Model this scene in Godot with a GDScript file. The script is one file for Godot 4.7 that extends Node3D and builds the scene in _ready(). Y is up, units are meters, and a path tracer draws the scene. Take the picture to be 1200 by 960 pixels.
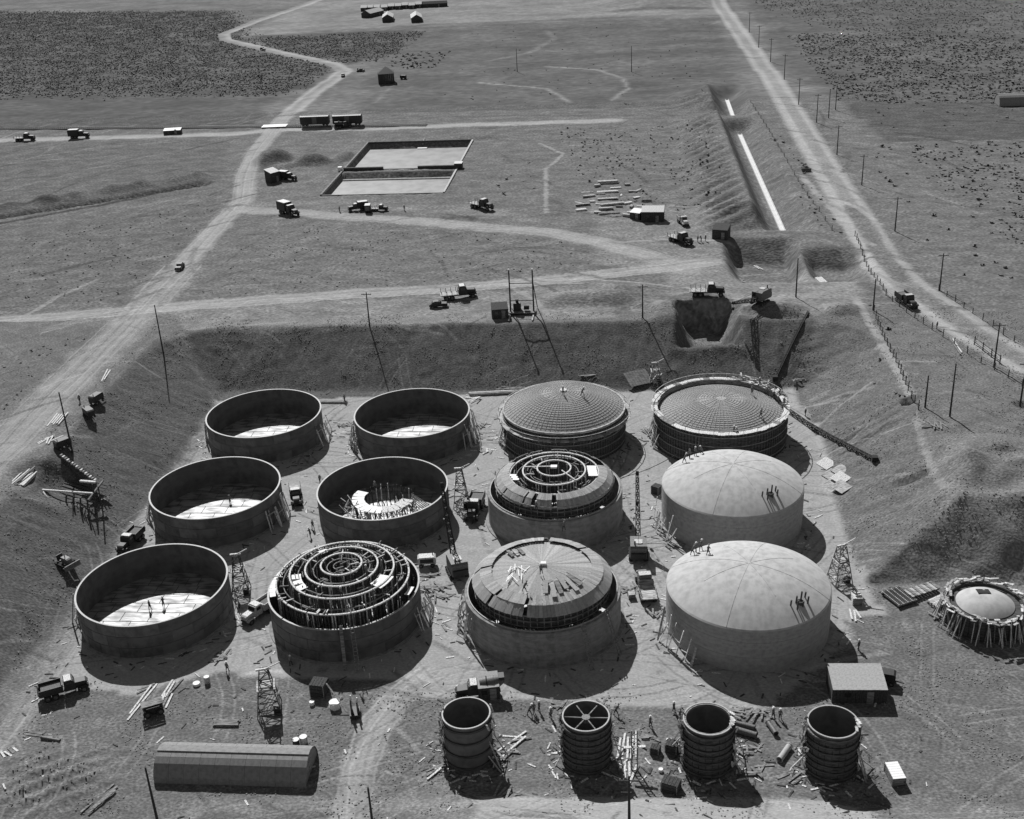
extends Node3D
# Tank farm under construction, seen from the air. Metres; y = 0 is the floor of the excavation, y = 9 the desert plain.
# x runs along the rows of tanks, z towards the viewer.

const PLAIN := 9.0
const STEP := 30.5
const ROW := 31.0
var taken := {}
var mats := {}
var unit_box: ArrayMesh
var unit_tubes := {}
var rng := RandomNumberGenerator.new()
var soil_noise := FastNoiseLite.new()
var lump_noise := FastNoiseLite.new()

# ---------------------------------------------------------------- naming
func numbered(called: String) -> String:
	if not taken.has(called):
		taken[called] = 0
		return called
	taken[called] += 1
	return "%s_%03d" % [called, taken[called]]

func tag(o: Node3D, label: String, category: String, group := "") -> Node3D:
	o.set_meta("label", label)
	o.set_meta("category", category)
	if group != "":
		o.set_meta("group", group)
	return o

func thing(called: String, label: String, category: String, at: Vector3, turn := 0.0, group := "") -> Node3D:
	var o := Node3D.new()
	o.name = numbered(called)
	add_child(o)
	o.position = at
	o.rotation.y = turn
	tag(o, label, category, group)
	return o

func part(parent: Node3D, called: String, mesh: Mesh, m: Material, xf := Transform3D.IDENTITY) -> MeshInstance3D:
	var o := MeshInstance3D.new()
	o.name = called
	o.mesh = mesh
	o.material_override = m
	o.transform = xf
	parent.add_child(o, true)
	return o

func structure(called: String, mesh: Mesh, m: Material) -> MeshInstance3D:
	var o := MeshInstance3D.new()
	o.name = numbered(called)
	o.mesh = mesh
	o.material_override = m
	add_child(o)
	o.set_meta("kind", "structure")
	return o

# ---------------------------------------------------------------- shapes
func make_mesh(v: PackedVector3Array, n: PackedVector3Array, idx: PackedInt32Array, uv := PackedVector2Array(), col := PackedColorArray()) -> ArrayMesh:
	var a := []
	a.resize(Mesh.ARRAY_MAX)
	if idx.size() < 200000:   # front faces run clockwise
		for k in range(0, idx.size(), 3):
			var p := idx[k]
			if (v[idx[k + 1]] - v[p]).cross(v[idx[k + 2]] - v[p]).dot(n[p] + n[idx[k + 1]] + n[idx[k + 2]]) > 0.0:
				var q := idx[k + 1]
				idx[k + 1] = idx[k + 2]
				idx[k + 2] = q
	a[Mesh.ARRAY_VERTEX] = v
	a[Mesh.ARRAY_NORMAL] = n
	a[Mesh.ARRAY_INDEX] = idx
	if uv.size() > 0:
		a[Mesh.ARRAY_TEX_UV] = uv
	if col.size() > 0:
		a[Mesh.ARRAY_COLOR] = col
	var m := ArrayMesh.new()
	m.add_surface_from_arrays(Mesh.PRIMITIVE_TRIANGLES, a)
	return m

# joined boxes: each [centre, size, basis]
func boxes(list: Array) -> ArrayMesh:
	var v := PackedVector3Array()
	var n := PackedVector3Array()
	var idx := PackedInt32Array()
	var axes := [Vector3.RIGHT, Vector3.UP, Vector3.BACK]
	for e in list:
		var c: Vector3 = e[0]
		var s: Vector3 = e[1] * 0.5
		var b: Basis = e[2] if e.size() > 2 else Basis.IDENTITY
		for ax in 3:
			for sg in [-1.0, 1.0]:
				var nn: Vector3 = axes[ax] * sg
				var u: Vector3 = axes[(ax + 1) % 3]
				var w: Vector3 = axes[(ax + 2) % 3] * sg
				var at := v.size()
				for k in [[-1, -1], [1, -1], [1, 1], [-1, 1]]:
					v.append(c + b * ((nn + u * k[0] + w * k[1]) * s))
					n.append((b * nn).normalized())
				idx.append_array([at, at + 2, at + 1, at, at + 3, at + 2])
	return make_mesh(v, n, idx)

func along(a: Vector3, b: Vector3, up := Vector3.UP) -> Basis:
	var x := (b - a).normalized()
	if absf(x.dot(up)) > 0.97:
		up = Vector3.RIGHT
	var z := x.cross(up).normalized()
	return Basis(x, z.cross(x), z)

# joined bars: each [from, to, width, height]
func bars(list: Array) -> ArrayMesh:
	var l := []
	for e in list:
		var a: Vector3 = e[0]
		var b: Vector3 = e[1]
		var w: float = e[2]
		var h: float = e[3] if e.size() > 3 else w
		l.append([(a + b) * 0.5, Vector3(a.distance_to(b), h, w), along(a, b)])
	return boxes(l)

func lathe(prof: Array, n := 64, from := 0.0, to := TAU) -> ArrayMesh:
	var v := PackedVector3Array()
	var nm := PackedVector3Array()
	var idx := PackedInt32Array()
	for s in prof.size() - 1:
		var p: Vector2 = prof[s]
		var q: Vector2 = prof[s + 1]
		var t := (q - p).normalized()
		var nx := t.y
		var ny := -t.x
		for k in n + 1:
			var a := from + (to - from) * k / n
			var c := cos(a)
			var d := sin(a)
			v.append(Vector3(p.x * c, p.y, p.x * d))
			v.append(Vector3(q.x * c, q.y, q.x * d))
			nm.append(Vector3(nx * c, ny, nx * d))
			nm.append(Vector3(nx * c, ny, nx * d))
			if k < n:
				var o := v.size() - 2
				idx.append_array([o, o + 1, o + 3, o, o + 3, o + 2])
	return make_mesh(v, nm, idx)

# smooth surface of revolution (for domes)
func dome(prof: Array, n := 96) -> ArrayMesh:
	var v := PackedVector3Array()
	var nm := PackedVector3Array()
	var idx := PackedInt32Array()
	var m := prof.size()
	for s in m:
		var p: Vector2 = prof[maxi(s - 1, 0)]
		var q: Vector2 = prof[mini(s + 1, m - 1)]
		var t := (q - p).normalized()
		for k in n + 1:
			var a := TAU * k / n
			v.append(Vector3(prof[s].x * cos(a), prof[s].y, prof[s].x * sin(a)))
			nm.append(Vector3(t.y * cos(a), -t.x, t.y * sin(a)))
			if k < n and s < m - 1:
				var o := s * (n + 1) + k
				idx.append_array([o, o + n + 1, o + n + 2, o, o + n + 2, o + 1])
	return make_mesh(v, nm, idx)

# a side outline (x, y) given thickness w across z
func prism(poly: Array, w: float) -> ArrayMesh:
	var v := PackedVector3Array()
	var nm := PackedVector3Array()
	var idx := PackedInt32Array()
	var pp := PackedVector2Array(poly)
	if Geometry2D.is_polygon_clockwise(pp):
		pp.reverse()
	var tri := Geometry2D.triangulate_polygon(pp)
	for sg in [-1.0, 1.0]:
		var o := v.size()
		for p in pp:
			v.append(Vector3(p.x, p.y, sg * w * 0.5))
			nm.append(Vector3(0, 0, sg))
		for k in range(0, tri.size(), 3):
			if sg > 0:
				idx.append_array([o + tri[k], o + tri[k + 2], o + tri[k + 1]])
			else:
				idx.append_array([o + tri[k], o + tri[k + 1], o + tri[k + 2]])
	for k in pp.size():
		var a := pp[k]
		var b := pp[(k + 1) % pp.size()]
		var t := (b - a).normalized()
		var o := v.size()
		for z in [-w * 0.5, w * 0.5]:
			v.append(Vector3(a.x, a.y, z))
			v.append(Vector3(b.x, b.y, z))
			nm.append(Vector3(t.y, -t.x, 0))
			nm.append(Vector3(t.y, -t.x, 0))
		idx.append_array([o, o + 1, o + 3, o, o + 3, o + 2])
	return make_mesh(v, nm, idx)

func unit_tube(sides := 10, taper := 1.0) -> ArrayMesh:   # along x from -0.5 to 0.5, radius 1
	var key := "%d_%.2f" % [sides, taper]
	if unit_tubes.has(key):
		return unit_tubes[key]
	var v := PackedVector3Array()
	var nm := PackedVector3Array()
	var idx := PackedInt32Array()
	for k in sides + 1:
		var a := TAU * k / sides
		var c := Vector3(0, cos(a), sin(a))
		v.append(c + Vector3(-0.5, 0, 0))
		v.append(c * taper + Vector3(0.5, 0, 0))
		nm.append(c)
		nm.append(c)
		if k < sides:
			idx.append_array([2 * k, 2 * k + 1, 2 * k + 3, 2 * k, 2 * k + 3, 2 * k + 2])
	for e in [-1.0, 1.0]:
		var o := v.size()
		v.append(Vector3(0.5 * e, 0, 0))
		nm.append(Vector3(e, 0, 0))
		for k in sides + 1:
			var a := TAU * k / sides
			v.append(Vector3(0.5 * e, cos(a) * (taper if e > 0 else 1.0), sin(a) * (taper if e > 0 else 1.0)))
			nm.append(Vector3(e, 0, 0))
		for k in sides:
			if e > 0:
				idx.append_array([o, o + k + 2, o + k + 1])
			else:
				idx.append_array([o, o + k + 1, o + k + 2])
	var m := make_mesh(v, nm, idx)
	unit_tubes[key] = m
	return m

func pbox(parent: Node3D, called: String, c: Vector3, s: Vector3, m: Material, b := Basis.IDENTITY) -> MeshInstance3D:
	return part(parent, called, unit_box, m, Transform3D(b * Basis.from_scale(s), c))

func pbar(parent: Node3D, called: String, a: Vector3, b: Vector3, w: float, h: float, m: Material) -> MeshInstance3D:
	return part(parent, called, unit_box, m, Transform3D(along(a, b) * Basis.from_scale(Vector3(a.distance_to(b), h, w)), (a + b) * 0.5))

func ptube(parent: Node3D, called: String, a: Vector3, b: Vector3, r: float, m: Material, taper := 1.0, sides := 10) -> MeshInstance3D:
	return part(parent, called, unit_tube(sides, taper), m, Transform3D(along(a, b) * Basis.from_scale(Vector3(a.distance_to(b), r, r)), (a + b) * 0.5))

# ---------------------------------------------------------------- materials (the photograph is black and white: greys only)
func speckle(size: int, freq: float, low: float, high: float, seed_: int, stretch := 1.0) -> ImageTexture:
	var f := FastNoiseLite.new()
	f.seed = seed_
	f.frequency = freq
	f.fractal_octaves = 4
	f.fractal_gain = 0.6
	var im := f.get_seamless_image(int(size / stretch) if stretch > 1.0 else size, size)
	if stretch > 1.0:
		im.resize(size, size, Image.INTERPOLATE_CUBIC)
	im.convert(Image.FORMAT_L8)
	var d := im.get_data()
	for i in d.size():
		d[i] = int(clampf(lerpf(low, high, d[i] / 255.0), 0.0, 1.0) * 255.0)
	var out := Image.create_from_data(size, size, false, Image.FORMAT_L8, d)
	out.convert(Image.FORMAT_RGBA8)
	return ImageTexture.create_from_image(out)

func mat(called: String, lin: float, rough := 0.9, tex: Texture2D = null, per_m := 0.3, metal := 0.0) -> StandardMaterial3D:
	var m := StandardMaterial3D.new()
	m.resource_name = called
	m.albedo_color = Color(lin, lin, lin).linear_to_srgb()
	m.roughness = rough
	m.metallic = metal
	if tex:
		m.albedo_texture = tex
		m.uv1_triplanar = true
		m.uv1_world_triplanar = true
		m.uv1_scale = Vector3(per_m, per_m, per_m)
	mats[called] = m
	return m

func make_materials() -> void:
	var fine := speckle(256, 0.03, 0.45, 1.35, 3)
	var broad := speckle(256, 0.012, 0.72, 1.12, 4)
	var soft := speckle(256, 0.02, 0.82, 1.08, 6)
	var grain := speckle(256, 0.05, 0.4, 1.3, 5, 8.0)
	var stain := speckle(256, 0.035, 0.5, 1.25, 7, 4.0)
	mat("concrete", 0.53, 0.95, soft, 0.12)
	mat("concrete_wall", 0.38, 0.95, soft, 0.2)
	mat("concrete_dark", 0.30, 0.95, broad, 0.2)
	mat("steel", 0.15, 0.8, broad, 0.12)
	mat("steel_b", 0.12, 0.8, broad, 0.2)
	mat("steel_c", 0.185, 0.8, broad, 0.15)
	mat("rim_steel", 0.42, 0.6, soft, 0.5)  # paler than the plates: sunlight on the tank rims put into the colour
	mat("floor_steel", 0.40, 0.62, stain, 0.08, 0.42)
	mat("soil_clod", 0.24, 1.0)
	mat("form_wall", 0.12, 0.95, grain, 0.25)
	mat("timber", 0.55, 0.9, grain, 0.3)
	mat("timber_pale", 0.8, 0.9, fine, 0.5)
	mat("timber_grey", 0.30, 0.95, grain, 0.3)
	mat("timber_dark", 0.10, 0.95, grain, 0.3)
	mat("dark_paint", 0.035, 0.6, fine, 0.6)
	mat("mid_paint", 0.16, 0.6, fine, 0.5)
	mat("pale_paint", 0.62, 0.6, fine, 0.5)
	mat("white_paint", 0.85, 0.7)
	mat("tyre", 0.025, 0.95)
	mat("window_glass", 0.03, 0.15)
	mat("tar_paper", 0.07, 0.95, fine, 0.4)
	mat("sheet_iron", 0.42, 0.7, soft, 0.5)
	mat("canvas", 0.5, 0.95, fine, 0.5)
	mat("creosote", 0.06, 0.95, fine, 0.6)
	mat("ballast", 0.2, 0.95, fine, 0.8)
	mat("rebar", 0.09, 0.8)
	mat("mesh_form", 0.45, 0.95, fine, 0.3)
	mat("mesh_bar", 0.40, 0.9)
	mat("pond_water", 0.36, 0.3, soft, 0.03)
	mat("plank_a", 0.36, 0.95, soft, 0.5)
	mat("plank_b", 0.42, 0.95, soft, 0.5)
	mat("plank_c", 0.48, 0.95, soft, 0.5)
	mat("hut_shell", 0.27, 0.8, soft, 0.3)
	mat("flume_concrete", 0.75, 0.9, soft, 0.4)
	mat("shrub", 0.13, 1.0)
	var b := mat("body_cloth", 1.0, 0.95)
	b.vertex_color_use_as_albedo = true

func M(called: String) -> StandardMaterial3D:
	return mats[called]

# ---------------------------------------------------------------- terrain
func ramp(v: float, a: float, b: float) -> float:
	return clampf((v - a) / (b - a), 0.0, 1.0)

func bump(x: float, z: float, cx: float, cz: float, rx: float, rz: float, h: float) -> float:
	var d := ((x - cx) / rx) * ((x - cx) / rx) + ((z - cz) / rz) * ((z - cz) / rz)
	if d >= 1.0:
		return 0.0
	var k := 1.0 - d
	return h * k * k * (1.6 - 0.6 * k)

func seg_dist(x: float, z: float, a: Vector2, b: Vector2) -> Vector2:   # distance, share along
	var p := Vector2(x, z) - a
	var d := b - a
	var t := clampf(p.dot(d) / d.length_squared(), 0.0, 1.0)
	return Vector2(p.distance_to(d * t), t)

func pit_base(x: float, z: float) -> float:
	var dx := maxf(maxf(-62.0 - x, x - 64.5), 0.0)
	var dz := maxf(-54.0 - z, 0.0)
	var ha := PLAIN * minf(sqrt(dx * dx + dz * dz) / 17.5, 1.0)
	if x > 64.5:
		var hb := 0.0 if z > 20.0 else PLAIN * minf((20.0 - z) / 13.0, 1.0)
		return minf(ha, hb)
	return ha

func relief(x: float, z: float, y: float) -> float:
	# everything that people dug or heaped up outside the main pit
	if z > 60.0:
		if x > -3.0:
			y += 0.42 * maxf(z - 67.6, 0.0) * ramp(x, -3.0, 9.0)
		if x < -34.0:
			var k := bump(x, z, -46.0, 68.0, 13.0, 9.0, 1.0)
			y += k * (0.6 + 0.35 * sin((x * 0.75 + z) * 2.1))
		return y
	if z > -60.0:
		if x > 72.0:
			y += bump(x, z, 90.0, -9.0, 10.0, 6.0, 2.2) + bump(x, z, 103.0, 2.0, 9.0, 6.0, 2.0) - bump(x, z, 98.0, 4.5, 6.0, 4.0, 1.8)
			var rg := seg_dist(x, z, Vector2(81.0, -3.0), Vector2(112.0, 3.0))
			y += 3.0 * ramp(7.5 - rg.x, 0.0, 7.5) * (0.75 + 0.5 * lump_noise.get_noise_2d(x * 1.5, z * 1.5)) * ramp(rg.y, 0.0, 0.12)
			if z > -4.0 and z < 24.0 and y > 0.05:   # slumps on the spur
				y += 1.1 * lump_noise.get_noise_2d(x * 1.2, z * 1.2) * ramp(y, 0.0, 2.0)
			y += bump(x, z, 112.0, -14.0, 9.0, 7.0, 1.6) - bump(x, z, 81.2, -29.8, 2.3, 1.5, 1.6) - bump(x, z, 101.5, -26.5, 3.0, 2.0, 1.2)
		if x < -70.0 and z > -20.0:
			y -= bump(x, z, -77.0, 1.0, 8.0, 7.0, 2.4)
		if x > 66.0 and x < 80.0 and z > -36.0 and z < -16.0:
			var u := (z + 26.0) + (x - 72.0) * 0.25
			if absf(u) < 6.0:
				y -= 0.35 * ramp(sin(u * 2.1), 0.2, 0.9) * ramp(x, 66.0, 68.5) * ramp(80.0 - x, 0.0, 2.0)
		if z < -52.0 and x > 34.0 and x < 58.0:
			y = back_hole(x, z, y)
		return y
	if z > -92.0:
		y = back_hole(x, z, y)
		y += bump(x, z, 36.0, -77.0, 4.0, 7.0, 1.4) + bump(x, z, 45.0, -88.0, 9.0, 3.0, 1.2) + bump(x, z, 57.0, -83.0, 5.0, 3.0, 1.6)
		y += bump(x, z, 20.0, -87.0, 17.0, 6.0, 2.2) + bump(x, z, 33.0, -82.0, 8.0, 4.0, 1.0) + bump(x, z, 61.0, -79.0, 9.0, 4.0, 1.6)
		y += bump(x, z, 76.0, -78.0, 6.0, 5.0, 1.2) - bump(x, z, 64.0, -74.0, 6.0, 2.0, 1.0)
		return y
	if z > -140.0:
		if x > 48.0 and x < 93.0:
			var ka := ramp(x, 52.5, 56.0) * ramp(72.5 - x, 0.0, 3.5)
			var pa := minf(ramp(z, -133.8, -125.5), ramp(-97.0 - z, 0.0, 14.0))
			var kb := ramp(x, 71.5, 75.5) * ramp(89.0 - x, 0.0, 6.0)
			var pb := minf(ramp(z, -124.6, -117.5), ramp(-97.0 - z, 0.0, 10.0))
			y -= maxf(5.2 * ka * pa, 4.4 * kb * pb)
		y += bump(x, z, 20.0, -95.0, 17.0, 5.0, 0.9)
		return y
	if z > -372.0 and x > 40.0 and x < 84.0:
		var open := ramp(z, -297.0, -303.0) + ramp(z, -290.0, -284.0) * ramp(-140.5 - z, 0.0, 2.5)
		open *= ramp(z, -362.0, -352.0)
		var tx := 69.3 + maxf(z + 260.0, 0.0) * 0.018
		y -= 4.2 * open * ramp(8.0 - absf(x - tx), 0.0, 6.2)
		var cx := 60.5 + 1.5 * ramp(z, -280.0, -150.0)
		var hr := 0.7 * ramp(z, -370.0, -340.0) * ramp(-303.0 - z, 0.0, 14.0) + ramp(z, -292.0, -280.0) * ramp(-141.0 - z, 0.0, 10.0)
		if x < cx:
			var k := ramp(x, cx - 17.0, cx)
			var fur := absf(sin(z * 0.46 + 1.3 * sin(z * 0.13) + x * 0.22))
			y += hr * (5.4 * k + 1.9 * (fur - 0.6) * ramp(k, 0.05, 0.4) * ramp(1.05 - k, 0.0, 0.3))
		else:
			y += hr * 5.4 * ramp(cx + 5.0 - x, 0.0, 5.0)
		return y
	if x > -73.0 and x < -29.0 and z > -266.0 and z < -184.0:
		var inside := minf(minf(x + 71.2, -31.6 - x), minf(z + 263.0, -188.0 - z))
		var mid := absf(z + 218.5) - 2.0
		y -= 2.6 * ramp(minf(inside, mid), 0.0, 1.2)
		return y
	if x > -200.0 and x < -66.0 and z < -150.0 and z > -270.0:
		y += bump(x, z, -101.0, -238.0, 10.0, 9.0, 4.6) + bump(x, z, -86.0, -234.0, 9.0, 7.0, 3.6) + bump(x, z, -76.0, -242.0, 5.0, 9.0, 1.8) + bump(x, z, -94.0, -228.0, 9.0, 5.0, 1.4)
		var d := seg_dist(x, z, Vector2(-176.0, -168.0), Vector2(-115.0, -209.0))
		var g := ramp(3.2 - d.x, 0.0, 2.4) * ramp(d.y, 0.0, 0.02) * ramp(1.0 - d.y, 0.0, 0.06)
		y -= 2.0 * g
		var e := seg_dist(x, z, Vector2(-186.0, -174.0), Vector2(-119.0, -219.0))
		y += ramp(5.5 - e.x, 0.0, 5.5) * (1.7 + 1.2 * sin(e.y * 34.0) * sin(e.y * 13.0 + 1.0)) * ramp(1.0 - e.y, 0.0, 0.05)
		return y
	y += bump(x, z, -30.0, -268.0, 16.0, 4.0, 1.2) + bump(x, z, 49.0, -690.0, 60.0, 40.0, 5.0)
	return y

func back_hole(x: float, z: float, y: float) -> float:
	var inside := minf(minf(x - 38.2, 53.0 - x), minf(z + 84.8, -64.5 - z)) + 1.2 * lump_noise.get_noise_2d(x * 2.0, z * 2.0)
	if inside > -2.5:
		y += 0.45 * ramp(2.5 - absf(inside + 0.2), 0.0, 2.5)
	if inside > 0.0:
		y = minf(y, maxf(y - 1.5 * inside, 2.4))
	return y

func height(x: float, z: float) -> float:   # without the fine roughness
	return relief(x, z, pit_base(x, z))

func ground_y(x: float, z: float) -> float:
	var y := relief(x, z, pit_base(x, z))
	var rough := 0.07 if y < 0.3 else 0.16
	if y > 0.1 and y < 8.9 and z > -72.0 and x < 84.0:   # rills down the cut slopes
		var u := x if z < -54.0 and x > -62.0 and x < 64.0 else z
		y += (0.3 if x > 60.0 else 0.2) * soil_noise.get_noise_2d(u * 1.3, (z if u == x else x) * 0.22 + 60.0)
	return y + rough * soil_noise.get_noise_2d(x, z) + (0.0 if y < 0.3 else 0.22 * lump_noise.get_noise_2d(x, z))

# ---------------------------------------------------------------- the colour of the ground (dust, tracks, damp soil, scrub litter)
# regions: [tone, outline]; later ones lie over earlier ones
var regions := [
	[0.500, [Vector2(-2022.8, -2326.7), Vector2(542.4, -883.8), Vector2(103.8, 68.4), Vector2(-84.0, 85.9)]],
	[0.420, [Vector2(-642.2, -802.4), Vector2(-274.5, -736.4), Vector2(-191.9, -523.5), Vector2(-129.2, -456.2), Vector2(-127.2, -400.0), Vector2(-134.5, -370.2), Vector2(-380.0, -400.4)]],
	[0.420, [Vector2(-385.0, -408.1), Vector2(-134.8, -374.4), Vector2(-127.5, -304.7), Vector2(-327.8, -320.4)]],
	[0.410, [Vector2(-209.8, -584.3), Vector2(-106.0, -588.8), Vector2(-100.5, -496.8), Vector2(-121.7, -460.1), Vector2(-173.6, -513.1)]],
	[0.580, [Vector2(-226.6, -580.9), Vector2(-221.7, -762.8), Vector2(-231.9, -1000.6), Vector2(110.4, -854.9), Vector2(82.3, -609.5), Vector2(-93.2, -613.4), Vector2(-209.8, -584.3)]],
	[0.450, [Vector2(-113.1, -598.4), Vector2(81.3, -593.0), Vector2(74.0, -317.9), Vector2(-87.3, -320.1), Vector2(-115.7, -500.1)]],
	[0.510, [Vector2(-116.8, -268.6), Vector2(-66.9, -271.5), Vector2(-70.2, -187.1), Vector2(-93.4, -189.0)]],
	[0.440, [Vector2(102.7, -677.1), Vector2(375.8, -631.6), Vector2(236.9, -288.2), Vector2(116.0, -308.0), Vector2(101.0, -377.2)]],
	[0.410, [Vector2(113.3, -312.0), Vector2(242.6, -302.3), Vector2(217.3, -239.8), Vector2(117.2, -243.9)]],
	[0.490, [Vector2(119.5, -241.0), Vector2(218.4, -242.4), Vector2(139.9, -48.2), Vector2(123.0, -77.9), Vector2(121.2, -153.4)]],
	[0.470, [Vector2(-306.3, -287.5), Vector2(-129.4, -276.0), Vector2(-110.0, -195.7), Vector2(-216.4, -149.6)]],
	[0.480, [Vector2(-213.4, -145.0), Vector2(-101.5, -185.4), Vector2(-92.8, -111.4), Vector2(-97.5, -90.4), Vector2(-173.0, -83.1)]],
	[0.505, [Vector2(-81.1, -91.1), Vector2(-78.7, -156.8), Vector2(-52.2, -155.0), Vector2(16.9, -130.8), Vector2(27.3, -115.5), Vector2(2.7, -103.0), Vector2(-43.7, -94.6)]],
	[0.560, [Vector2(15.2, -180.1), Vector2(50.5, -158.5), Vector2(51.3, -98.4), Vector2(19.6, -113.0)]],
	[0.580, [Vector2(35.1, -119.3), Vector2(82.8, -104.6), Vector2(81.4, -83.8), Vector2(70.4, -74.2), Vector2(36.5, -86.7)]],
	[0.480, [Vector2(-153.9, -53.9), Vector2(-95.0, -73.7), Vector2(-93.8, -38.6), Vector2(-116.8, 3.1)]],
	[0.580, [Vector2(-84.4, -85.0), Vector2(-42.3, -88.4), Vector2(24.3, -96.3), Vector2(24.6, -74.5), Vector2(-32.4, -71.2), Vector2(-75.8, -69.8)]],
	[0.425, [Vector2(-75.4, -68.7), Vector2(70.4, -74.2), Vector2(63.0, -55.3), Vector2(-4.8, -52.3), Vector2(-62.8, -48.3)]],
	[0.420, [Vector2(-79.2, -65.0), Vector2(-62.7, -50.8), Vector2(-59.5, -24.6), Vector2(-61.2, 36.1), Vector2(-64.0, 61.0), Vector2(-78.8, 30.4), Vector2(-78.8, -2.7), Vector2(-80.4, -47.6)]],
	[0.480, [Vector2(79.5, -83.9), Vector2(81.6, -29.0), Vector2(80.4, 3.3), Vector2(69.4, 21.4), Vector2(64.5, 11.6), Vector2(62.9, -54.3)]],
	[0.560, [Vector2(80.4, 3.3), Vector2(118.0, 5.9), Vector2(112.9, 22.7), Vector2(69.4, 21.4)]],
	[0.530, [Vector2(79.3, -6.9), Vector2(102.7, -12.3), Vector2(119.7, 1.6), Vector2(117.5, 7.1), Vector2(80.5, 4.0)]],
	[0.690, [Vector2(-62.2, -49.0), Vector2(-4.8, -52.3), Vector2(62.9, -54.3), Vector2(64.8, -35.7), Vector2(64.5, 11.6), Vector2(66.8, 28.3), Vector2(46.9, 50.6), Vector2(7.8, 53.7), Vector2(-29.5, 53.2), Vector2(-55.5, 48.4), Vector2(-60.3, 11.0), Vector2(-58.7, -24.6)]],
	[0.485, [Vector2(-63.4, 62.4), Vector2(-32.0, 45.7), Vector2(-0.4, 46.6), Vector2(0.6, 72.9), Vector2(-0.9, 90.6), Vector2(-46.7, 93.0)]],
	[0.495, [Vector2(-2.3, 49.5), Vector2(35.5, 51.0), Vector2(58.3, 50.2), Vector2(55.5, 67.0), Vector2(1.1, 69.3)]],
	[0.480, [Vector2(61.8, 28.4), Vector2(109.3, 31.4), Vector2(87.3, 86.0), Vector2(54.8, 87.7), Vector2(56.4, 61.7)]],
	[0.660, [Vector2(9.7, 69.7), Vector2(51.4, 67.1), Vector2(56.9, 70.4), Vector2(56.0, 75.8), Vector2(10.7, 77.9)]],
]
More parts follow.
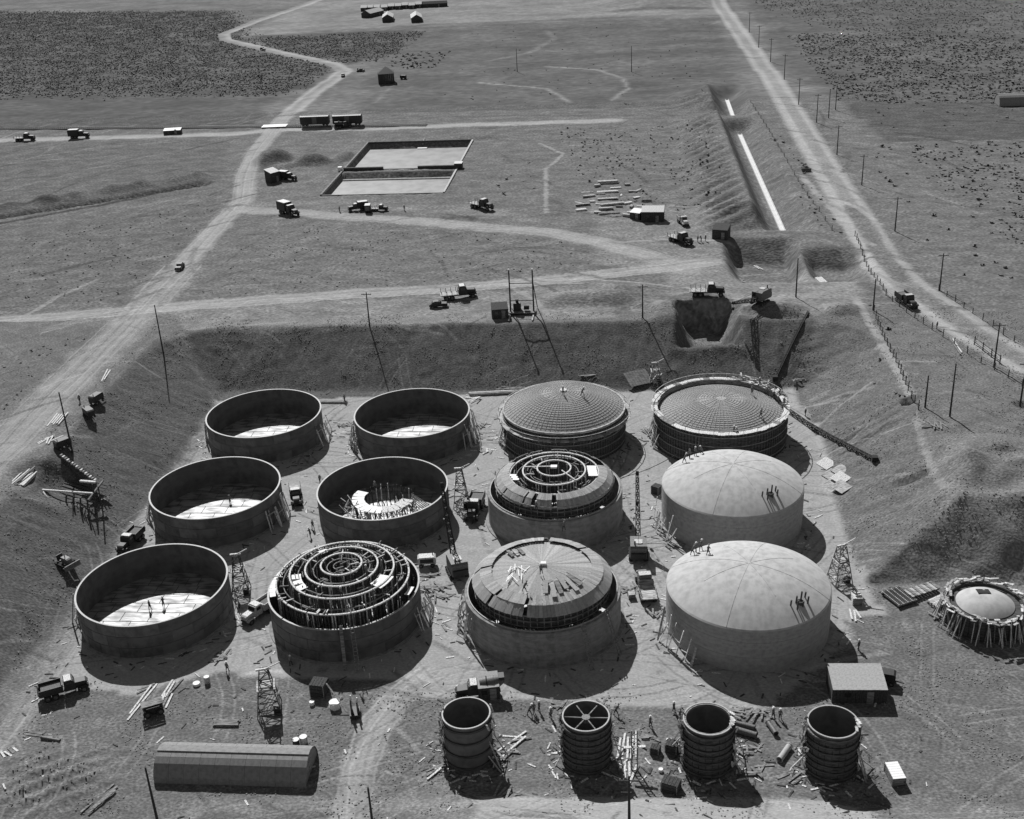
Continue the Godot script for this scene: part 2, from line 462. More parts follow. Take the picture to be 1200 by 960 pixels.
# strokes: [outline, width m, tone, strength, edge jitter]
var strokes := [
	[[Vector2(-89.9, 26.1), Vector2(-89.2, -7.2), Vector2(-89.8, -30.0), Vector2(-90.4, -60.1), Vector2(-91.0, -82.2), Vector2(-93.0, -118.6)], 15.0, 0.73, 0.30, 2.5],
	[[Vector2(-93.0, -118.6), Vector2(-95.5, -161.6), Vector2(-96.2, -184.0), Vector2(-105.7, -218.2), Vector2(-112.5, -253.7), Vector2(-119.0, -313.9), Vector2(-120.5, -376.4), Vector2(-118.5, -435.3)], 10.0, 0.74, 0.4, 0.8],
	[[Vector2(-118.5, -435.3), Vector2(-130.8, -459.2), Vector2(-171.7, -506.2), Vector2(-224.7, -569.5), Vector2(-235.7, -598.7), Vector2(-232.3, -660.6), Vector2(-220.1, -756.8), Vector2(-213.5, -914.0)], 9.0, 0.72, 0.5, 0.5],
	[[Vector2(-136.6, -74.9), Vector2(-112.3, -78.8), Vector2(-98.5, -81.9), Vector2(-90.5, -84.0), Vector2(-72.2, -87.6), Vector2(-43.3, -92.7), Vector2(-18.0, -96.1), Vector2(2.9, -100.4), Vector2(19.9, -104.9), Vector2(34.9, -109.5), Vector2(50.2, -114.4)], 8.5, 0.75, 0.4, 0.5],
	[[Vector2(-122.5, -49.3), Vector2(-115.5, -59.1), Vector2(-111.3, -69.7), Vector2(-105.2, -75.1), Vector2(-94.0, -81.7)], 5.0, 0.63, 0.3, 0.8],
	[[Vector2(-94.7, -172.9), Vector2(-79.6, -169.8), Vector2(-53.5, -161.4), Vector2(-31.7, -155.4), Vector2(-15.8, -149.1), Vector2(4.4, -142.7), Vector2(19.1, -133.1), Vector2(32.9, -119.5), Vector2(43.4, -106.4)], 9.5, 0.73, 0.4, 1.0],
	[[Vector2(-90.3, -178.5), Vector2(-68.2, -178.8), Vector2(-42.2, -170.9), Vector2(-17.7, -165.3), Vector2(3.6, -154.7)], 11.0, 0.62, 0.22, 3.0],
	[[Vector2(-275.7, -287.1), Vector2(-208.7, -287.1), Vector2(-168.7, -287.0), Vector2(-133.0, -287.3), Vector2(-113.3, -292.9), Vector2(-77.4, -289.9), Vector2(-32.8, -292.1), Vector2(14.8, -292.2), Vector2(24.9, -292.5)], 10.0, 0.74, 0.45, 0.5],
	[[Vector2(79.9, -1144.0), Vector2(85.9, -682.8), Vector2(91.3, -357.6), Vector2(91.0, -207.3), Vector2(91.3, -145.3), Vector2(91.4, -117.8), Vector2(92.9, -96.5), Vector2(96.1, -82.2), Vector2(100.5, -63.5), Vector2(105.4, -51.0), Vector2(115.5, -24.4)], 13.0, 0.76, 0.6, 0.1],
	[[Vector2(77.1, -947.9), Vector2(85.7, -644.1), Vector2(91.6, -353.3), Vector2(91.7, -205.0), Vector2(92.0, -143.6), Vector2(92.1, -117.0), Vector2(93.4, -95.8)], 5.6, 0.60, 0.4, 0.15],
	[[Vector2(92.3, -162.6), Vector2(92.3, -140.4), Vector2(92.1, -117.0), Vector2(93.4, -95.8), Vector2(96.7, -82.1), Vector2(101.1, -63.5), Vector2(105.7, -51.0), Vector2(115.5, -24.4)], 7.0, 0.485, 0.3, 0.25],
	[[Vector2(82.4, -199.3), Vector2(86.6, -149.0), Vector2(88.1, -123.7), Vector2(88.0, -99.2), Vector2(88.7, -85.9)], 2.6, 0.76, 0.3, 1.0],
	[[Vector2(80.2, -85.0), Vector2(81.1, -61.0), Vector2(81.6, -45.4), Vector2(81.8, -30.2)], 2.2, 0.70, 0.4, 0.5],
	[[Vector2(80.6, -22.6), Vector2(79.6, -5.1), Vector2(80.0, 4.3)], 1.6, 0.66, 0.3, 0.4],
	[[Vector2(95.1, -130.8), Vector2(96.1, -97.7), Vector2(99.2, -86.6), Vector2(103.2, -76.4), Vector2(105.4, -61.4)], 2.0, 0.68, 0.3, 0.7],
	[[Vector2(-44.1, -387.7), Vector2(-10.4, -366.5), Vector2(-0.5, -340.6), Vector2(2.2, -330.7)], 3.0, 0.72, 0.4, 0.3],
	[[Vector2(-14.5, -427.9), Vector2(11.5, -412.8), Vector2(24.1, -386.8), Vector2(26.6, -360.3), Vector2(19.5, -333.6)], 3.2, 0.72, 0.4, 0.3],
	[[Vector2(-47.1, -450.4), Vector2(-26.7, -474.7), Vector2(-15.8, -522.3), Vector2(-23.2, -559.4)], 4.0, 0.64, 0.2, 0.8],
	[[Vector2(-5.6, -255.6), Vector2(4.2, -238.2), Vector2(1.9, -225.8), Vector2(-0.5, -216.3), Vector2(3.1, -162.0)], 2.0, 0.72, 0.3, 0.5],
	[[Vector2(-210.8, -234.4), Vector2(-198.5, -257.5), Vector2(-179.6, -269.9), Vector2(-150.2, -275.5)], 1.8, 0.58, 0.3, 0.4],
	[[Vector2(-187.9, -202.2), Vector2(-170.0, -231.7), Vector2(-152.0, -252.5), Vector2(-139.7, -265.3)], 1.8, 0.58, 0.3, 0.4],
	[[Vector2(-85.2, -411.4), Vector2(-85.0, -346.0), Vector2(-96.2, -310.7)], 3.0, 0.60, 0.2, 1.0],
	[[Vector2(-3.8, 86.1), Vector2(-5.9, 73.2), Vector2(-6.5, 64.3), Vector2(-5.9, 56.0), Vector2(-3.5, 49.5), Vector2(0.4, 43.7)], 6.0, 0.72, 0.4, 0.8],
	[[Vector2(-58.6, 75.5), Vector2(-56.8, 61.3), Vector2(-56.3, 46.5), Vector2(-56.8, 29.5), Vector2(-58.7, 11.0), Vector2(-57.5, -13.9), Vector2(-58.3, -24.6), Vector2(-60.5, -45.7)], 6.5, 0.66, 0.3, 1.2],
	[[Vector2(81.6, -97.0), Vector2(72.4, -88.8), Vector2(60.2, -84.7), Vector2(40.4, -83.0), Vector2(28.5, -77.7)], 3.0, 0.66, 0.3, 1.4],
	[[Vector2(-33.4, 79.9), Vector2(-23.4, 71.7), Vector2(-5.1, 70.9), Vector2(14.2, 72.0)], 3.0, 0.62, 0.25, 1.2],
]
# damp or disturbed darker soil, each [outline, width, tone, strength, jitter]
var dark_strokes := [
	[[Vector2(-186.1, -175.6), Vector2(-163.0, -188.2), Vector2(-148.1, -202.2), Vector2(-133.8, -212.4), Vector2(-120.5, -218.3)], 7.0, 0.40, 0.2, 2.0],
	[[Vector2(-180.3, -154.4), Vector2(-168.0, -162.9), Vector2(-142.9, -182.5), Vector2(-114.5, -209.5)], 3.0, 0.30, 0.35, 0.4],
	[[Vector2(-253.4, -316.1), Vector2(-195.8, -308.5), Vector2(-128.0, -306.4)], 1.0, 0.30, 0.3, 0.4],
	[[Vector2(-102.1, -223.8), Vector2(-96.1, -235.9), Vector2(-85.7, -232.2), Vector2(-75.1, -233.7)], 6.0, 0.42, 0.22, 2.0],
	[[Vector2(13.8, -639.0), Vector2(39.0, -649.4), Vector2(77.5, -637.6)], 16.0, 0.38, 0.2, 4.0],
	[[Vector2(-27.0, -157.7), Vector2(-22.2, -160.2), Vector2(-16.6, -156.1)], 3.0, 0.34, 0.2, 1.2],
	[[Vector2(-8.2, -334.1), Vector2(10.2, -327.6), Vector2(20.9, -333.4)], 3.5, 0.44, 0.2, 2.0],
	[[Vector2(-31.8, 50.0), Vector2(-24.3, 50.1)], 2.2, 0.40, 0.14, 1.2],
	[[Vector2(-30.6, 53.6), Vector2(-23.3, 53.4)], 1.6, 0.42, 0.14, 1.0],
	[[Vector2(70.7, -27.6), Vector2(66.7, -26.2)], 0.8, 0.34, 0.3, 0.1],
	[[Vector2(72.4, -30.6), Vector2(65.8, -27.9)], 0.7, 0.34, 0.3, 0.1],
	[[Vector2(72.8, -27.2), Vector2(66.4, -23.6)], 0.7, 0.34, 0.3, 0.1],
	[[Vector2(73.2, -23.9), Vector2(67.2, -20.7)], 0.7, 0.34, 0.3, 0.1],
	[[Vector2(76.7, -25.3), Vector2(70.3, -21.1)], 0.8, 0.36, 0.3, 0.1],
	[[Vector2(75.2, -7.1), Vector2(71.5, -6.2), Vector2(69.0, -6.0)], 1.4, 0.38, 0.3, 0.4],
	[[Vector2(99.0, -24.6), Vector2(86.6, -17.4)], 2.0, 0.44, 0.2, 0.8],
	[[Vector2(55.7, -310.0), Vector2(35.1, -313.0)], 2.0, 0.44, 0.2, 0.8],
	[[Vector2(61.7, -297.2), Vector2(-34.8, -309.1), Vector2(-81.2, -308.7)], 1.2, 0.42, 0.25, 0.4],
]

func paint_region_base(x0: float, z0: float, x1: float, z1: float, n: int) -> Image:
	var im := Image.create(n, n, false, Image.FORMAT_RGBA8)
	for j in n:
		for i in n:
			var p := Vector2(lerpf(x0, x1, (i + 0.5) / n), lerpf(z0, z1, (j + 0.5) / n))
			p.x += 1.2 * lump_noise.get_noise_2d(p.x * 0.8, p.y * 0.8)
			var t := 0.5
			for k in range(regions.size() - 1, -1, -1):
				if region_boxes[k].has_point(p) and Geometry2D.is_point_in_polygon(p, region_polys[k]):
					t = regions[k][0]
					break
			im.set_pixel(i, j, Color(t, t, t))
	return im

var region_polys := []
var region_boxes: Array[Rect2] = []

func brush(r: int, tone: float, strength: float) -> Image:
	var im := Image.create(2 * r + 1, 2 * r + 1, false, Image.FORMAT_RGBA8)
	for j in 2 * r + 1:
		for i in 2 * r + 1:
			var d := Vector2(i - r, j - r).length() / (r + 0.5)
			im.set_pixel(i, j, Color(tone, tone, tone, strength * (1.0 - smoothstep(0.55, 1.0, d))))
	return im

func stroke(im: Image, s: Array, x0: float, z0: float, ppx: float, ppz: float) -> void:
	var pts: Array = s[0]
	var r: float = s[1] * 0.5
	var rp := maxi(int(round(r * ppx)), 1)
	var b := brush(rp, s[2], s[3])
	if absf(ppx - ppz) > 0.01:
		b.resize(maxi(2 * rp + 1, 1), maxi(int((2 * rp + 1) * ppz / ppx), 1))
	var full := Rect2i(0, 0, b.get_width(), b.get_height())
	for k in pts.size() - 1:
		var a: Vector2 = pts[k]
		var c: Vector2 = pts[k + 1]
		var n := int(ceil(a.distance_to(c) / maxf(r * 0.45, 1.2 / ppx)))
		for t in n:
			var p: Vector2 = a.lerp(c, float(t) / n) + Vector2(rng.randfn(), rng.randfn()) * s[4] * 0.4
			var px := int((p.x - x0) * ppx) - b.get_width() / 2
			var pz := int((p.y - z0) * ppz) - b.get_height() / 2
			if px > -b.get_width() and pz > -b.get_height() and px < im.get_width() and pz < im.get_height():
				im.blend_rect(b, full, Vector2i(px, pz))

var road_mask := {}

func paint_ground(x0: float, z0: float, x1: float, z1: float, size: int, coarse: int, with_tracks: bool, seed_: int, mottle: int) -> Array:
	var im := paint_region_base(x0, z0, x1, z1, coarse)
	im.resize(size, size, Image.INTERPOLATE_CUBIC)
	var ppx := size / (x1 - x0)
	var ppz := size / (z1 - z0)
	var ruts := Image.create(size, size, false, Image.FORMAT_RGBA8)
	ruts.fill(Color(0.6, 0.6, 0.6))
	rng.seed = seed_
	for s in strokes:
		stroke(im, s, x0, z0, ppx, ppz)
	for s in dark_strokes:
		stroke(im, s, x0, z0, ppx, ppz)
	# wheel tracks that run along the roads
	for s in strokes:
		if s[1] > 4.5 and s[4] < 2.9 and s[1] != 13.0 and s[1] != 5.6 and s[1] != 7.0:
			for k in int(s[1] * 1.2):
				var off: float = rng.randf_range(-0.42, 0.42) * s[1]
				var line := []
				var ps: Array = s[0]
				for q in ps.size():
					var d: Vector2 = (ps[mini(q + 1, ps.size() - 1)] - ps[maxi(q - 1, 0)]).normalized()
					line.append(ps[q] + Vector2(-d.y, d.x) * (off + rng.randf_range(-0.5, 0.5)))
				stroke(im, [line, 0.45, s[2] + rng.randf_range(-0.2, 0.12), 0.22, 0.08], x0, z0, ppx, ppz)
				stroke(ruts, [line, 0.5, 0.3, 0.4, 0.05], x0, z0, ppx, ppz)
	# scraper and drag marks, wind streaks
	for k in 900:
		var p := Vector2(rng.randf_range(x0, x1), rng.randf_range(z0, z1))
		var a := rng.randfn() * 0.5 + (0.6 if p.x > 66.0 else (-0.9 if p.x < -70.0 else 0.1))
		var l := rng.randf_range(3.0, 16.0) * (1.0 if with_tracks else 2.0)
		var tone := im.get_pixel(clampi(int((p.x - x0) * ppx), 0, size - 1), clampi(int((p.y - z0) * ppz), 0, size - 1)).r
		stroke(im, [[p, p + Vector2(cos(a), sin(a)) * l * 0.5, p + Vector2(cos(a + 0.1), sin(a + 0.1)) * l], rng.randf_range(0.3, 1.4) * (1.0 if with_tracks else 1.8), tone * rng.randf_range(0.72, 1.28), 0.16, 0.1], x0, z0, ppx, ppz)
	if with_tracks:
		for k in 420:   # rills and slides down the cut slopes
			var p := Vector2(rng.randf_range(-80, 82), rng.randf_range(-72, 60))
			var y := pit_base(p.x, p.y)
			if y < 0.2 or y > 8.9:
				continue
			var down := Vector2(pit_base(p.x - 0.5, p.y) - pit_base(p.x + 0.5, p.y), pit_base(p.x, p.y - 0.5) - pit_base(p.x, p.y + 0.5)).normalized()
			var q := p + (down + Vector2(rng.randf_range(-0.3, 0.3), rng.randf_range(-0.3, 0.3))) * rng.randf_range(2.0, 9.0)
			stroke(im, [[p, q], rng.randf_range(0.3, 1.1), rng.randf_range(0.34, 0.56), 0.10, 0.15], x0, z0, ppx, ppz)
			stroke(ruts, [[p, q], rng.randf_range(0.4, 0.9), 0.25, 0.3, 0.1], x0, z0, ppx, ppz)
		for k in 420:   # turning tracks between the tanks
			var p := Vector2(rng.randf_range(-62, 100), rng.randf_range(-50, 78))
			if pit_base(p.x, p.y) > 0.1:
				continue
			var a := rng.randf() * TAU
			var bend := rng.randf_range(-0.12, 0.12)
			var line := []
			var line2 := []
			for q in rng.randi_range(5, 12):
				line.append(p)
				line2.append(p + Vector2(-sin(a), cos(a)) * 1.7)
				p += Vector2(cos(a), sin(a)) * 2.2
				a += bend
			var tone := rng.randf_range(0.42, 0.74)
			stroke(im, [line, 0.4, tone, 0.16, 0.03], x0, z0, ppx, ppz)
			stroke(im, [line2, 0.4, tone, 0.16, 0.03], x0, z0, ppx, ppz)
			stroke(ruts, [line, 0.45, 0.3, 0.4, 0.03], x0, z0, ppx, ppz)
			stroke(ruts, [line2, 0.45, 0.3, 0.4, 0.03], x0, z0, ppx, ppz)
		for k in 500:   # oil and spilt mortar
			var p := Vector2(rng.randf_range(-62, 100), rng.randf_range(-52, 74))
			stroke(im, [[p, p + Vector2(rng.randf_range(-1, 1), rng.randf_range(-1, 1))], rng.randf_range(0.5, 2.2), 0.36 if rng.randf() < 0.6 else 0.74, 0.10, 0.3], x0, z0, ppx, ppz)
	im.convert(Image.FORMAT_L8)
	var d := im.get_data()
	var f := FastNoiseLite.new()
	f.seed = seed_
	f.fractal_octaves = 5
	f.fractal_gain = 0.72
	f.frequency = 0.02
	var nz := f.get_image(size, size, false, false, true)
	nz.convert(Image.FORMAT_L8)
	var nd := nz.get_data()
	f.seed = seed_ + 9
	f.frequency = 0.18
	f.fractal_octaves = 3
	var nz2 := f.get_image(size, size, false, false, true)
	nz2.convert(Image.FORMAT_L8)
	var ne := nz2.get_data()
	ruts.convert(Image.FORMAT_L8)
	var rd := ruts.get_data()
	for i in d.size():
		# loose soil is mottled, worn dust is smooth
		var k := 256 - clampi((d[i] - 142) * 6, 0, 150)
		rd[i] = clampi(((rd[i] * 150) >> 8) + 60 + ((k * ((ne[i] - 128) * 80 + (nd[i] - 128) * 50)) >> 16), 0, 255)
		d[i] = clampi((d[i] * (232 + (k * ((nd[i] - 128) * (50 if with_tracks else 85) + ((ne[i] - 128) * mottle * (60 + nd[i])) / 190) >> 16))) >> 8, 0, 255)
	var out := Image.create_from_data(size, size, false, Image.FORMAT_L8, d)
	out.convert(Image.FORMAT_RGBA8)
	var low := Image.create_from_data(size, size, false, Image.FORMAT_L8, rd)
	low.convert(Image.FORMAT_RGBA8)
	return [ImageTexture.create_from_image(out), ImageTexture.create_from_image(low)]

func ground_material(tex: Array, relief_cm: float) -> StandardMaterial3D:
	var m := StandardMaterial3D.new()
	m.albedo_texture = tex[0]
	m.heightmap_enabled = true
	m.heightmap_texture = tex[1]
	m.heightmap_scale = relief_cm
	m.roughness = 1.0
	m.metallic_specular = 0.1
	return m

func grid_lines(stops: Array) -> PackedFloat32Array:   # [position, step there] pairs
	var out := PackedFloat32Array()
	for k in stops.size() - 1:
		var a: float = stops[k][0]
		var b: float = stops[k + 1][0]
		var s: float = stops[k][1]
		var e: float = stops[k + 1][1]
		var p := a
		var n := maxi(int(round((b - a) / ((s + e) * 0.5))), 1)
		for i in n:
			var t := float(i) / n
			out.append(a + (b - a) * (t * (2 * s / (s + e)) + t * t * ((e - s) / (s + e))))
	out.append(stops[-1][0])
	return out

func is_road(x: float, z: float) -> int:
	var p := Vector2(x, z)
	for k in [8, 0, 1, 2, 3, 4, 5, 7, 22, 23]:
		if not road_boxes[k].has_point(p):
			continue
		var ps: Array = strokes[k][0]
		var w: float = strokes[k][1] * 0.45
		for q in ps.size() - 1:
			if seg_dist(x, z, ps[q], ps[q + 1]).x < w:
				return k
	return -1

var road_boxes := {}

func build_ground() -> void:
	soil_noise.seed = 11
	soil_noise.frequency = 0.35
	soil_noise.fractal_octaves = 3
	lump_noise.seed = 12
	lump_noise.frequency = 0.06
	lump_noise.fractal_octaves = 2
	for r in regions:
		var pp := PackedVector2Array(r[1])
		region_polys.append(pp)
		var bb := Rect2(pp[0], Vector2.ZERO)
		for p in pp:
			bb = bb.expand(p)
		region_boxes.append(bb)
	for k in strokes.size():
		var bb := Rect2(strokes[k][0][0], Vector2.ZERO)
		for p in strokes[k][0]:
			bb = bb.expand(p)
		road_boxes[k] = bb.grow(strokes[k][1])
	var near := [-110.0, -76.0, 125.0, 100.0]
	var mid := [-270.0, -330.0, 190.0, -76.0]
	var far := [-760.0, -1130.0, 460.0, -330.0]
	var tex_near := ground_material(paint_ground(near[0], near[1], near[2], near[3], 2048, 190, true, 21, 150), 22.0)
	var tex_mid := ground_material(paint_ground(mid[0], mid[1], mid[2], mid[3], 2048, 150, false, 22, 170), 36.0)
	var tex_far := ground_material(paint_ground(far[0], far[1], far[2], far[3], 1024, 150, false, 23, 70), 60.0)
	var xs := grid_lines([[-3500, 500], [-760, 12], [-270, 3], [-110, 0.8], [-60, 0.7], [80, 0.7], [125, 0.9], [190, 2.5], [460, 10], [3000, 500]])
	var zs := grid_lines([[-5000, 800], [-1130, 12], [-330, 2.6], [-140, 1.1], [-76, 0.75], [100, 0.75], [160, 8]])
	var nx := xs.size()
	var nz := zs.size()
	var hh := PackedFloat32Array()
	hh.resize(nx * nz)
	for j in nz:
		for i in nx:
			hh[j * nx + i] = ground_y(xs[i], zs[j])
	# cells sorted into the pieces of the setting they belong to
	var bands := [[-5000.0, -330.0, tex_far, far], [-330.0, -76.0, tex_mid, mid], [-76.0, 200.0, tex_near, near]]
	for b in bands:
		var sheets := {}
		var remap := {}
		for j in nz - 1:
			var zc := (zs[j] + zs[j + 1]) * 0.5
			if zc < b[0] or zc > b[1]:
				continue
			for i in nx - 1:
				var xc := (xs[i] + xs[i + 1]) * 0.5
				var key := "desert_ground"
				var rd := is_road(xc, zc)
				if rd == 8:
					key = "gravel_highway"
				elif rd >= 0:
					key = "dirt_road"
				elif zc > -71.5:
					var y := pit_base(xc, zc)
					key = "pit_floor" if y < 0.01 else ("pit_slope" if y < 8.99 else "desert_ground")
				if not sheets.has(key):
					sheets[key] = [PackedVector3Array(), PackedVector3Array(), PackedInt32Array(), PackedVector2Array()]
					var rm := PackedInt32Array()
					rm.resize(nx * nz)
					rm.fill(-1)
					remap[key] = rm
				var s: Array = sheets[key]
				var ids := []
				for q in [[0, 0], [1, 0], [1, 1], [0, 1]]:
					var ii: int = i + q[0]
					var jj: int = j + q[1]
					var at := jj * nx + ii
					var id: int = remap[key][at]
					if id < 0:
						id = s[0].size()
						remap[key][at] = id
						s[0].append(Vector3(xs[ii], hh[at], zs[jj]))
						var il := maxi(ii - 1, 0)
						var ir := mini(ii + 1, nx - 1)
						var jl := maxi(jj - 1, 0)
						var jr := mini(jj + 1, nz - 1)
						s[1].append(Vector3((hh[jj * nx + il] - hh[jj * nx + ir]) / (xs[ir] - xs[il]), 1.0, (hh[jl * nx + ii] - hh[jr * nx + ii]) / (zs[jr] - zs[jl])).normalized())
						s[3].append(Vector2((xs[ii] - b[3][0]) / (b[3][2] - b[3][0]), (zs[jj] - b[3][1]) / (b[3][3] - b[3][1])))
					ids.append(id)
				s[2].append_array([ids[0], ids[1], ids[2], ids[0], ids[2], ids[3]])
		for key in sheets:
			var s: Array = sheets[key]
			structure(key, make_mesh(s[0], s[1], s[2], s[3]), b[2])

# ---------------------------------------------------------------- sagebrush (nobody could count it)
func bush_mesh(seed_: int) -> ArrayMesh:
	rng.seed = seed_
	var v := PackedVector3Array()
	var n := PackedVector3Array()
	var idx := PackedInt32Array()
	for k in 9:
		var a := TAU * k / 9.0 + rng.randf_range(-0.3, 0.3)
		var tip := Vector3(cos(a) * rng.randf_range(0.35, 0.6), rng.randf_range(0.35, 0.75), sin(a) * rng.randf_range(0.35, 0.6))
		var side := Vector3(-sin(a), 0, cos(a)) * rng.randf_range(0.22, 0.34)
		var o := v.size()
		for p in [Vector3(0, -0.1, 0), tip + side, tip * 1.15 + Vector3(0, 0.15, 0), tip - side]:
			v.append(p)
			n.append((Vector3(p.x, 0.5, p.z)).normalized())
		idx.append_array([o, o + 1, o + 2, o, o + 2, o + 3])
	return make_mesh(v, n, idx)

# [outline, bushes per 100 m2, smallest, largest]
var scrub := [
	[[Vector2(-773.3, -876.4), Vector2(-270.8, -724.7), Vector2(-193.0, -523.8), Vector2(-130.1, -456.3), Vector2(-127.2, -400.0), Vector2(-134.5, -370.2), Vector2(-437.0, -414.1)], 80.0, 0.45, 1.1],
	[[Vector2(-207.4, -576.2), Vector2(-99.0, -579.0), Vector2(-99.3, -490.4), Vector2(-120.4, -454.3), Vector2(-171.7, -506.2)], 80.0, 0.45, 1.1],
	[[Vector2(-99.3, -490.4), Vector2(-74.6, -485.0), Vector2(-71.6, -434.0), Vector2(-85.3, -436.7)], 18.0, 0.8, 1.6],
	[[Vector2(108.2, -675.3), Vector2(375.8, -631.6), Vector2(307.0, -461.6), Vector2(147.7, -502.0)], 28.0, 0.4, 1.0],
	[[Vector2(116.8, -509.6), Vector2(302.7, -450.8), Vector2(241.3, -299.1), Vector2(117.2, -314.9), Vector2(112.0, -375.2)], 46.0, 0.45, 1.2],
	[[Vector2(121.3, -235.5), Vector2(217.3, -239.8), Vector2(158.3, -93.8), Vector2(126.3, -107.8), Vector2(121.0, -162.3)], 22.0, 0.4, 1.1],
	[[Vector2(105.0, -240.0), Vector2(121.8, -238.1), Vector2(119.2, -145.2), Vector2(122.9, -83.4), Vector2(111.1, -95.8), Vector2(104.5, -163.6)], 2.2, 0.6, 1.3],
	[[Vector2(-4.8, -282.1), Vector2(57.2, -277.1), Vector2(55.4, -158.2), Vector2(33.3, -159.7), Vector2(14.7, -195.7)], 14.0, 0.3, 0.9],
	[[Vector2(-81.1, -91.1), Vector2(-78.7, -156.8), Vector2(-52.2, -155.0), Vector2(16.9, -130.8), Vector2(26.2, -115.6), Vector2(2.5, -105.7), Vector2(-44.3, -97.2)], 16.0, 0.18, 0.5],
	[[Vector2(-157.3, -141.7), Vector2(-102.5, -183.5), Vector2(-94.2, -115.1), Vector2(-98.0, -91.7), Vector2(-128.1, -84.0)], 16.0, 0.18, 0.55],
	[[Vector2(-119.3, -50.7), Vector2(-94.9, -70.9), Vector2(-94.8, -40.9), Vector2(-94.1, -3.7)], 16.0, 0.18, 0.55],
	[[Vector2(77.3, -286.9), Vector2(88.5, -205.3), Vector2(91.8, -145.3), Vector2(83.3, -127.7), Vector2(78.1, -165.5)], 6.0, 0.4, 1.1],
	[[Vector2(85.0, -72.7), Vector2(84.7, -40.5), Vector2(81.6, -45.4), Vector2(81.8, -83.8)], 9.0, 0.4, 0.9],
	[[Vector2(77.7, -61.6), Vector2(81.6, -41.1), Vector2(80.4, -19.2), Vector2(77.5, -15.3), Vector2(75.2, -36.1)], 4.0, 0.3, 0.8],
	[[Vector2(111.7, -301.8), Vector2(237.5, -289.7), Vector2(219.4, -244.9), Vector2(118.2, -249.2)], 1.5, 0.5, 1.2],
	[[Vector2(-68.7, -594.5), Vector2(76.3, -570.5), Vector2(70.5, -325.7), Vector2(-50.9, -322.0)], 1.0, 0.3, 0.9],
	[[Vector2(-26.8, -241.6), Vector2(-1.9, -238.9), Vector2(1.9, -181.2), Vector2(-20.4, -188.2)], 1.6, 0.4, 1.0],
]

func build_scrub() -> void:
	var meshes := [bush_mesh(1), bush_mesh(2), bush_mesh(3)]
	var xforms := [[], [], []]
	rng.seed = 77
	for s in scrub:
		var pp := PackedVector2Array(s[0])
		var bb := Rect2(pp[0], Vector2.ZERO)
		for p in pp:
			bb = bb.expand(p)
		var n := int(bb.get_area() / 100.0 * s[1])
		for k in n:
			var p := bb.position + Vector2(rng.randf(), rng.randf()) * bb.size
			if lump_noise.get_noise_2d(p.x * 0.8, p.y * 0.8) + rng.randf_range(-0.8, 0.8) < -0.1:
				continue
			var e := Vector2(rng.randfn(), rng.randfn()) * minf(6.0, 0.012 * absf(p.y))
			if not Geometry2D.is_point_in_polygon(p + e, pp) or is_road(p.x, p.y) >= 0:
				continue
			var size := lerpf(s[2], s[3], pow(rng.randf(), 1.6))
			var b := Basis(Vector3.UP, rng.randf() * TAU) * Basis.from_scale(Vector3(size * 1.15, size * rng.randf_range(0.32, 0.6), size * 1.15))
			xforms[k % 3].append(Transform3D(b, Vector3(p.x, ground_y(p.x, p.y), p.y)))
	for k in 3:
		var mm := MultiMesh.new()
		mm.transform_format = MultiMesh.TRANSFORM_3D
		mm.mesh = meshes[k]
		mm.instance_count = xforms[k].size()
		for i in xforms[k].size():
			mm.set_instance_transform(i, xforms[k][i])
		var o := MultiMeshInstance3D.new()
		o.name = numbered("sagebrush")
		o.multimesh = mm
		o.material_override = M("shrub")
		add_child(o)
		o.set_meta("kind", "stuff")
		tag(o, ["low dark sagebrush scattered over the plain", "spreading dark sagebrush scattered over the plain", "tufted dark sagebrush scattered over the plain"][k], "sagebrush")

# ---------------------------------------------------------------- the big tanks
const RAD := 11.56
const WALL_H := 5.8

func tank_at(c: int, r: int) -> Vector3:
	return Vector3((c - 1.5) * STEP, 0.0, (r - 1) * ROW)

func plated_wall(t: Node3D, r: float, h: float, courses: int, around: int, m: Material, gap := 0.1) -> void:
	# curved plates with a groove between them, over a thin shell
	part(t, "shell", lathe([Vector2(r - 0.06, 0.0), Vector2(r - 0.06, h - 0.02), Vector2(r - 0.2, h - 0.02), Vector2(r - 0.2, 0.2)], 96), m)
	var ch := h / courses
	var da := TAU / around
	var plate := lathe([Vector2(r - 0.05, 0.0), Vector2(r, 0.0), Vector2(r, ch - gap), Vector2(r - 0.05, ch - gap)], 5, 0.0, da - gap / r)
	for k in courses:
		for i in around:
			part(t, "plate", plate, [m, M("steel_b"), M("steel_c"), m][rng.randi() % 4], Transform3D(Basis(Vector3.UP, -da * (i + 0.5 * (k % 2))), Vector3(0, k * ch, 0)))

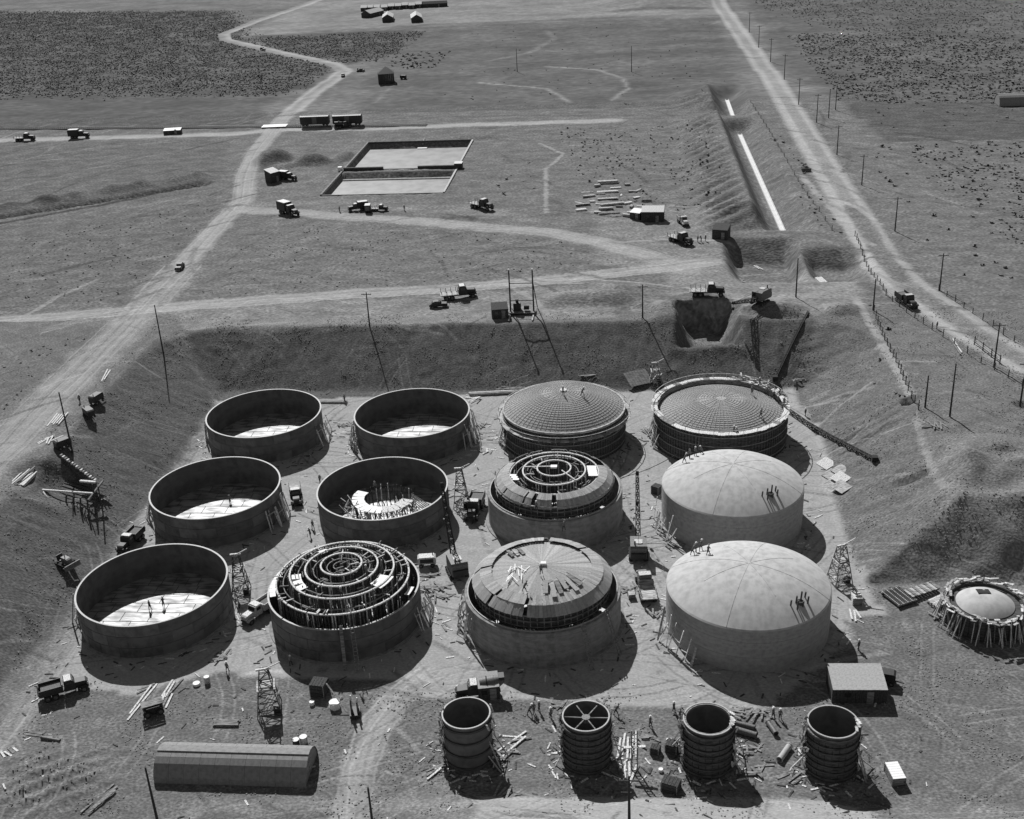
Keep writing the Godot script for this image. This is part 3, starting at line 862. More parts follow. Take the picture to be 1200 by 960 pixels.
func open_tank(c: int, r: int, label: String) -> Node3D:
	var t := thing("steel_tank", label, "tank", tank_at(c, r), 0.0, "large tanks in the excavation")
	plated_wall(t, RAD, WALL_H, 3, 22, M("steel"))
	part(t, "rim", lathe([Vector2(RAD + 0.06, WALL_H - 0.08), Vector2(RAD + 0.06, WALL_H + 0.03), Vector2(RAD - 0.22, WALL_H + 0.03), Vector2(RAD - 0.22, WALL_H - 0.08)], 96), M("rim_steel"))
	part(t, "floor_slab", lathe([Vector2(RAD - 0.2, 0.22), Vector2(0.0, 0.25)], 72), M("floor_steel"))
	for k in range(-4, 5):   # seams between the floor plates
		var z := k * 2.5
		var e := sqrt((RAD - 0.3) * (RAD - 0.3) - z * z)
		pbar(t, "floor_seam", Vector3(-e, 0.26, z), Vector3(e, 0.26, z), 0.09, 0.03, M("steel_b"))
		for q in 5:
			var x := -e + 2.0 * e * (q + 0.3 + 0.4 * (k & 1)) / 5.0
			if absf(z + 1.25) < 10.0 and Vector2(x, z + 2.5).length() < RAD - 0.4:
				pbar(t, "floor_seam", Vector3(x, 0.26, z), Vector3(x, 0.26, z + 2.5), 0.09, 0.03, M("steel_b"))
	part(t, "footing", lathe([Vector2(RAD + 0.55, -0.3), Vector2(RAD + 0.5, 0.14), Vector2(RAD, 0.16)], 72), M("concrete_dark"))
	return t

func dome_profile(r0: float, y0: float, rise: float, n := 18) -> Array:
	var p := []
	for k in n + 1:
		var u := 1.0 - float(k) / n
		p.append(Vector2(r0 * u, y0 + rise * (1.0 - pow(u, 2.3))))
	return p

func form_height(r: float) -> float:   # the timber dome form
	if r < 7.8:
		return 9.9 - 0.9 * pow(r / 7.8, 2.0)
	return 9.0 - 0.4 * (r - 7.8) / 1.4 if r < 9.2 else 8.6 - 1.15 * (r - 9.2) / 1.2

func concrete_tank(c: int, r: int, label: String) -> Node3D:
	var t := thing("concrete_tank", label, "tank", tank_at(c, r), 0.0, "large tanks in the excavation")
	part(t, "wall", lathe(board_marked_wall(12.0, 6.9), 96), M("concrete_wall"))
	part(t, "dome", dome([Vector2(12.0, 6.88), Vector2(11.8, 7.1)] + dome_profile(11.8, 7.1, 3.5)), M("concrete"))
	for k in 8:   # raised pour joints on the dome
		var a := TAU * k / 8.0 + 0.35
		var l := []
		var pr := dome_profile(11.8, 7.1, 3.5, 8)
		for q in range(0 if k % 2 == 0 else 3, 8):
			l.append([Vector3(pr[q].x * cos(a), pr[q].y, pr[q].x * sin(a)), Vector3(pr[q + 1].x * cos(a), pr[q + 1].y, pr[q + 1].x * sin(a)), 0.12, 0.08])
		part(t, "pour_joint", bars(l), M("concrete"))
	return t

func board_marked_wall(r: float, h: float) -> Array:   # the grooves that form boards leave
	var p := [Vector2(r, -0.2)]
	var n := int(h / 0.62)
	for k in range(1, n):
		var y := h * k / n
		var d := 0.05 if k % 4 == 0 else 0.02
		p.append_array([Vector2(r, y - 0.03), Vector2(r - d, y), Vector2(r + (0.012 if k % 2 else 0.0), y + 0.03)])
	p.append(Vector2(r, h))
	return p

func dome_y(rr: float) -> float:
	return 7.1 + 3.5 * (1.0 - pow(rr / 11.8, 2.3))

func risers(t: Node3D, a0: float, rr: float, n: int) -> void:   # short dark dowels standing out of the dome
	for k in n:
		var a := a0 + (k - n * 0.5) * 0.055
		var r := rr + (0.5 if k % 2 else -0.3)
		var at := Vector3(r * cos(a), dome_y(r) - 0.2, r * sin(a))
		ptube(t, "dowel", at, at + Vector3(0.1, 1.1 + 0.3 * (k % 3), 0.05), 0.13, M("rebar"), 1.0, 6)
	var c := Vector3(rr * cos(a0), dome_y(rr), rr * sin(a0))
	part(t, "manhole", lathe([Vector2(0.5, -0.2), Vector2(0.5, 0.35), Vector2(0.38, 0.35), Vector2(0.38, -0.1)], 14), M("rebar"), Transform3D(Basis.IDENTITY, c + Vector3(0.2, 0, -0.3)))

func ring_beam(t: Node3D, called: String, r: float, y: float, w: float, h: float, m: Material, n := 48, from := 0.0, to := TAU) -> MeshInstance3D:
	return part(t, called, lathe([Vector2(r - w * 0.5, y - h), Vector2(r + w * 0.5, y - h), Vector2(r + w * 0.5, y), Vector2(r - w * 0.5, y), Vector2(r - w * 0.5, y - h)], n, from, to), m)

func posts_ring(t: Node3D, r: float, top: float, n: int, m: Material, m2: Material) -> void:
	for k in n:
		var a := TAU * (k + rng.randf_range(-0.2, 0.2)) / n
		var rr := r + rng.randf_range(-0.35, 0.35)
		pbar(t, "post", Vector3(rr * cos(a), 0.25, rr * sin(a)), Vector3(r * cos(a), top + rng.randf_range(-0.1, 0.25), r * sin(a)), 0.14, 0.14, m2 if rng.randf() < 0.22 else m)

func radial_boards(t: Node3D, r0: float, r1: float, from: float, to: float, n: int, skip: Array, lift := 0.0) -> void:
	var shades := [M("plank_a"), M("plank_b"), M("plank_b"), M("plank_c"), M("plank_a")]
	for k in n:
		if k in skip:
			continue
		var a := lerpf(from, to, (k + 0.5) / n)
		var w := r1 * (to - from) / n * 0.93
		var wi := maxf(r0 * (to - from) / n * 0.93, 0.02)
		var y0 := form_height(r0) + lift + rng.randf_range(-0.02, 0.05)
		var y1 := form_height(r1) + lift + rng.randf_range(-0.02, 0.05)
		var d := Vector3(cos(a), 0, sin(a))
		var e := Vector3(-sin(a), 0, cos(a))
		var v := PackedVector3Array()
		var up := (d * (y0 - y1) + Vector3.UP * (r1 - r0)).normalized()
		for s in [0.0, -0.07]:
			v.append(d * r0 + e * wi * 0.5 + Vector3.UP * y0 + up * s)
			v.append(d * r1 + e * w * 0.5 + Vector3.UP * y1 + up * s)
			v.append(d * r1 - e * w * 0.5 + Vector3.UP * y1 + up * s)
			v.append(d * r0 - e * wi * 0.5 + Vector3.UP * y0 + up * s)
		var nm := PackedVector3Array()
		for q in 4:
			nm.append(up)
		for q in 4:
			nm.append((v[q] - (v[0] + v[2]) * 0.5).normalized())
		part(t, "board", make_mesh(v, nm, PackedInt32Array([0, 1, 2, 0, 2, 3, 0, 4, 5, 0, 5, 1, 1, 5, 6, 1, 6, 2, 2, 6, 7, 2, 7, 3, 3, 7, 4, 3, 4, 0])), shades[rng.randi() % 5])

func rim_lattice(t: Node3D, r: float, y0: float, y1: float, n: int) -> void:
	for k in n:
		var a := TAU * k / n
		var p := Vector3(r * cos(a), 0, r * sin(a))
		pbar(t, "stud", p + Vector3(0, y0, 0), p + Vector3(0, y1, 0), 0.12, 0.12, M("timber_grey"))
	for q in 3:
		ring_beam(t, "waler", r + 0.08, lerpf(y0 + 0.5, y1, q / 2.0), 0.12, 0.14, M("timber_grey"))
	part(t, "sheathing", lathe([Vector2(r - 0.12, y0), Vector2(r - 0.12, y1)], 64), M("timber_dark"))

# ---------------------------------------------------------------- lattice towers, cranes
func lattice(a: Vector3, b: Vector3, w0: float, w1: float, bays: int, bar: float) -> Array:   # [chords, lacing] as lists of bars
	var bs := along(a, b)
	var chords := []
	var lace := []
	var cor := []
	for k in bays + 1:
		var t := float(k) / bays
		var w := lerpf(w0, w1, t) * 0.5
		var c := a.lerp(b, t)
		cor.append([c + bs.y * w + bs.z * w, c + bs.y * w - bs.z * w, c - bs.y * w - bs.z * w, c - bs.y * w + bs.z * w])
	for q in 4:
		chords.append([cor[0][q], cor[bays][q], bar * 1.3])
	for k in bays:
		for q in 4:
			if k % 2 == 0:
				lace.append([cor[k][q], cor[k + 1][(q + 1) % 4], bar])
			else:
				lace.append([cor[k][(q + 1) % 4], cor[k + 1][q], bar])
			lace.append([cor[k + 1][q], cor[k + 1][(q + 1) % 4], bar])
	return [chords, lace]

func lattice_parts(t: Node3D, a: Vector3, b: Vector3, w0: float, w1: float, bays: int, bar: float, m: Material, chord_name := "chord") -> void:
	var l: Array = lattice(a, b, w0, w1, bays, bar)
	for e in l[0]:
		pbar(t, chord_name, e[0], e[1], e[2], e[2], m)
	part(t, "lacing", bars(l[1]), m)

func hoist_tower(x: float, z: float, h: float, w: float, label: String, turn: float, pale := false) -> void:
	var t := thing("hoist_tower", label, "tower", Vector3(x, ground_y(x, z), z), turn, "timber hoist towers beside the tanks")
	var m := M("timber_dark") if not pale else M("timber_grey")
	lattice_parts(t, Vector3(0, -0.1, 0), Vector3(0, h, 0), w, w * 0.32, 6, 0.09, m, "leg")
	pbox(t, "platform", Vector3(0, h * 0.62, 0), Vector3(w * 0.75, 0.1, w * 0.75), M("timber"))
	pbox(t, "head_beam", Vector3(0, h + 0.12, 0), Vector3(w * 0.6, 0.25, 0.3), M("timber_pale"))
	pbar(t, "jib", Vector3(0, h, 0), Vector3(w * 0.7, h + 1.1, 0.3), 0.14, 0.14, M("timber_pale"))
	pbox(t, "bucket", Vector3(w * 0.3, 0.45, w * 0.2), Vector3(0.9, 0.9, 0.9), M("dark_paint"))
	for k in 3:
		pbar(t, "loose_plank", Vector3(-w * 0.4 + k * 0.4, 0.05, w * 0.3), Vector3(w * 0.2 + k * 0.5, h * 0.36, -w * 0.2), 0.25, 0.06, M("timber_pale"))

func tracks(t: Node3D, l: float, gauge: float) -> void:
	for s in [-1.0, 1.0]:
		var tr := part(t, "crawler_track", prism([Vector2(-l * 0.5 + 0.3, 0), Vector2(l * 0.5 - 0.3, 0), Vector2(l * 0.5, 0.35), Vector2(l * 0.5 - 0.3, 0.8), Vector2(-l * 0.5 + 0.3, 0.8), Vector2(-l * 0.5, 0.35)], 0.55), M("tyre"), Transform3D(Basis.IDENTITY, Vector3(0, 0, s * gauge * 0.5)))
		for k in 4:
			ptube(tr, "roller", Vector3(-l * 0.34 + k * l * 0.226, 0.3, s * 0.2), Vector3(-l * 0.34 + k * l * 0.226, 0.3, s * 0.33), 0.22, M("mid_paint"), 1.0, 8)

func crawler_crane(x: float, z: float, turn: float, boom: float, lift: float, label: String, swing := 0.0, y := -99.0) -> Node3D:
	var t := thing("crawler_crane", label, "crane", Vector3(x, ground_y(x, z) if y < -50.0 else y, z), turn)
	tracks(t, 3.8, 2.6)
	ptube(t, "turntable", Vector3(0, 0.8, 0), Vector3(0, 1.1, 0), 1.1, M("tyre"), 1.0, 14)
	var b := Basis(Vector3.UP, swing)
	var house := part(t, "house", prism([Vector2(-2.6, 1.1), Vector2(1.4, 1.1), Vector2(1.4, 3.0), Vector2(0.9, 3.3), Vector2(-2.3, 3.3), Vector2(-2.6, 3.0)], 2.7), M("mid_paint"), Transform3D(b, Vector3.ZERO))
	pbox(house, "cab_window", Vector3(1.41, 2.4, 0.75), Vector3(0.04, 0.9, 0.9), M("window_glass"))
	pbox(house, "side_door", Vector3(-0.4, 2.1, 1.36), Vector3(1.2, 1.5, 0.04), M("dark_paint"))
	pbox(house, "roof_hatch", Vector3(-0.9, 3.36, 0.0), Vector3(1.3, 0.12, 1.3), M("pale_paint"))
	ptube(house, "stack", Vector3(-1.9, 3.25, -0.6), Vector3(-1.9, 4.0, -0.6), 0.13, M("tyre"), 1.0, 8)
	pbox(t, "counterweight", b * Vector3(-2.75, 1.7, 0), Vector3(0.4, 1.0, 2.5), M("dark_paint"), b)
	var foot := b * Vector3(1.3, 1.3, 0)
	var tip := b * Vector3(1.3 + boom * cos(lift), 1.3 + boom * sin(lift), 0)
	lattice_parts(t, foot, tip, 0.8, 0.45, int(boom / 1.2), 0.09, M("dark_paint"), "boom_chord")
	ptube(t, "sheave", tip + b * Vector3(0, 0, -0.25), tip + b * Vector3(0, 0, 0.25), 0.35, M("tyre"), 1.0, 10)
	pbar(t, "stay_cable", b * Vector3(-1.8, 3.3, 0), tip, 0.05, 0.05, M("tyre"))
	pbar(t, "hoist_cable", tip, tip + Vector3(0, -boom * sin(lift) * 0.55, 0), 0.05, 0.05, M("tyre"))
	pbox(t, "hook_block", tip + Vector3(0, -boom * sin(lift) * 0.55 - 0.3, 0), Vector3(0.4, 0.7, 0.4), M("dark_paint"))
	return t

# ---------------------------------------------------------------- vehicles: +x is forward
func wheel(t: Node3D, x: float, z: float, r: float, w := 0.3) -> void:
	var o := ptube(t, "wheel", Vector3(x, r, z - w * 0.5), Vector3(x, r, z + w * 0.5), r, M("tyre"), 1.0, 12)
	part(o, "rim", unit_tube(10, 1.0), M("mid_paint"), Transform3D(Basis.from_scale(Vector3(1.06, 0.55, 0.55)), Vector3.ZERO))

func truck(kind: String, x: float, z: float, turn: float, label: String, paint := "dark_paint", y := -99.0, k := 1.0) -> Node3D:
	var t := thing({"dump": "dump_truck", "flat": "flatbed_truck", "box": "box_truck", "mixer": "mixer_truck", "tank": "tank_truck"}[kind], label, "truck", Vector3(x, (ground_y(x, z) if y < -50.0 else y) - 0.03, z), turn, "trucks on the site")
	t.scale = Vector3.ONE * k
	var p := M(paint)
	pbox(t, "chassis", Vector3(-0.2, 0.78, 0), Vector3(6.4, 0.24, 0.9), M("dark_paint"))
	for s in [-1.0, 1.0]:
		wheel(t, 2.2, s * 0.85, 0.48)
		wheel(t, -1.7, s * 0.85, 0.5, 0.5)
		wheel(t, -2.75, s * 0.85, 0.5, 0.5)
		part(t, "fender", prism([Vector2(1.4, 0.75), Vector2(1.75, 1.1), Vector2(2.5, 1.15), Vector2(2.95, 0.85), Vector2(2.8, 0.8), Vector2(2.45, 1.02), Vector2(1.8, 1.0), Vector2(1.55, 0.72)], 0.45), p, Transform3D(Basis.IDENTITY, Vector3(0, 0, s * 0.85)))
		part(t, "headlight", unit_tube(8, 1.0), M("pale_paint"), Transform3D(Basis.from_scale(Vector3(0.2, 0.14, 0.14)), Vector3(2.85, 1.25, s * 0.6)))
	part(t, "hood", prism([Vector2(1.1, 0.85), Vector2(2.85, 0.85), Vector2(2.85, 1.55), Vector2(2.6, 1.7), Vector2(1.1, 1.8)], 1.15), p)
	var cab := part(t, "cab", prism([Vector2(-0.3, 0.85), Vector2(1.2, 0.85), Vector2(1.2, 1.75), Vector2(0.95, 2.45), Vector2(0.7, 2.55), Vector2(-0.1, 2.55), Vector2(-0.3, 2.4)], 1.75), p)
	pbox(cab, "windscreen", Vector3(1.1, 2.08, 0), Vector3(0.03, 0.55, 1.4), M("window_glass"), Basis(Vector3.BACK, 0.34))
	for s in [-1.0, 1.0]:
		pbox(cab, "side_window", Vector3(0.4, 2.05, s * 0.885), Vector3(0.8, 0.5, 0.03), M("window_glass"))
	pbox(cab, "roof", Vector3(0.3, 2.58, 0), Vector3(0.95, 0.06, 1.6), M("pale_paint") if paint != "white_paint" else p)
	if kind == "dump":
		var bed := part(t, "dump_bed", prism([Vector2(-3.7, 1.05), Vector2(-0.5, 1.05), Vector2(-0.45, 2.3), Vector2(-0.6, 2.3), Vector2(-0.7, 1.25), Vector2(-3.5, 1.25), Vector2(-3.85, 1.7), Vector2(-3.95, 1.65)], 2.1), p)
		for s in [-1.0, 1.0]:
			pbox(bed, "side_board", Vector3(-2.1, 1.62, s * 1.06), Vector3(3.2, 1.1, 0.1), p)
		pbox(bed, "load", Vector3(-2.1, 1.5, 0), Vector3(2.7, 0.5, 1.9), M("ballast"))
	elif kind == "flat":
		pbox(t, "deck", Vector3(-2.1, 1.1, 0), Vector3(3.5, 0.14, 2.2), M("timber"))
		pbox(t, "headboard", Vector3(-0.45, 1.6, 0), Vector3(0.1, 0.9, 2.1), M("timber_grey"))
		for q in 4:
			for s in [-1.0, 1.0]:
				pbox(t, "stake", Vector3(-3.6 + q * 0.95, 1.55, s * 1.05), Vector3(0.1, 0.8, 0.08), M("timber_grey"))
	elif kind == "box":
		var bo := part(t, "box_body", prism([Vector2(-4.0, 0.95), Vector2(-0.45, 0.95), Vector2(-0.45, 2.9), Vector2(-0.6, 3.05), Vector2(-3.85, 3.05), Vector2(-4.0, 2.9)], 2.2), p)
		pbox(bo, "roof", Vector3(-2.2, 3.08, 0), Vector3(3.3, 0.06, 2.0), M("pale_paint"))
		pbox(bo, "rear_door", Vector3(-4.02, 1.9, 0), Vector3(0.04, 1.6, 1.5), M("mid_paint"))
	elif kind == "mixer":
		var dr := ptube(t, "drum", Vector3(-0.6, 1.9, 0), Vector3(-2.6, 2.1, 0), 1.05, M("mid_paint"), 1.0, 14)
		ptube(t, "drum_cone", Vector3(-2.6, 2.1, 0), Vector3(-3.9, 2.5, 0), 1.04, M("mid_paint"), 0.5, 14)
		part(dr, "band", unit_tube(14, 1.0), M("tyre"), Transform3D(Basis.from_scale(Vector3(0.08, 1.05, 1.05)), Vector3.ZERO))
		pbox(t, "hopper", Vector3(-3.6, 3.0, 0), Vector3(0.8, 0.5, 1.2), M("dark_paint"))
	else:
		ptube(t, "tank", Vector3(-0.5, 1.8, 0), Vector3(-3.9, 1.8, 0), 0.9, p, 1.0, 14)
		ptube(t, "filler", Vector3(-2.2, 2.6, 0), Vector3(-2.2, 2.85, 0), 0.3, M("mid_paint"), 1.0, 8)
		pbox(t, "running_board", Vector3(-2.2, 1.0, 0), Vector3(3.4, 0.1, 2.0), M("dark_paint"))
	return t

func car(x: float, z: float, turn: float, label: String, paint := "dark_paint") -> Node3D:
	var t := thing("sedan_car", label, "car", Vector3(x, ground_y(x, z) - 0.03, z), turn, "cars on the roads")
	var p := M(paint)
	for s in [-1.0, 1.0]:
		wheel(t, 1.45, s * 0.72, 0.36, 0.2)
		wheel(t, -1.4, s * 0.72, 0.36, 0.2)
		part(t, "fender", prism([Vector2(0.8, 0.5), Vector2(1.1, 0.85), Vector2(1.7, 0.85), Vector2(2.1, 0.5), Vector2(1.9, 0.45), Vector2(1.6, 0.75), Vector2(1.2, 0.75), Vector2(1.0, 0.45)], 0.35), p, Transform3D(Basis.IDENTITY, Vector3(0, 0, s * 0.72)))
	part(t, "body", prism([Vector2(-2.25, 0.45), Vector2(2.1, 0.45), Vector2(2.15, 0.95), Vector2(1.95, 1.1), Vector2(0.7, 1.18), Vector2(-1.7, 1.15), Vector2(-2.25, 0.85)], 1.45), p)
	var top := part(t, "cabin", prism([Vector2(-1.75, 1.1), Vector2(0.75, 1.12), Vector2(0.35, 1.62), Vector2(0.0, 1.72), Vector2(-0.8, 1.72), Vector2(-1.3, 1.55)], 1.35), p)
	pbox(top, "windscreen", Vector3(0.58, 1.4, 0), Vector3(0.03, 0.42, 1.1), M("window_glass"), Basis(Vector3.BACK, 0.68))
	for s in [-1.0, 1.0]:
		pbox(top, "side_window", Vector3(-0.4, 1.42, s * 0.685), Vector3(1.4, 0.36, 0.03), M("window_glass"))
	pbox(t, "bumper", Vector3(2.25, 0.5, 0), Vector3(0.1, 0.16, 1.5), M("rim_steel"))
	return t

func tractor(x: float, z: float, turn: float, label: String) -> void:
	var t := thing("crawler_tractor", label, "tractor", Vector3(x, ground_y(x, z) - 0.03, z), turn)
	tracks(t, 3.0, 1.9)
	part(t, "engine", prism([Vector2(-0.2, 0.7), Vector2(1.5, 0.7), Vector2(1.5, 1.6), Vector2(1.2, 1.75), Vector2(-0.2, 1.75)], 0.9), M("mid_paint"))
	part(t, "seat", prism([Vector2(-1.2, 0.8), Vector2(-0.3, 0.8), Vector2(-0.3, 1.1), Vector2(-1.0, 1.2), Vector2(-1.15, 1.8), Vector2(-1.3, 1.8)], 1.1), M("dark_paint"))
	part(t, "blade", prism([Vector2(2.0, 0.1), Vector2(2.15, 0.1), Vector2(2.05, 0.6), Vector2(2.2, 1.1), Vector2(2.05, 1.1), Vector2(1.9, 0.6)], 3.0), M("mid_paint"))
	for s in [-1.0, 1.0]:
		pbar(t, "push_arm", Vector3(-0.4, 0.5, s * 1.3), Vector3(2.0, 0.5, s * 1.3), 0.14, 0.18, M("dark_paint"))
	ptube(t, "exhaust", Vector3(0.7, 1.7, 0.2), Vector3(0.7, 2.4, 0.2), 0.07, M("tyre"), 1.0, 6)

func compressor(x: float, z: float, turn: float, label: String, paint := "mid_paint") -> void:
	var t := thing("air_compressor", label, "compressor", Vector3(x, ground_y(x, z) - 0.02, z), turn, "wheeled machines on the site")
	part(t, "housing", prism([Vector2(-1.6, 0.6), Vector2(1.4, 0.6), Vector2(1.4, 1.7), Vector2(1.1, 1.9), Vector2(-1.3, 1.9), Vector2(-1.6, 1.7)], 1.4), M(paint))
	for s in [-1.0, 1.0]:
		wheel(t, -1.0, s * 0.75, 0.36, 0.2)
		wheel(t, 0.9, s * 0.75, 0.36, 0.2)
		pbox(t, "side_panel", Vector3(-0.1, 1.25, s * 0.71), Vector3(2.2, 0.7, 0.04), M("dark_paint"))
	pbar(t, "drawbar", Vector3(1.3, 0.5, 0), Vector3(2.6, 0.35, 0), 0.12, 0.12, M("dark_paint"))
	ptube(t, "exhaust", Vector3(-1.1, 1.85, 0.3), Vector3(-1.1, 2.3, 0.3), 0.08, M("tyre"), 1.0, 6)

# ---------------------------------------------------------------- poles, fences
func power_pole(x: float, z: float, h: float, label: String, turn := 0.0, arms := 1, lean := 0.0, y := -99.0) -> Node3D:
	var t := thing("power_pole", label, "pole", Vector3(x, ground_y(x, z) if y < -50.0 else y, z), turn, "power poles")
	ptube(t, "pole", Vector3(0, -0.4, 0), Vector3(lean, h, 0), 0.19, M("creosote"), 0.6, 8)
	for k in arms:
		var yy := h - 0.5 - 0.9 * k
		var arm := pbox(t, "crossarm", Vector3(lean * yy / h, yy, 0.16), Vector3(2.3, 0.14, 0.12), M("timber_dark"))
		for q in [-1.0, -0.6, 0.6, 1.0]:
			ptube(t, "insulator", Vector3(lean * yy / h + q, yy + 0.07, 0.16), Vector3(lean * yy / h + q, yy + 0.27, 0.16), 0.06, M("rim_steel"), 0.7, 6)
		pbar(t, "brace", Vector3(lean * yy / h - 0.7, yy - 0.03, 0.12), Vector3(lean, yy - 0.8, 0.12), 0.05, 0.03, M("timber_dark"))
	return t

func fence(pts: Array, gap: float, label: String, h := 1.5) -> void:
	var t := thing("post_fence", label, "fence", Vector3(pts[0].x, ground_y(pts[0].x, pts[0].y), pts[0].y))
	var base := t.position
	var prev := Vector3.INF
	for k in pts.size() - 1:
		var a: Vector2 = pts[k]
		var b: Vector2 = pts[k + 1]
		var n := maxi(int(a.distance_to(b) / gap), 1)
		for i in n + (1 if k == pts.size() - 2 else 0):
			var p := a.lerp(b, float(i) / n)
			var q := Vector3(p.x, ground_y(p.x, p.y), p.y) - base
			var hh := h * rng.randf_range(0.85, 1.25)
			pbar(t, "post", q + Vector3(0, -0.3, 0), q + Vector3(rng.randf_range(-0.1, 0.1), hh, 0), 0.16, 0.16, M("creosote"))
			if prev != Vector3.INF:
				for w in [0.5, 0.95, 1.35]:
					pbar(t, "wire", prev + Vector3(0, w, 0), q + Vector3(0, w, 0), 0.03, 0.03, M("rebar"))
			prev = q

# ---------------------------------------------------------------- lumber, drums, sheds
func lumber_pile(x: float, z: float, turn: float, l: float, wide: int, high: int, label: String, shade := "timber", board := 0.3) -> void:
	var t := thing("lumber_pile", label, "lumber", Vector3(x, ground_y(x, z), z), turn, "stacks of lumber")
	for s in [-0.35, 0.35]:
		pbox(t, "bearer", Vector3(l * s, 0.05, 0), Vector3(0.15, 0.14, wide * board + 0.2), M("timber_grey"))
	for j in high:
		for i in wide:
			var ll := l * rng.randf_range(0.86, 1.0)
			pbox(t, "board", Vector3(rng.randf_range(-0.15, 0.15), 0.14 + j * board * 0.55, (i - (wide - 1) * 0.5) * board), Vector3(ll, board * 0.5, board * 0.88), M(shade if rng.randf() < 0.75 else "timber_pale"))

func loose_boards(x: float, z: float, turn: float, l: float, n: int, label: String, shade := "timber_pale", spread := 0.5) -> void:
	var t := thing("loose_boards", label, "boards", Vector3(x, ground_y(x, z), z), turn, "loose boards on the ground")
	for k in n:
		var a := rng.randf_range(-spread, spread)
		var c := Vector3(rng.randf_range(-0.5, 0.5), 0.05 + 0.055 * k, (k - n * 0.5) * 0.55)
		var d := Vector3(cos(a), rng.randf_range(-0.01, 0.04), sin(a)) * l * rng.randf_range(0.32, 0.5)
		pbar(t, "board", c - d, c + d, 0.28, 0.06, M(shade if rng.randf() < 0.7 else "timber_grey"))

func leaning_boards(c: Vector3, a0: float, a1: float, r: float, h: float, n: int, label: String) -> void:
	var t := thing("scaffold_boards", label, "scaffolding", c, 0.0, "boards leaning on the tanks")
	for k in n:
		var a := lerpf(a0, a1, (k + 0.5) / n) + rng.randf_range(-0.04, 0.04)
		var d := Vector3(cos(a), 0, sin(a))
		var e := Vector3(-sin(a), 0, cos(a))
		var off := rng.randf_range(0.5, 1.5)
		var foot := d * (r + off) + e * rng.randf_range(-0.8, 0.8)
		foot.y = 0.02
		pbar(t, "board", foot, d * (r + 0.12) + Vector3(0, h * rng.randf_range(0.45, 1.0), 0), 0.32, 0.08, M("timber_pale" if k % 3 else "timber"))
	for k in 3:
		var a := lerpf(a0, a1, (k + 0.5) / 3.0)
		var d := Vector3(cos(a), 0, sin(a))
		var e := Vector3(-sin(a), 0, cos(a))
		pbar(t, "ledger", d * (r + 0.5) - e * 1.5 + Vector3(0, 1.2 + k, 0), d * (r + 0.5) + e * 1.5 + Vector3(0, 1.3 + k, 0), 0.14, 0.1, M("timber"))

func drum(x: float, z: float, r: float, h: float, label: String, m := "pale_paint") -> void:
	var t := thing("steel_drum", label, "drum", Vector3(x, ground_y(x, z) - 0.02, z), 0.0, "drums on the site")
	part(t, "barrel", lathe([Vector2(r, 0), Vector2(r, h * 0.33), Vector2(r * 1.05, h * 0.36), Vector2(r, h * 0.39), Vector2(r, h * 0.64), Vector2(r * 1.05, h * 0.67), Vector2(r, h * 0.7), Vector2(r, h)], 16), M(m))
	part(t, "lid", lathe([Vector2(r * 1.03, h), Vector2(r * 1.03, h + 0.05), Vector2(r * 0.9, h + 0.02), Vector2(0, h + 0.02)], 16), M("white_paint"))

func shed(x: float, z: float, turn: float, l: float, w: float, h: float, label: String, wall := "tar_paper", roof := "sheet_iron", flat := false, y := -99.0, cat := "shed", called := "wooden_shed") -> Node3D:
	var t := thing(called, label, cat, Vector3(x, (ground_y(x, z) if y < -50.0 else y) - 0.05, z), turn)
	# walls of upright boards
	var n := maxi(int(l / 0.5), 2)
	for s in [-1.0, 1.0]:
		var hs := h if not flat else (h if s > 0 else h * 1.25)
		for k in n:
			pbox(t, "wall_board", Vector3(-l * 0.5 + l * (k + 0.5) / n, hs * 0.5, s * w * 0.5), Vector3(l / n * 0.94, hs, 0.08), M(wall))
	for s in [-1.0, 1.0]:
		var poly: Array
		if flat:
			poly = [Vector2(-w * 0.5, 0), Vector2(w * 0.5, 0), Vector2(w * 0.5, h), Vector2(-w * 0.5, h * 1.25)]
		else:
			poly = [Vector2(-w * 0.5, 0), Vector2(w * 0.5, 0), Vector2(w * 0.5, h), Vector2(0, h + w * 0.28), Vector2(-w * 0.5, h)]
		part(t, "end_wall", prism(poly, 0.08), M(wall), Transform3D(Basis(Vector3.UP, -PI / 2), Vector3(s * (l * 0.5 - 0.02), 0, 0)))
	if flat:
		var b := along(Vector3(0, h, w * 0.5), Vector3(0, h * 1.25, -w * 0.5))
		for k in maxi(int(l / 1.0), 2):
			var nn := maxi(int(l / 1.0), 2)
			pbox(t, "roof_sheet", Vector3(-l * 0.5 + l * (k + 0.5) / nn, h * 1.125 + 0.08 + 0.012 * (k % 2), 0), Vector3(Vector2(w, h * 0.25).length() + 0.5, 0.05, l / nn + 0.05), M(roof), b)
	else:
		for s in [-1.0, 1.0]:
			var e := Vector3(0, h - 0.1, s * (w * 0.5 + 0.25))
			var rg := Vector3(0, h + w * 0.28 + 0.08, 0)
			var nn := maxi(int(l / 1.0), 2)
			for k in nn:
				var xx := -l * 0.5 + l * (k + 0.5) / nn
				pbox(t, "roof_sheet", Vector3(xx, 0.012 * (k % 2), 0) + (e + rg) * 0.5, Vector3(e.distance_to(rg), 0.06, l / nn + 0.04), M(roof), along(e, rg))
	var dr := pbox(t, "door", Vector3(l * 0.2, 1.0, w * 0.5 + 0.06), Vector3(0.9, 1.95, 0.05), M("timber_grey"))
	part(dr, "handle", unit_box, M("rim_steel"), Transform3D(Basis.from_scale(Vector3(0.08, 0.06, 1.5)), Vector3(0.35, 0, 0.8)))
	pbox(t, "window", Vector3(-l * 0.22, h * 0.6, w * 0.5 + 0.06), Vector3(0.8, 0.7, 0.05), M("window_glass"))
	return t

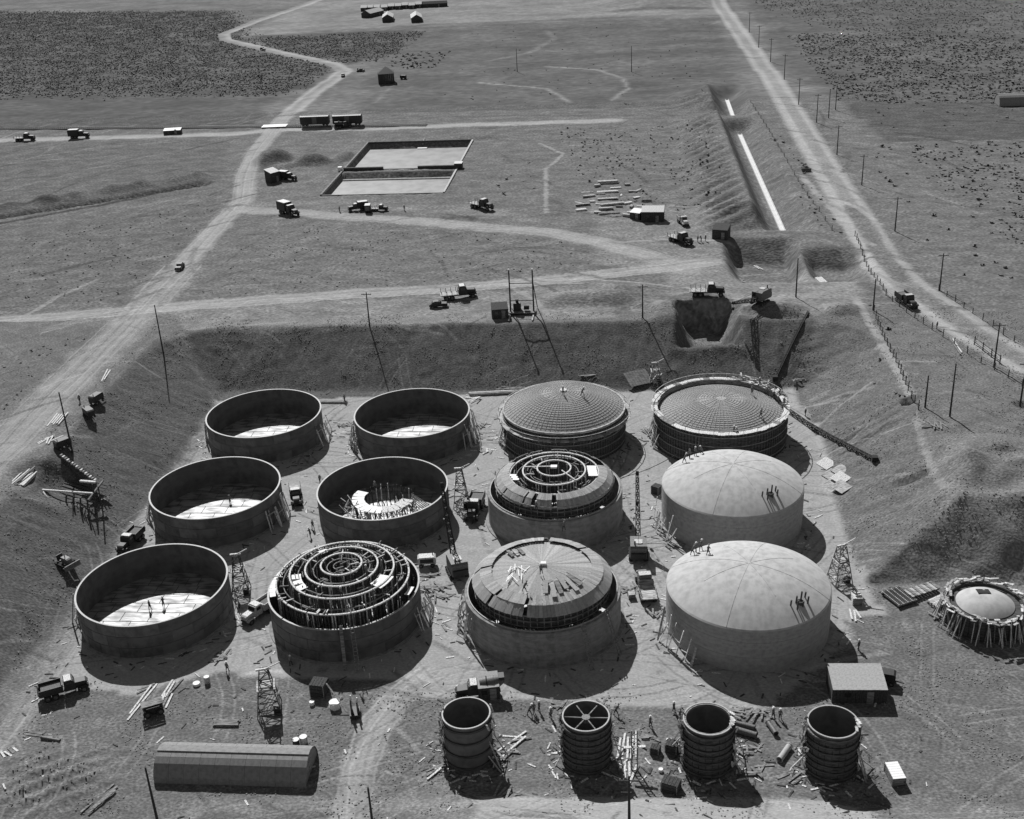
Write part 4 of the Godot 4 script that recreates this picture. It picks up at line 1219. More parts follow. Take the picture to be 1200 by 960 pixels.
func crate(x: float, z: float, turn: float, s: Vector3, label: String, m := "timber", y := -99.0) -> void:
	var t := thing("wooden_crate", label, "crate", Vector3(x, (ground_y(x, z) if y < -50.0 else y) - 0.03, z), turn, "boxes standing about the site")
	pbox(t, "core", Vector3(0, s.y * 0.5, 0), s * 0.94, M("timber_grey" if m != "tar_paper" else "tar_paper"))
	for k in maxi(int(s.x / 0.4), 3):
		var nn := maxi(int(s.x / 0.4), 3)
		pbox(t, "lid_slat", Vector3(-s.x * 0.5 + s.x * (k + 0.5) / nn, s.y, 0), Vector3(s.x / nn * 0.9, 0.06, s.z), M(m))
	for k in 3:
		for sg in [-1.0, 1.0]:
			pbox(t, "side_slat", Vector3(0, s.y * (0.18 + 0.32 * k), sg * s.z * 0.5), Vector3(s.x, s.y * 0.27, 0.06), M(m if m != "white_paint" else "timber_grey"))
	for sg in [-1.0, 1.0]:
		pbox(t, "cleat", Vector3(sg * s.x * 0.46, s.y * 0.5, s.z * 0.5 + 0.05), Vector3(0.12, s.y, 0.05), M("timber_grey"))

# ---------------------------------------------------------------- workers
func limb(p: Vector3, a: Vector3, b: Vector3, ra: float, rb: float) -> float:
	var d := b - a
	var t := clampf((p - a).dot(d) / d.length_squared(), 0.0, 1.0)
	return p.distance_to(a + d * t) - lerpf(ra, rb, t)

func figure_mesh(pose: int) -> ArrayMesh:
	var hip := 0.94
	var lean := 0.0
	if pose == 1:
		lean = 0.28
	elif pose == 2:
		hip = 0.62
		lean = 0.3
	var top := Vector3(lean, hip + 0.5, 0)
	var st := 0.16 if pose == 0 else 0.3
	var bones := [[Vector3(0, hip, 0), top, 0.155, 0.185], [top, top + Vector3(lean * 0.3, 0.2, 0), 0.09, 0.065], [top + Vector3(lean * 0.35 + 0.015, 0.25, 0), top + Vector3(lean * 0.4 + 0.02, 0.33, 0), 0.1, 0.105]]
	for s in [-1.0, 1.0]:
		var knee := Vector3(st * 0.6 * s + (0.3 if pose == 2 else 0.03), hip * 0.54, 0.11 * s)
		var foot := Vector3(st * s * 1.0, 0.08, 0.12 * s)
		bones.append([Vector3(0, hip - 0.04, 0.09 * s), knee, 0.105, 0.075])
		bones.append([knee, foot, 0.07, 0.045])
		bones.append([foot, foot + Vector3(0.18, -0.03, 0), 0.05, 0.04])
		var sh := top + Vector3(0, -0.02, 0.2 * s)
		var elb := sh + (Vector3(0.02, -0.29, 0.07 * s) if pose == 0 else Vector3(0.16, -0.24, 0.05 * s))
		var hand := elb + (Vector3(0.08, -0.25, 0) if pose == 0 else Vector3(0.24, -0.05, -0.04 * s))
		bones.append([sh, elb, 0.062, 0.05])
		bones.append([elb, hand, 0.048, 0.036])
		var hd := (hand - elb).normalized()
		bones.append([hand, hand + hd * 0.09, 0.038, 0.034])
		bones.append([hand + hd * 0.02, hand + hd * 0.07 + Vector3(0.04, 0, -0.03 * s), 0.016, 0.013])
		for fng in 4:
			bones.append([hand + hd * 0.08 + Vector3(0, 0, 0.02 * (fng - 1.5)), hand + hd * (0.165 - 0.012 * absf(fng - 1.2)) + Vector3(0.015, 0, 0.022 * (fng - 1.5)), 0.012, 0.01])
	var cell := 0.032
	var lo := Vector3(-0.55, -0.02, -0.5)
	var nn := Vector3i(36, 62, 32)
	var field := PackedFloat32Array()
	field.resize(nn.x * nn.y * nn.z)
	field.fill(1.0)
	for b in bones:
		var r: float = maxf(b[2], b[3]) + 0.12
		var mn: Vector3 = Vector3(minf(b[0].x, b[1].x), minf(b[0].y, b[1].y), minf(b[0].z, b[1].z)) - Vector3.ONE * r
		var mx: Vector3 = Vector3(maxf(b[0].x, b[1].x), maxf(b[0].y, b[1].y), maxf(b[0].z, b[1].z)) + Vector3.ONE * r
		for k in range(maxi(int((mn.z - lo.z) / cell), 0), mini(int((mx.z - lo.z) / cell) + 1, nn.z)):
			for j in range(maxi(int((mn.y - lo.y) / cell), 0), mini(int((mx.y - lo.y) / cell) + 1, nn.y)):
				for i in range(maxi(int((mn.x - lo.x) / cell), 0), mini(int((mx.x - lo.x) / cell) + 1, nn.x)):
					var at := (k * nn.y + j) * nn.x + i
					var d := limb(lo + Vector3(i, j, k) * cell, b[0], b[1], b[2], b[3])
					var h := clampf(0.5 + 0.5 * (field[at] - d) / 0.03, 0.0, 1.0)
					field[at] = lerpf(field[at], d, h) - 0.03 * h * (1.0 - h)
	var v := PackedVector3Array()
	var cl := PackedColorArray()
	var idx := PackedInt32Array()
	var ids := PackedInt32Array()
	ids.resize(field.size())
	ids.fill(-1)
	for k in nn.z - 1:
		for j in nn.y - 1:
			for i in nn.x - 1:
				var at := (k * nn.y + j) * nn.x + i
				var s := Vector3.ZERO
				var n := 0
				for e in [[0, 1], [0, nn.x], [0, nn.x * nn.y], [1, nn.x], [1, nn.x * nn.y], [nn.x, 1], [nn.x, nn.x * nn.y], [nn.x * nn.y, 1], [nn.x * nn.y, nn.x], [1 + nn.x, nn.x * nn.y], [1 + nn.x * nn.y, nn.x], [nn.x + nn.x * nn.y, 1]]:
					var f0 := field[at + e[0]]
					var f1 := field[at + e[0] + e[1]]
					if (f0 < 0.0) != (f1 < 0.0):
						var o := Vector3(1 if e[0] % nn.x == 1 else 0, 1 if (e[0] / nn.x) % nn.y == 1 else 0, 1 if e[0] >= nn.x * nn.y else 0)
						var dd := Vector3(1, 0, 0) if e[1] == 1 else (Vector3(0, 1, 0) if e[1] == nn.x else Vector3(0, 0, 1))
						s += o + dd * (f0 / (f0 - f1))
						n += 1
				if n > 0:
					ids[at] = v.size()
					var p := lo + (Vector3(i, j, k) + s / n) * cell
					v.append(p)
					var g := 0.05
					if p.y > top.y + 0.13 or (absf(p.z) > 0.24 and p.y < top.y - 0.3 and p.y > 0.5):
						g = 0.32
					elif p.y > hip + 0.05:
						g = 0.16
					elif p.y < 0.12:
						g = 0.03
					cl.append(Color(g, g, g))
	var strides := [1, nn.x, nn.x * nn.y]
	for k in range(1, nn.z - 1):
		for j in range(1, nn.y - 1):
			for i in range(1, nn.x - 1):
				var at := (k * nn.y + j) * nn.x + i
				for ax in 3:
					var f0 := field[at]
					var f1 := field[at + strides[ax]]
					if (f0 < 0.0) == (f1 < 0.0):
						continue
					var u: int = strides[(ax + 1) % 3]
					var w: int = strides[(ax + 2) % 3]
					var q := [ids[at], ids[at - u], ids[at - u - w], ids[at - w]]
					if q.min() < 0:
						continue
					if f0 < 0.0:
						idx.append_array([q[0], q[2], q[1], q[0], q[3], q[2]])
					else:
						idx.append_array([q[0], q[1], q[2], q[0], q[2], q[3]])
	var nm := PackedVector3Array()
	nm.resize(v.size())
	for f in range(0, idx.size(), 3):
		var c := (v[idx[f + 2]] - v[idx[f]]).cross(v[idx[f + 1]] - v[idx[f]])
		for q in 3:
			nm[idx[f + q]] += c
	for q in nm.size():
		nm[q] = nm[q].normalized()
	return make_mesh(v, nm, idx, PackedVector2Array(), cl)

var figures := []
var hat_mesh: ArrayMesh

func person(x: float, y: float, z: float, turn: float, pose: int, label: String, pale_hat := true) -> void:
	if figures.is_empty():
		for k in 3:
			figures.append(figure_mesh(k))
		hat_mesh = lathe([Vector2(0.17, 0.0), Vector2(0.165, 0.03), Vector2(0.12, 0.04), Vector2(0.1, 0.12), Vector2(0.0, 0.15)], 12)
	var t := thing("person", label, "person", Vector3(x, (ground_y(x, z) if y < -50.0 else y) - 0.02, z), turn, "workers on the site")
	part(t, "body", figures[pose], M("body_cloth"))
	var lean: float = [0.0, 0.28, 0.3][pose]
	var hip: float = [0.94, 0.94, 0.62][pose]
	part(t, "hat", hat_mesh, M("white_paint" if pale_hat else "timber_grey"), Transform3D(Basis.IDENTITY, Vector3(lean * 1.4 + 0.02, hip + 0.5 + 0.345, 0)))

# ---------------------------------------------------------------- the twelve large tanks and what is being built in them
func build_tanks() -> void:
	open_tank(0, 0, "open steel tank in the far left corner of the excavation, nothing built inside")
	open_tank(1, 0, "open steel tank in the far row, second from the left")
	open_tank(0, 1, "open empty steel tank in the middle row at the far left")
	open_tank(1, 1, "open steel tank with pale timber staging inside, middle row")
	open_tank(0, 2, "open empty steel tank in the near row at the left end")
	open_tank(1, 2, "open steel tank in the near row filled with rings of formwork posts")
	for e in [[2, 1, "grey walled tank under a half planked dome form, middle row"], [2, 2, "grey walled tank under a fully planked dome form, near row"]]:
		var t := thing("walled_tank", e[2], "tank", tank_at(e[0], e[1]), 0.0, "large tanks in the excavation")
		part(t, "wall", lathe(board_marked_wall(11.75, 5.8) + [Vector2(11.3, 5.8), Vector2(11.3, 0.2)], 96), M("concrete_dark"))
		part(t, "liner_edge", lathe([Vector2(11.3, 5.7), Vector2(11.3, 6.0), Vector2(11.18, 6.0), Vector2(11.18, 5.7)], 96), M("rim_steel"))
		part(t, "floor_slab", lathe([Vector2(11.3, 0.22), Vector2(0.0, 0.25)], 72), M("floor_steel"))
		part(t, "footing", lathe([Vector2(12.4, -0.3), Vector2(12.3, 0.2), Vector2(11.7, 0.22)], 72), M("concrete_dark"))
	var t8 := concrete_tank(3, 1, "finished pale concrete domed tank in the middle row at the right")
	risers(t8, 0.95, 9.2, 7)
	var t12 := concrete_tank(3, 2, "finished pale concrete domed tank in the near right corner, largest in view")
	risers(t12, 0.85, 9.6, 7)
	# tank whose dome carries a mesh of reinforcement, ringed by a plank walkway
	var t3 := thing("boarded_tank", "tank with a dark mesh covered dome ringed by a plank walkway, far row", "tank", tank_at(2, 0), 0.0, "large tanks in the excavation")
	boarded_wall(t3, 12.0, 6.6)
	part(t3, "dome", dome(dome_profile(11.7, 6.9, 3.4)), M("mesh_form"))
	mesh_bars(t3, 11.6, 6.93, 3.4)
	walkway(t3, 12.1, 13.2, 5.6, 48)
	ring_beam(t3, "dome_kerb", 11.95, 7.0, 0.35, 0.4, M("timber"), 64)
	part(t3, "crown_hatch", lathe([Vector2(0.7, 10.2), Vector2(0.7, 10.6), Vector2(0.0, 10.62)], 12), M("timber_pale"))
	pbox(t3, "side_opening", Vector3(0.2, 3.0, 12.06), Vector3(1.3, 1.2, 0.2), M("tyre"))
	# tank with a broad pale walkway round a low mesh covered dome
	var t4 := thing("boarded_tank", "dark walled tank with a broad pale walkway round a low dome, far right corner", "tank", tank_at(3, 0), 0.0, "large tanks in the excavation")
	boarded_wall(t4, 12.8, 6.9)
	part(t4, "dome", dome(dome_profile(12.0, 6.0, 2.6)), M("mesh_form"))
	mesh_bars(t4, 11.9, 6.03, 2.6)
	walkway(t4, 12.1, 13.3, 7.15, 60, "timber_pale")
	part(t4, "inner_form", lathe([Vector2(12.1, 5.6), Vector2(12.1, 7.1)], 72), M("timber_grey"))

	# staging inside the middle tank
	var st := thing("timber_staging", "pale curved platform on posts inside the open tank of the middle row", "scaffolding", tank_at(1, 1))
	rng.seed = 5
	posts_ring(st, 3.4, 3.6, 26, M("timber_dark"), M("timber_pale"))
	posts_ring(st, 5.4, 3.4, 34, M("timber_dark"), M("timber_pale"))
	for k in 16:
		var a := lerpf(0.15, 3.6, (k + 0.5) / 16.0)
		var b := Basis(Vector3.UP, -a)
		pbox(st, "deck_board", b * Vector3(4.5, 3.75 + 0.03 * (k % 3), 0), Vector3(2.2, 0.08, 0.92), M("white_paint" if k > 5 else "timber_pale"), b)
	for k in 70:
		var a := rng.randf() * 3.4
		var r := rng.randf_range(3.0, 7.5)
		var p := Vector3(r * cos(a), rng.randf_range(0.3, 3.0), r * sin(a))
		pbar(st, "brace", p, p + Vector3(rng.randf_range(-2, 2), rng.randf_range(0.3, 1.6), rng.randf_range(-2, 2)), 0.12, 0.12, M("timber_pale" if k % 2 else "timber"))
	for k in 9:
		var a := -0.25 + k * 0.09
		pbar(st, "shore", Vector3(5.0 * cos(a), 3.8, 5.0 * sin(a)), Vector3(9.6 * cos(a) , 0.3, 9.6 * sin(a) + 1.0), 0.12, 0.14, M("timber" if k % 2 else "timber_grey"))
	# rings of formwork posts in the near tank
	rng.seed = 6
	var fw := thing("dome_formwork", "concentric rings of formwork beams on posts filling a near row tank", "formwork", tank_at(1, 2), 0.0, "dome formwork in the tanks")
	var prof := [[3.1, 9.75, 30], [5.5, 9.35, 56], [7.9, 8.8, 84], [10.1, 7.5, 112]]
	for e in prof:
		ring_beam(fw, "ring_beam", e[0], e[1], 0.26, 0.2, M("timber_pale"), 64)
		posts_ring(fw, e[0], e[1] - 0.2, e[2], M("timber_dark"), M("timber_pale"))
	tier_rings(fw, [1.2, 2.2, 4.3, 6.7, 9.0], [9.4, 9.3, 9.0, 8.5, 7.6])
	for k in 260:
		var a := rng.randf() * TAU
		var r := sqrt(rng.randf()) * 10.6
		var y := form_height(r) - rng.randf_range(0.3, 1.2) - (0.6 if r > 9.0 else 0.0)
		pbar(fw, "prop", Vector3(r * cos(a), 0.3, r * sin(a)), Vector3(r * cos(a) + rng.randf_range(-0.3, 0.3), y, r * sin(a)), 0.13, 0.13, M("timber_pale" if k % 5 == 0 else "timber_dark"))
	for e in [[0.2, 0.62, 6.3, 8.5, 8.6], [2.3, 2.95, 6.2, 7.6, 8.5], [2.75, 3.4, 10.3, 11.2, 6.3], [0.1, 0.3, 10.5, 11.2, 6.4], [3.9, 4.1, 5.6, 6.6, 8.9]]:
		for k in 6:
			var a: float = lerpf(e[0], e[1], (k + 0.5) / 6.0)
			var b := Basis(Vector3.UP, -a)
			pbox(fw, "deck_board", b * Vector3((e[2] + e[3]) * 0.5, e[4], 0), Vector3(e[3] - e[2], 0.08, (e[1] - e[0]) / 6.0 * e[3] * 0.9), M("white_paint"), b)
	pbar(fw, "ladder", Vector3(2.6, 0.1, 13.4), Vector3(2.2, 6.6, 11.6), 0.5, 0.1, M("timber_grey"))
	# half planked form in the middle row
	rng.seed = 7
	var fp := thing("dome_formwork", "half planked dome form with open rings at its crown, middle row", "formwork", tank_at(2, 1), 0.0, "dome formwork in the tanks")
	for e in [[2.9, 9.8, 26], [5.4, 9.4, 50], [7.7, 8.85, 70]]:
		ring_beam(fp, "ring_beam", e[0], e[1], 0.26, 0.2, M("timber_pale"), 64)
		posts_ring(fp, e[0], e[1] - 0.2, e[2], M("timber_dark"), M("timber_pale"))
	tier_rings(fp, [4.2, 6.6], [8.9, 8.3])
	ring_beam(fp, "ring_beam", 10.1, form_height(10.1), 0.2, 0.2, M("timber"), 64)
	rim_lattice(fp, 10.1, 5.4, form_height(10.1), 56)
	radial_boards(fp, 7.8, 9.25, -0.32, PI + 0.45, 96, [44, 45, 53, 54, 58])
	radial_boards(fp, 9.2, 10.4, -0.32, PI + 0.45, 96, [44, 45, 53, 54, 58, 70], -0.03)
	radial_boards(fp, 9.2, 10.2, PI + 0.45, TAU - 0.32, 40, [2, 3, 9, 14, 15, 16, 22, 30, 31, 36])
	pbar(fp, "spoke", Vector3(1.4, 9.9, 1.2), Vector3(3.9, 9.5, 4.0), 0.22, 0.14, M("timber_pale"))
	pbar(fp, "spoke", Vector3(-0.5, 9.9, -0.2), Vector3(-5.3, 9.5, -0.8), 0.22, 0.14, M("timber_pale"))
	pbox(fp, "crown_block", Vector3(0, 9.95, 0), Vector3(1.1, 0.3, 0.9), M("white_paint"))
	for k in 5:
		pbox(fp, "deck_board", Vector3(6.4 + 0.1 * k, 9.1, -1.6 + k * 0.75), Vector3(1.6, 0.08, 0.7), M("white_paint"))
		if k < 3:
			pbox(fp, "deck_board", Vector3(-7.0 + 0.3 * k, 9.0, 1.4 + k * 0.7), Vector3(1.1, 0.08, 0.66), M("white_paint"))
	# fully planked form in the near row
	rng.seed = 8
	var fq := thing("dome_formwork", "fully planked dome form with loose boards on its crown, near row", "formwork", tank_at(2, 2), 0.0, "dome formwork in the tanks")
	rim_lattice(fq, 10.1, 5.4, form_height(10.1), 64)
	radial_boards(fq, 7.5, 9.25, 0.0, TAU, 110, [30, 40, 55, 82, 83, 96], 0.42)
	radial_boards(fq, 9.15, 10.5, 0.0, TAU, 110, [30, 41, 55, 83], 0.36)
	radial_boards(fq, 0.15, 7.75, 0.0, TAU, 90, [], 0.0)
	posts_ring(fq, 7.6, 8.4, 30, M("timber_grey"), M("timber_grey"))
	for k in 7:
		var b := Basis(Vector3.UP, -0.75) if k < 4 else Basis(Vector3.UP, 0.55)
		var c := Vector3(1.2 + k * 0.8, 9.75 - 0.06 * k, 4.6 - 0.2 * k) if k < 4 else Vector3(-5.0 + (k - 4) * 0.8, 9.55, -3.6 - (k - 4) * 0.3)
		pbox(fq, "stacked_panel", c, Vector3(0.55, 0.16, 1.9), M("timber" if k % 2 else "timber_grey"), b)
	for k in 7:
		var a := 0.5 + k * 0.15
		var b := Basis(Vector3.UP, -a - 0.12)
		var r := 5.9 + 0.5 * (k % 3)
		pbox(fq, "raised_panel", Vector3(r * cos(a), form_height(r) + 0.5 + 0.08 * (k % 2), r * sin(a)), Vector3(2.8, 0.14, 0.7), M(["plank_a", "timber_grey", "plank_b"][k % 3]), b * Basis(Vector3.BACK, -0.16))
	for k in 12:
		var p := Vector3(-3.2 + rng.randf_range(-1.6, 1.6), 9.72, 1.2 + rng.randf_range(-1.8, 1.8))
		var a := rng.randf() * PI
		pbar(fq, "loose_lath", p, p + Vector3(cos(a) * 1.8, 0.04, sin(a) * 1.8), 0.12, 0.06, M("white_paint"))
	pbox(fq, "crown_block", Vector3(0.3, 10.1, 0), Vector3(0.8, 0.4, 0.6), M("white_paint"))
	# ladders against the near walls
	for e in [[1, 2, 1.25, "timber ladder on the near side of the post filled tank"], [2, 2, 1.0, "timber ladder on the near side of the fully planked tank"], [3, 0, 1.95, "timber ladder on the near wall of the far right tank"], [2, 2, 0.62, "timber ladder on the right side of the fully planked tank"]]:
		var a: float = e[2]
		var t := thing("ladder", e[3], "ladder", tank_at(e[0], e[1]), -a, "ladders on the tanks")
		for s in [-0.28, 0.28]:
			pbar(t, "rail", Vector3(14.4, 0.0, s), Vector3(12.0 if e[0] != 3 else 13.4, 6.6, s), 0.1, 0.12, M("timber_grey"))
		for k in 12:
			pbar(t, "rung", Vector3(14.4 - 0.19 * k, 0.4 + 0.52 * k, -0.3), Vector3(14.4 - 0.19 * k, 0.4 + 0.52 * k, 0.3), 0.07, 0.07, M("timber_grey"))
	# boards and planks leaning on tank walls
	rng.seed = 9
	for e in [[0, 0, 2.9, 3.5, 9, "pale boards leaning on the left side of the far left tank"], [0, 0, -0.3, 0.35, 6, "pale boards leaning on the right side of the far left tank"],
			[0, 1, 2.95, 3.4, 8, "pale boards leaning on the left side of the middle row left tank"], [0, 1, -0.05, 0.5, 8, "pale boards leaning on the right side of the middle row left tank"],
			[0, 2, 2.9, 3.3, 7, "pale boards leaning on the left side of the near left tank"], [1, 0, 2.5, 3.3, 16, "heap of boards leaning on the left side of the second far tank"],
			[1, 0, -0.4, 0.5, 14, "boards leaning on the right side of the second far tank"], [2, 0, 2.6, 3.3, 9, "boards leaning on the left side of the mesh domed tank"],
			[3, 0, 2.7, 3.4, 12, "pale boards leaning on the left side of the far right tank"], [3, 1, 2.4, 3.1, 9, "form panels leaning on the left side of the middle row concrete tank"],
			[2, 2, 2.5, 3.3, 8, "planks leaning on the left side of the fully planked tank"], [1, 2, -0.3, 0.35, 10, "boards leaning on the right side of the post filled tank"],
			[3, 2, 2.2, 2.9, 7, "dark props leaning on the left side of the near concrete tank"]]:
		leaning_boards(tank_at(e[0], e[1]), e[2], e[3], 12.0 if e[0] < 3 else 12.7, 5.5, e[4], e[5])

func tier_rings(t: Node3D, rs: Array, ys: Array) -> void:
	for k in rs.size():
		ring_beam(t, "joist_ring", rs[k], ys[k], 0.14, 0.14, M("timber_grey"), 48)
		for q in int(rs[k] * 5):
			var a := rng.randf() * TAU
			var r: float = rs[k] + rng.randf_range(-0.9, 0.5)
			var d := Vector3(cos(a), 0, sin(a))
			if q % 2:
				d = Vector3(-sin(a), 0, cos(a))
			pbar(t, "joist", Vector3(r * cos(a), ys[k], r * sin(a)), Vector3(r * cos(a), ys[k] + 0.2, r * sin(a)) + d * 1.3, 0.14, 0.14, M("timber_pale" if q % 4 == 0 else "timber_grey"))

func boarded_wall(t: Node3D, r: float, h: float) -> void:
	part(t, "wall", lathe([Vector2(r - 0.1, -0.2), Vector2(r - 0.1, h)], 96), M("form_wall"))
	var bd := boxes([[Vector3.ZERO, Vector3(0.14, h, 0.3)]])
	for k in 120:
		var a := TAU * k / 120.0
		part(t, "wall_board", bd, M("form_wall"), Transform3D(Basis(Vector3.UP, -a), Vector3(r * cos(a), h * 0.5 - 0.1, r * sin(a))))
	for k in 4:
		ring_beam(t, "waler", r + 0.12, 0.9 + k * (h - 1.4) / 3.0, 0.14, 0.2, M("timber_grey"), 72)

func mesh_bars(t: Node3D, r0: float, y0: float, rise: float) -> void:
	var pr := dome_profile(r0, y0 + 0.05, rise, 22)
	for k in range(0, 21):
		ring_beam(t, "hoop_bar", pr[k].x, pr[k].y + 0.03, 0.06, 0.05, M("mesh_bar"), 64)
	for k in 72:
		var a := TAU * k / 72.0
		var l := []
		for q in range(0, 20 if k % 4 == 0 else 13, 2):
			var p: Vector2 = pr[q]
			var s: Vector2 = pr[q + 2]
			l.append([Vector3(p.x * cos(a), p.y + 0.03, p.x * sin(a)), Vector3(s.x * cos(a), s.y + 0.03, s.x * sin(a)), 0.05])
		part(t, "radial_bar", bars(l), M("mesh_bar"))

func walkway(t: Node3D, r0: float, r1: float, y: float, n: int, shade := "timber") -> void:
	for k in n:
		var a := TAU * (k + 0.5) / n
		var b := Basis(Vector3.UP, -a)
		pbox(t, "walk_board", b * Vector3((r0 + r1) * 0.5 + rng.randf_range(-0.1, 0.15), y + rng.randf_range(-0.04, 0.05), 0), Vector3(r1 - r0, 0.08, TAU * r1 / n * 0.97), M(shade if rng.randf() < 0.8 else "timber_grey"), b)
		if k % 2 == 0:
			pbar(t, "bracket", b * Vector3(r0, y - 1.3, 0), b * Vector3(r1 - 0.1, y - 0.06, 0), 0.1, 0.1, M("timber_grey"))
			pbar(t, "rail_post", b * Vector3(r1 - 0.05, y - 0.1, 0), b * Vector3(r1 - 0.05, y + 0.9, 0), 0.08, 0.08, M("timber"))
	ring_beam(t, "handrail", r1 - 0.05, y + 0.95, 0.1, 0.1, M("timber"), 72)

# ---------------------------------------------------------------- the four small tanks, the dome at the right
func build_small_tanks() -> void:
	var says := ["smooth dark small tank with a pale rim, leftmost of the four small tanks", "small tank with spoke beams across its open top, second of the four from the left", "ribbed small tank with a pale timber collar, third of the four from the left", "ribbed small tank with boards round its rim beside the shed, rightmost of the four"]
	for k in 4:
		rng.seed = 30 + k
		var t := thing("small_tank", says[k], "tank", Vector3(7.6 + k * 15.3, 0, 61.3), 0.0, "small upright tanks in the foreground")
		var r := 3.0 + (0.12 if k != 1 else 0.0)
		var h := 6.9
		part(t, "wall", lathe([Vector2(r, -0.2), Vector2(r, h), Vector2(r - 0.12, h), Vector2(r - 0.12, 0.3)], 48), M("steel"))
		part(t, "floor_slab", lathe([Vector2(r, 0.3), Vector2(0, 0.3)], 32), M("concrete_dark"))
		part(t, "rim", lathe([Vector2(r + 0.03, h - 0.06), Vector2(r + 0.03, h + 0.04), Vector2(r - 0.15, h + 0.04), Vector2(r - 0.15, h - 0.06)], 48), M("rim_steel"))
		var rings := 4 if k == 0 else 7
		for q in rings:
			var y := 0.5 + q * (h - 1.0) / (rings - 1)
			ring_beam(t, "form_ring", r + 0.14, y + 0.1 + rng.randf_range(-0.1, 0.1), 0.36 if k > 0 else 0.12, 0.26, M("timber_dark"), 40)
		if k > 0:
			for q in 24:
				var a := TAU * q / 24.0
				pbox(t, "form_stave", Vector3((r + 0.06) * cos(a), h * 0.46, (r + 0.06) * sin(a)), Vector3(0.12, h * 0.92, r * TAU / 24.0 * 0.94), M("timber_dark"), Basis(Vector3.UP, -a))
		if k == 1:
			ptube(t, "hub", Vector3(0, h - 0.8, 0), Vector3(0, h - 0.2, 0), 0.55, M("mid_paint"), 1.0, 12)
			for q in 6:
				var a := TAU * q / 6.0
				pbar(t, "spoke", Vector3(0.5 * cos(a), h - 0.35, 0.5 * sin(a)), Vector3((r - 0.1) * cos(a), h - 0.3, (r - 0.1) * sin(a)), 0.14, 0.16, M("timber_grey"))
		if k >= 2:
			ring_beam(t, "collar", r - 0.26 if k == 2 else r + 0.16, h - 0.02 if k == 2 else h - 0.4, 0.22, 0.3, M("timber_grey"), 40)
			for q in 7:
				var a := rng.randf_range(-0.6, 0.5)
				pbar(t, "rim_board", Vector3((r - 0.3) * cos(a), h + 0.1 + 0.05 * q, (r - 0.3) * sin(a)), Vector3((r + 0.2) * cos(a + 0.3), h + 0.16 + 0.05 * q, (r + 0.2) * sin(a + 0.3)), 0.3, 0.06, M("timber_pale" if q % 2 else "timber"))
		# ragged shoring either side
		var s := thing("shoring", ["timber props and braces against the leftmost small tank", "timber props and ladder against the second small tank", "white timber props against the third small tank", "timber props against the rightmost small tank"][k], "scaffolding", t.position, 0.0, "shoring round the small tanks")
		for q in 44:
			var side := PI if q % 3 else 0.0
			var a := side + rng.randf_range(-0.55, 0.55)
			var y := rng.randf_range(0.2, h - 0.6)
			var p := Vector3((r + 0.4) * cos(a), y, (r + 0.4) * sin(a))
			pbar(s, "prop", p, p + Vector3(rng.randf_range(-0.25, 0.25), rng.randf_range(0.5, 1.6), rng.randf_range(0.2, 0.8)), 0.24, 0.1, M("timber_pale" if side > 1.0 and q % 2 else ["timber_pale", "timber", "timber_grey"][q % 3]))
		for q in 5:
			var a := (PI if q % 2 else 0.0) + rng.randf_range(-0.4, 0.7)
			var d := Vector3(cos(a), 0, sin(a))
			pbar(s, "raker", d * (r + rng.randf_range(1.2, 2.4)), d * (r + 0.3) + Vector3(0, rng.randf_range(1.5, 4.5), 0), 0.15, 0.12, M("timber_pale" if q % 2 else "timber"))
	# low round structure with a pale dome, at the right edge
	rng.seed = 40
	var t := thing("domed_chamber", "low round chamber with a pale dome inside a ragged timber collar at the right edge", "tank", Vector3(80.3, 0, 29.6))
	part(t, "wall", lathe([Vector2(5.3, -0.2), Vector2(5.3, 3.4), Vector2(5.0, 3.4), Vector2(5.0, 0)], 48), M("timber_dark"))
	part(t, "dome", dome(dome_profile(4.1, 3.2, 1.5, 12)), M("concrete"))
	part(t, "ledge", lathe([Vector2(5.0, 3.0), Vector2(4.0, 3.1)], 48), M("timber_dark"))
	pbox(t, "hatch", Vector3(-0.2, 4.62, -0.9), Vector3(1.8, 0.1, 1.5), M("tyre"), Basis(Vector3.RIGHT, -0.2))
	for k in 30:
		var a := TAU * k / 30.0
		pbox(t, "wall_board", Vector3(5.36 * cos(a), 1.7, 5.36 * sin(a)), Vector3(0.1, 3.4, 0.9), M("timber_dark"), Basis(Vector3.UP, -a))
	for k in 80:
		var a := TAU * k / 80.0
		var r := rng.randf_range(4.7, 6.2)
		var p := Vector3(r * cos(a), rng.randf_range(3.3, 3.9), r * sin(a))
		pbar(t, "collar_plank", p, p + Vector3(-sin(a) * rng.randf_range(0.7, 1.6), rng.randf_range(-0.3, 0.4), cos(a) * rng.randf_range(0.7, 1.6)), 0.34, 0.1, M(["timber_pale", "timber", "canvas"][k % 3]))
	for k in 90:
		var a := rng.randf() * TAU
		var p := Vector3(5.7 * cos(a), 0, 5.7 * sin(a))
		pbar(t, "prop", p * rng.randf_range(1.0, 1.25), p + Vector3(rng.randf_range(-0.4, 0.4), rng.randf_range(2.5, 4.2), 0), 0.13, 0.1, M(["timber_pale", "timber_grey"][k % 2]))

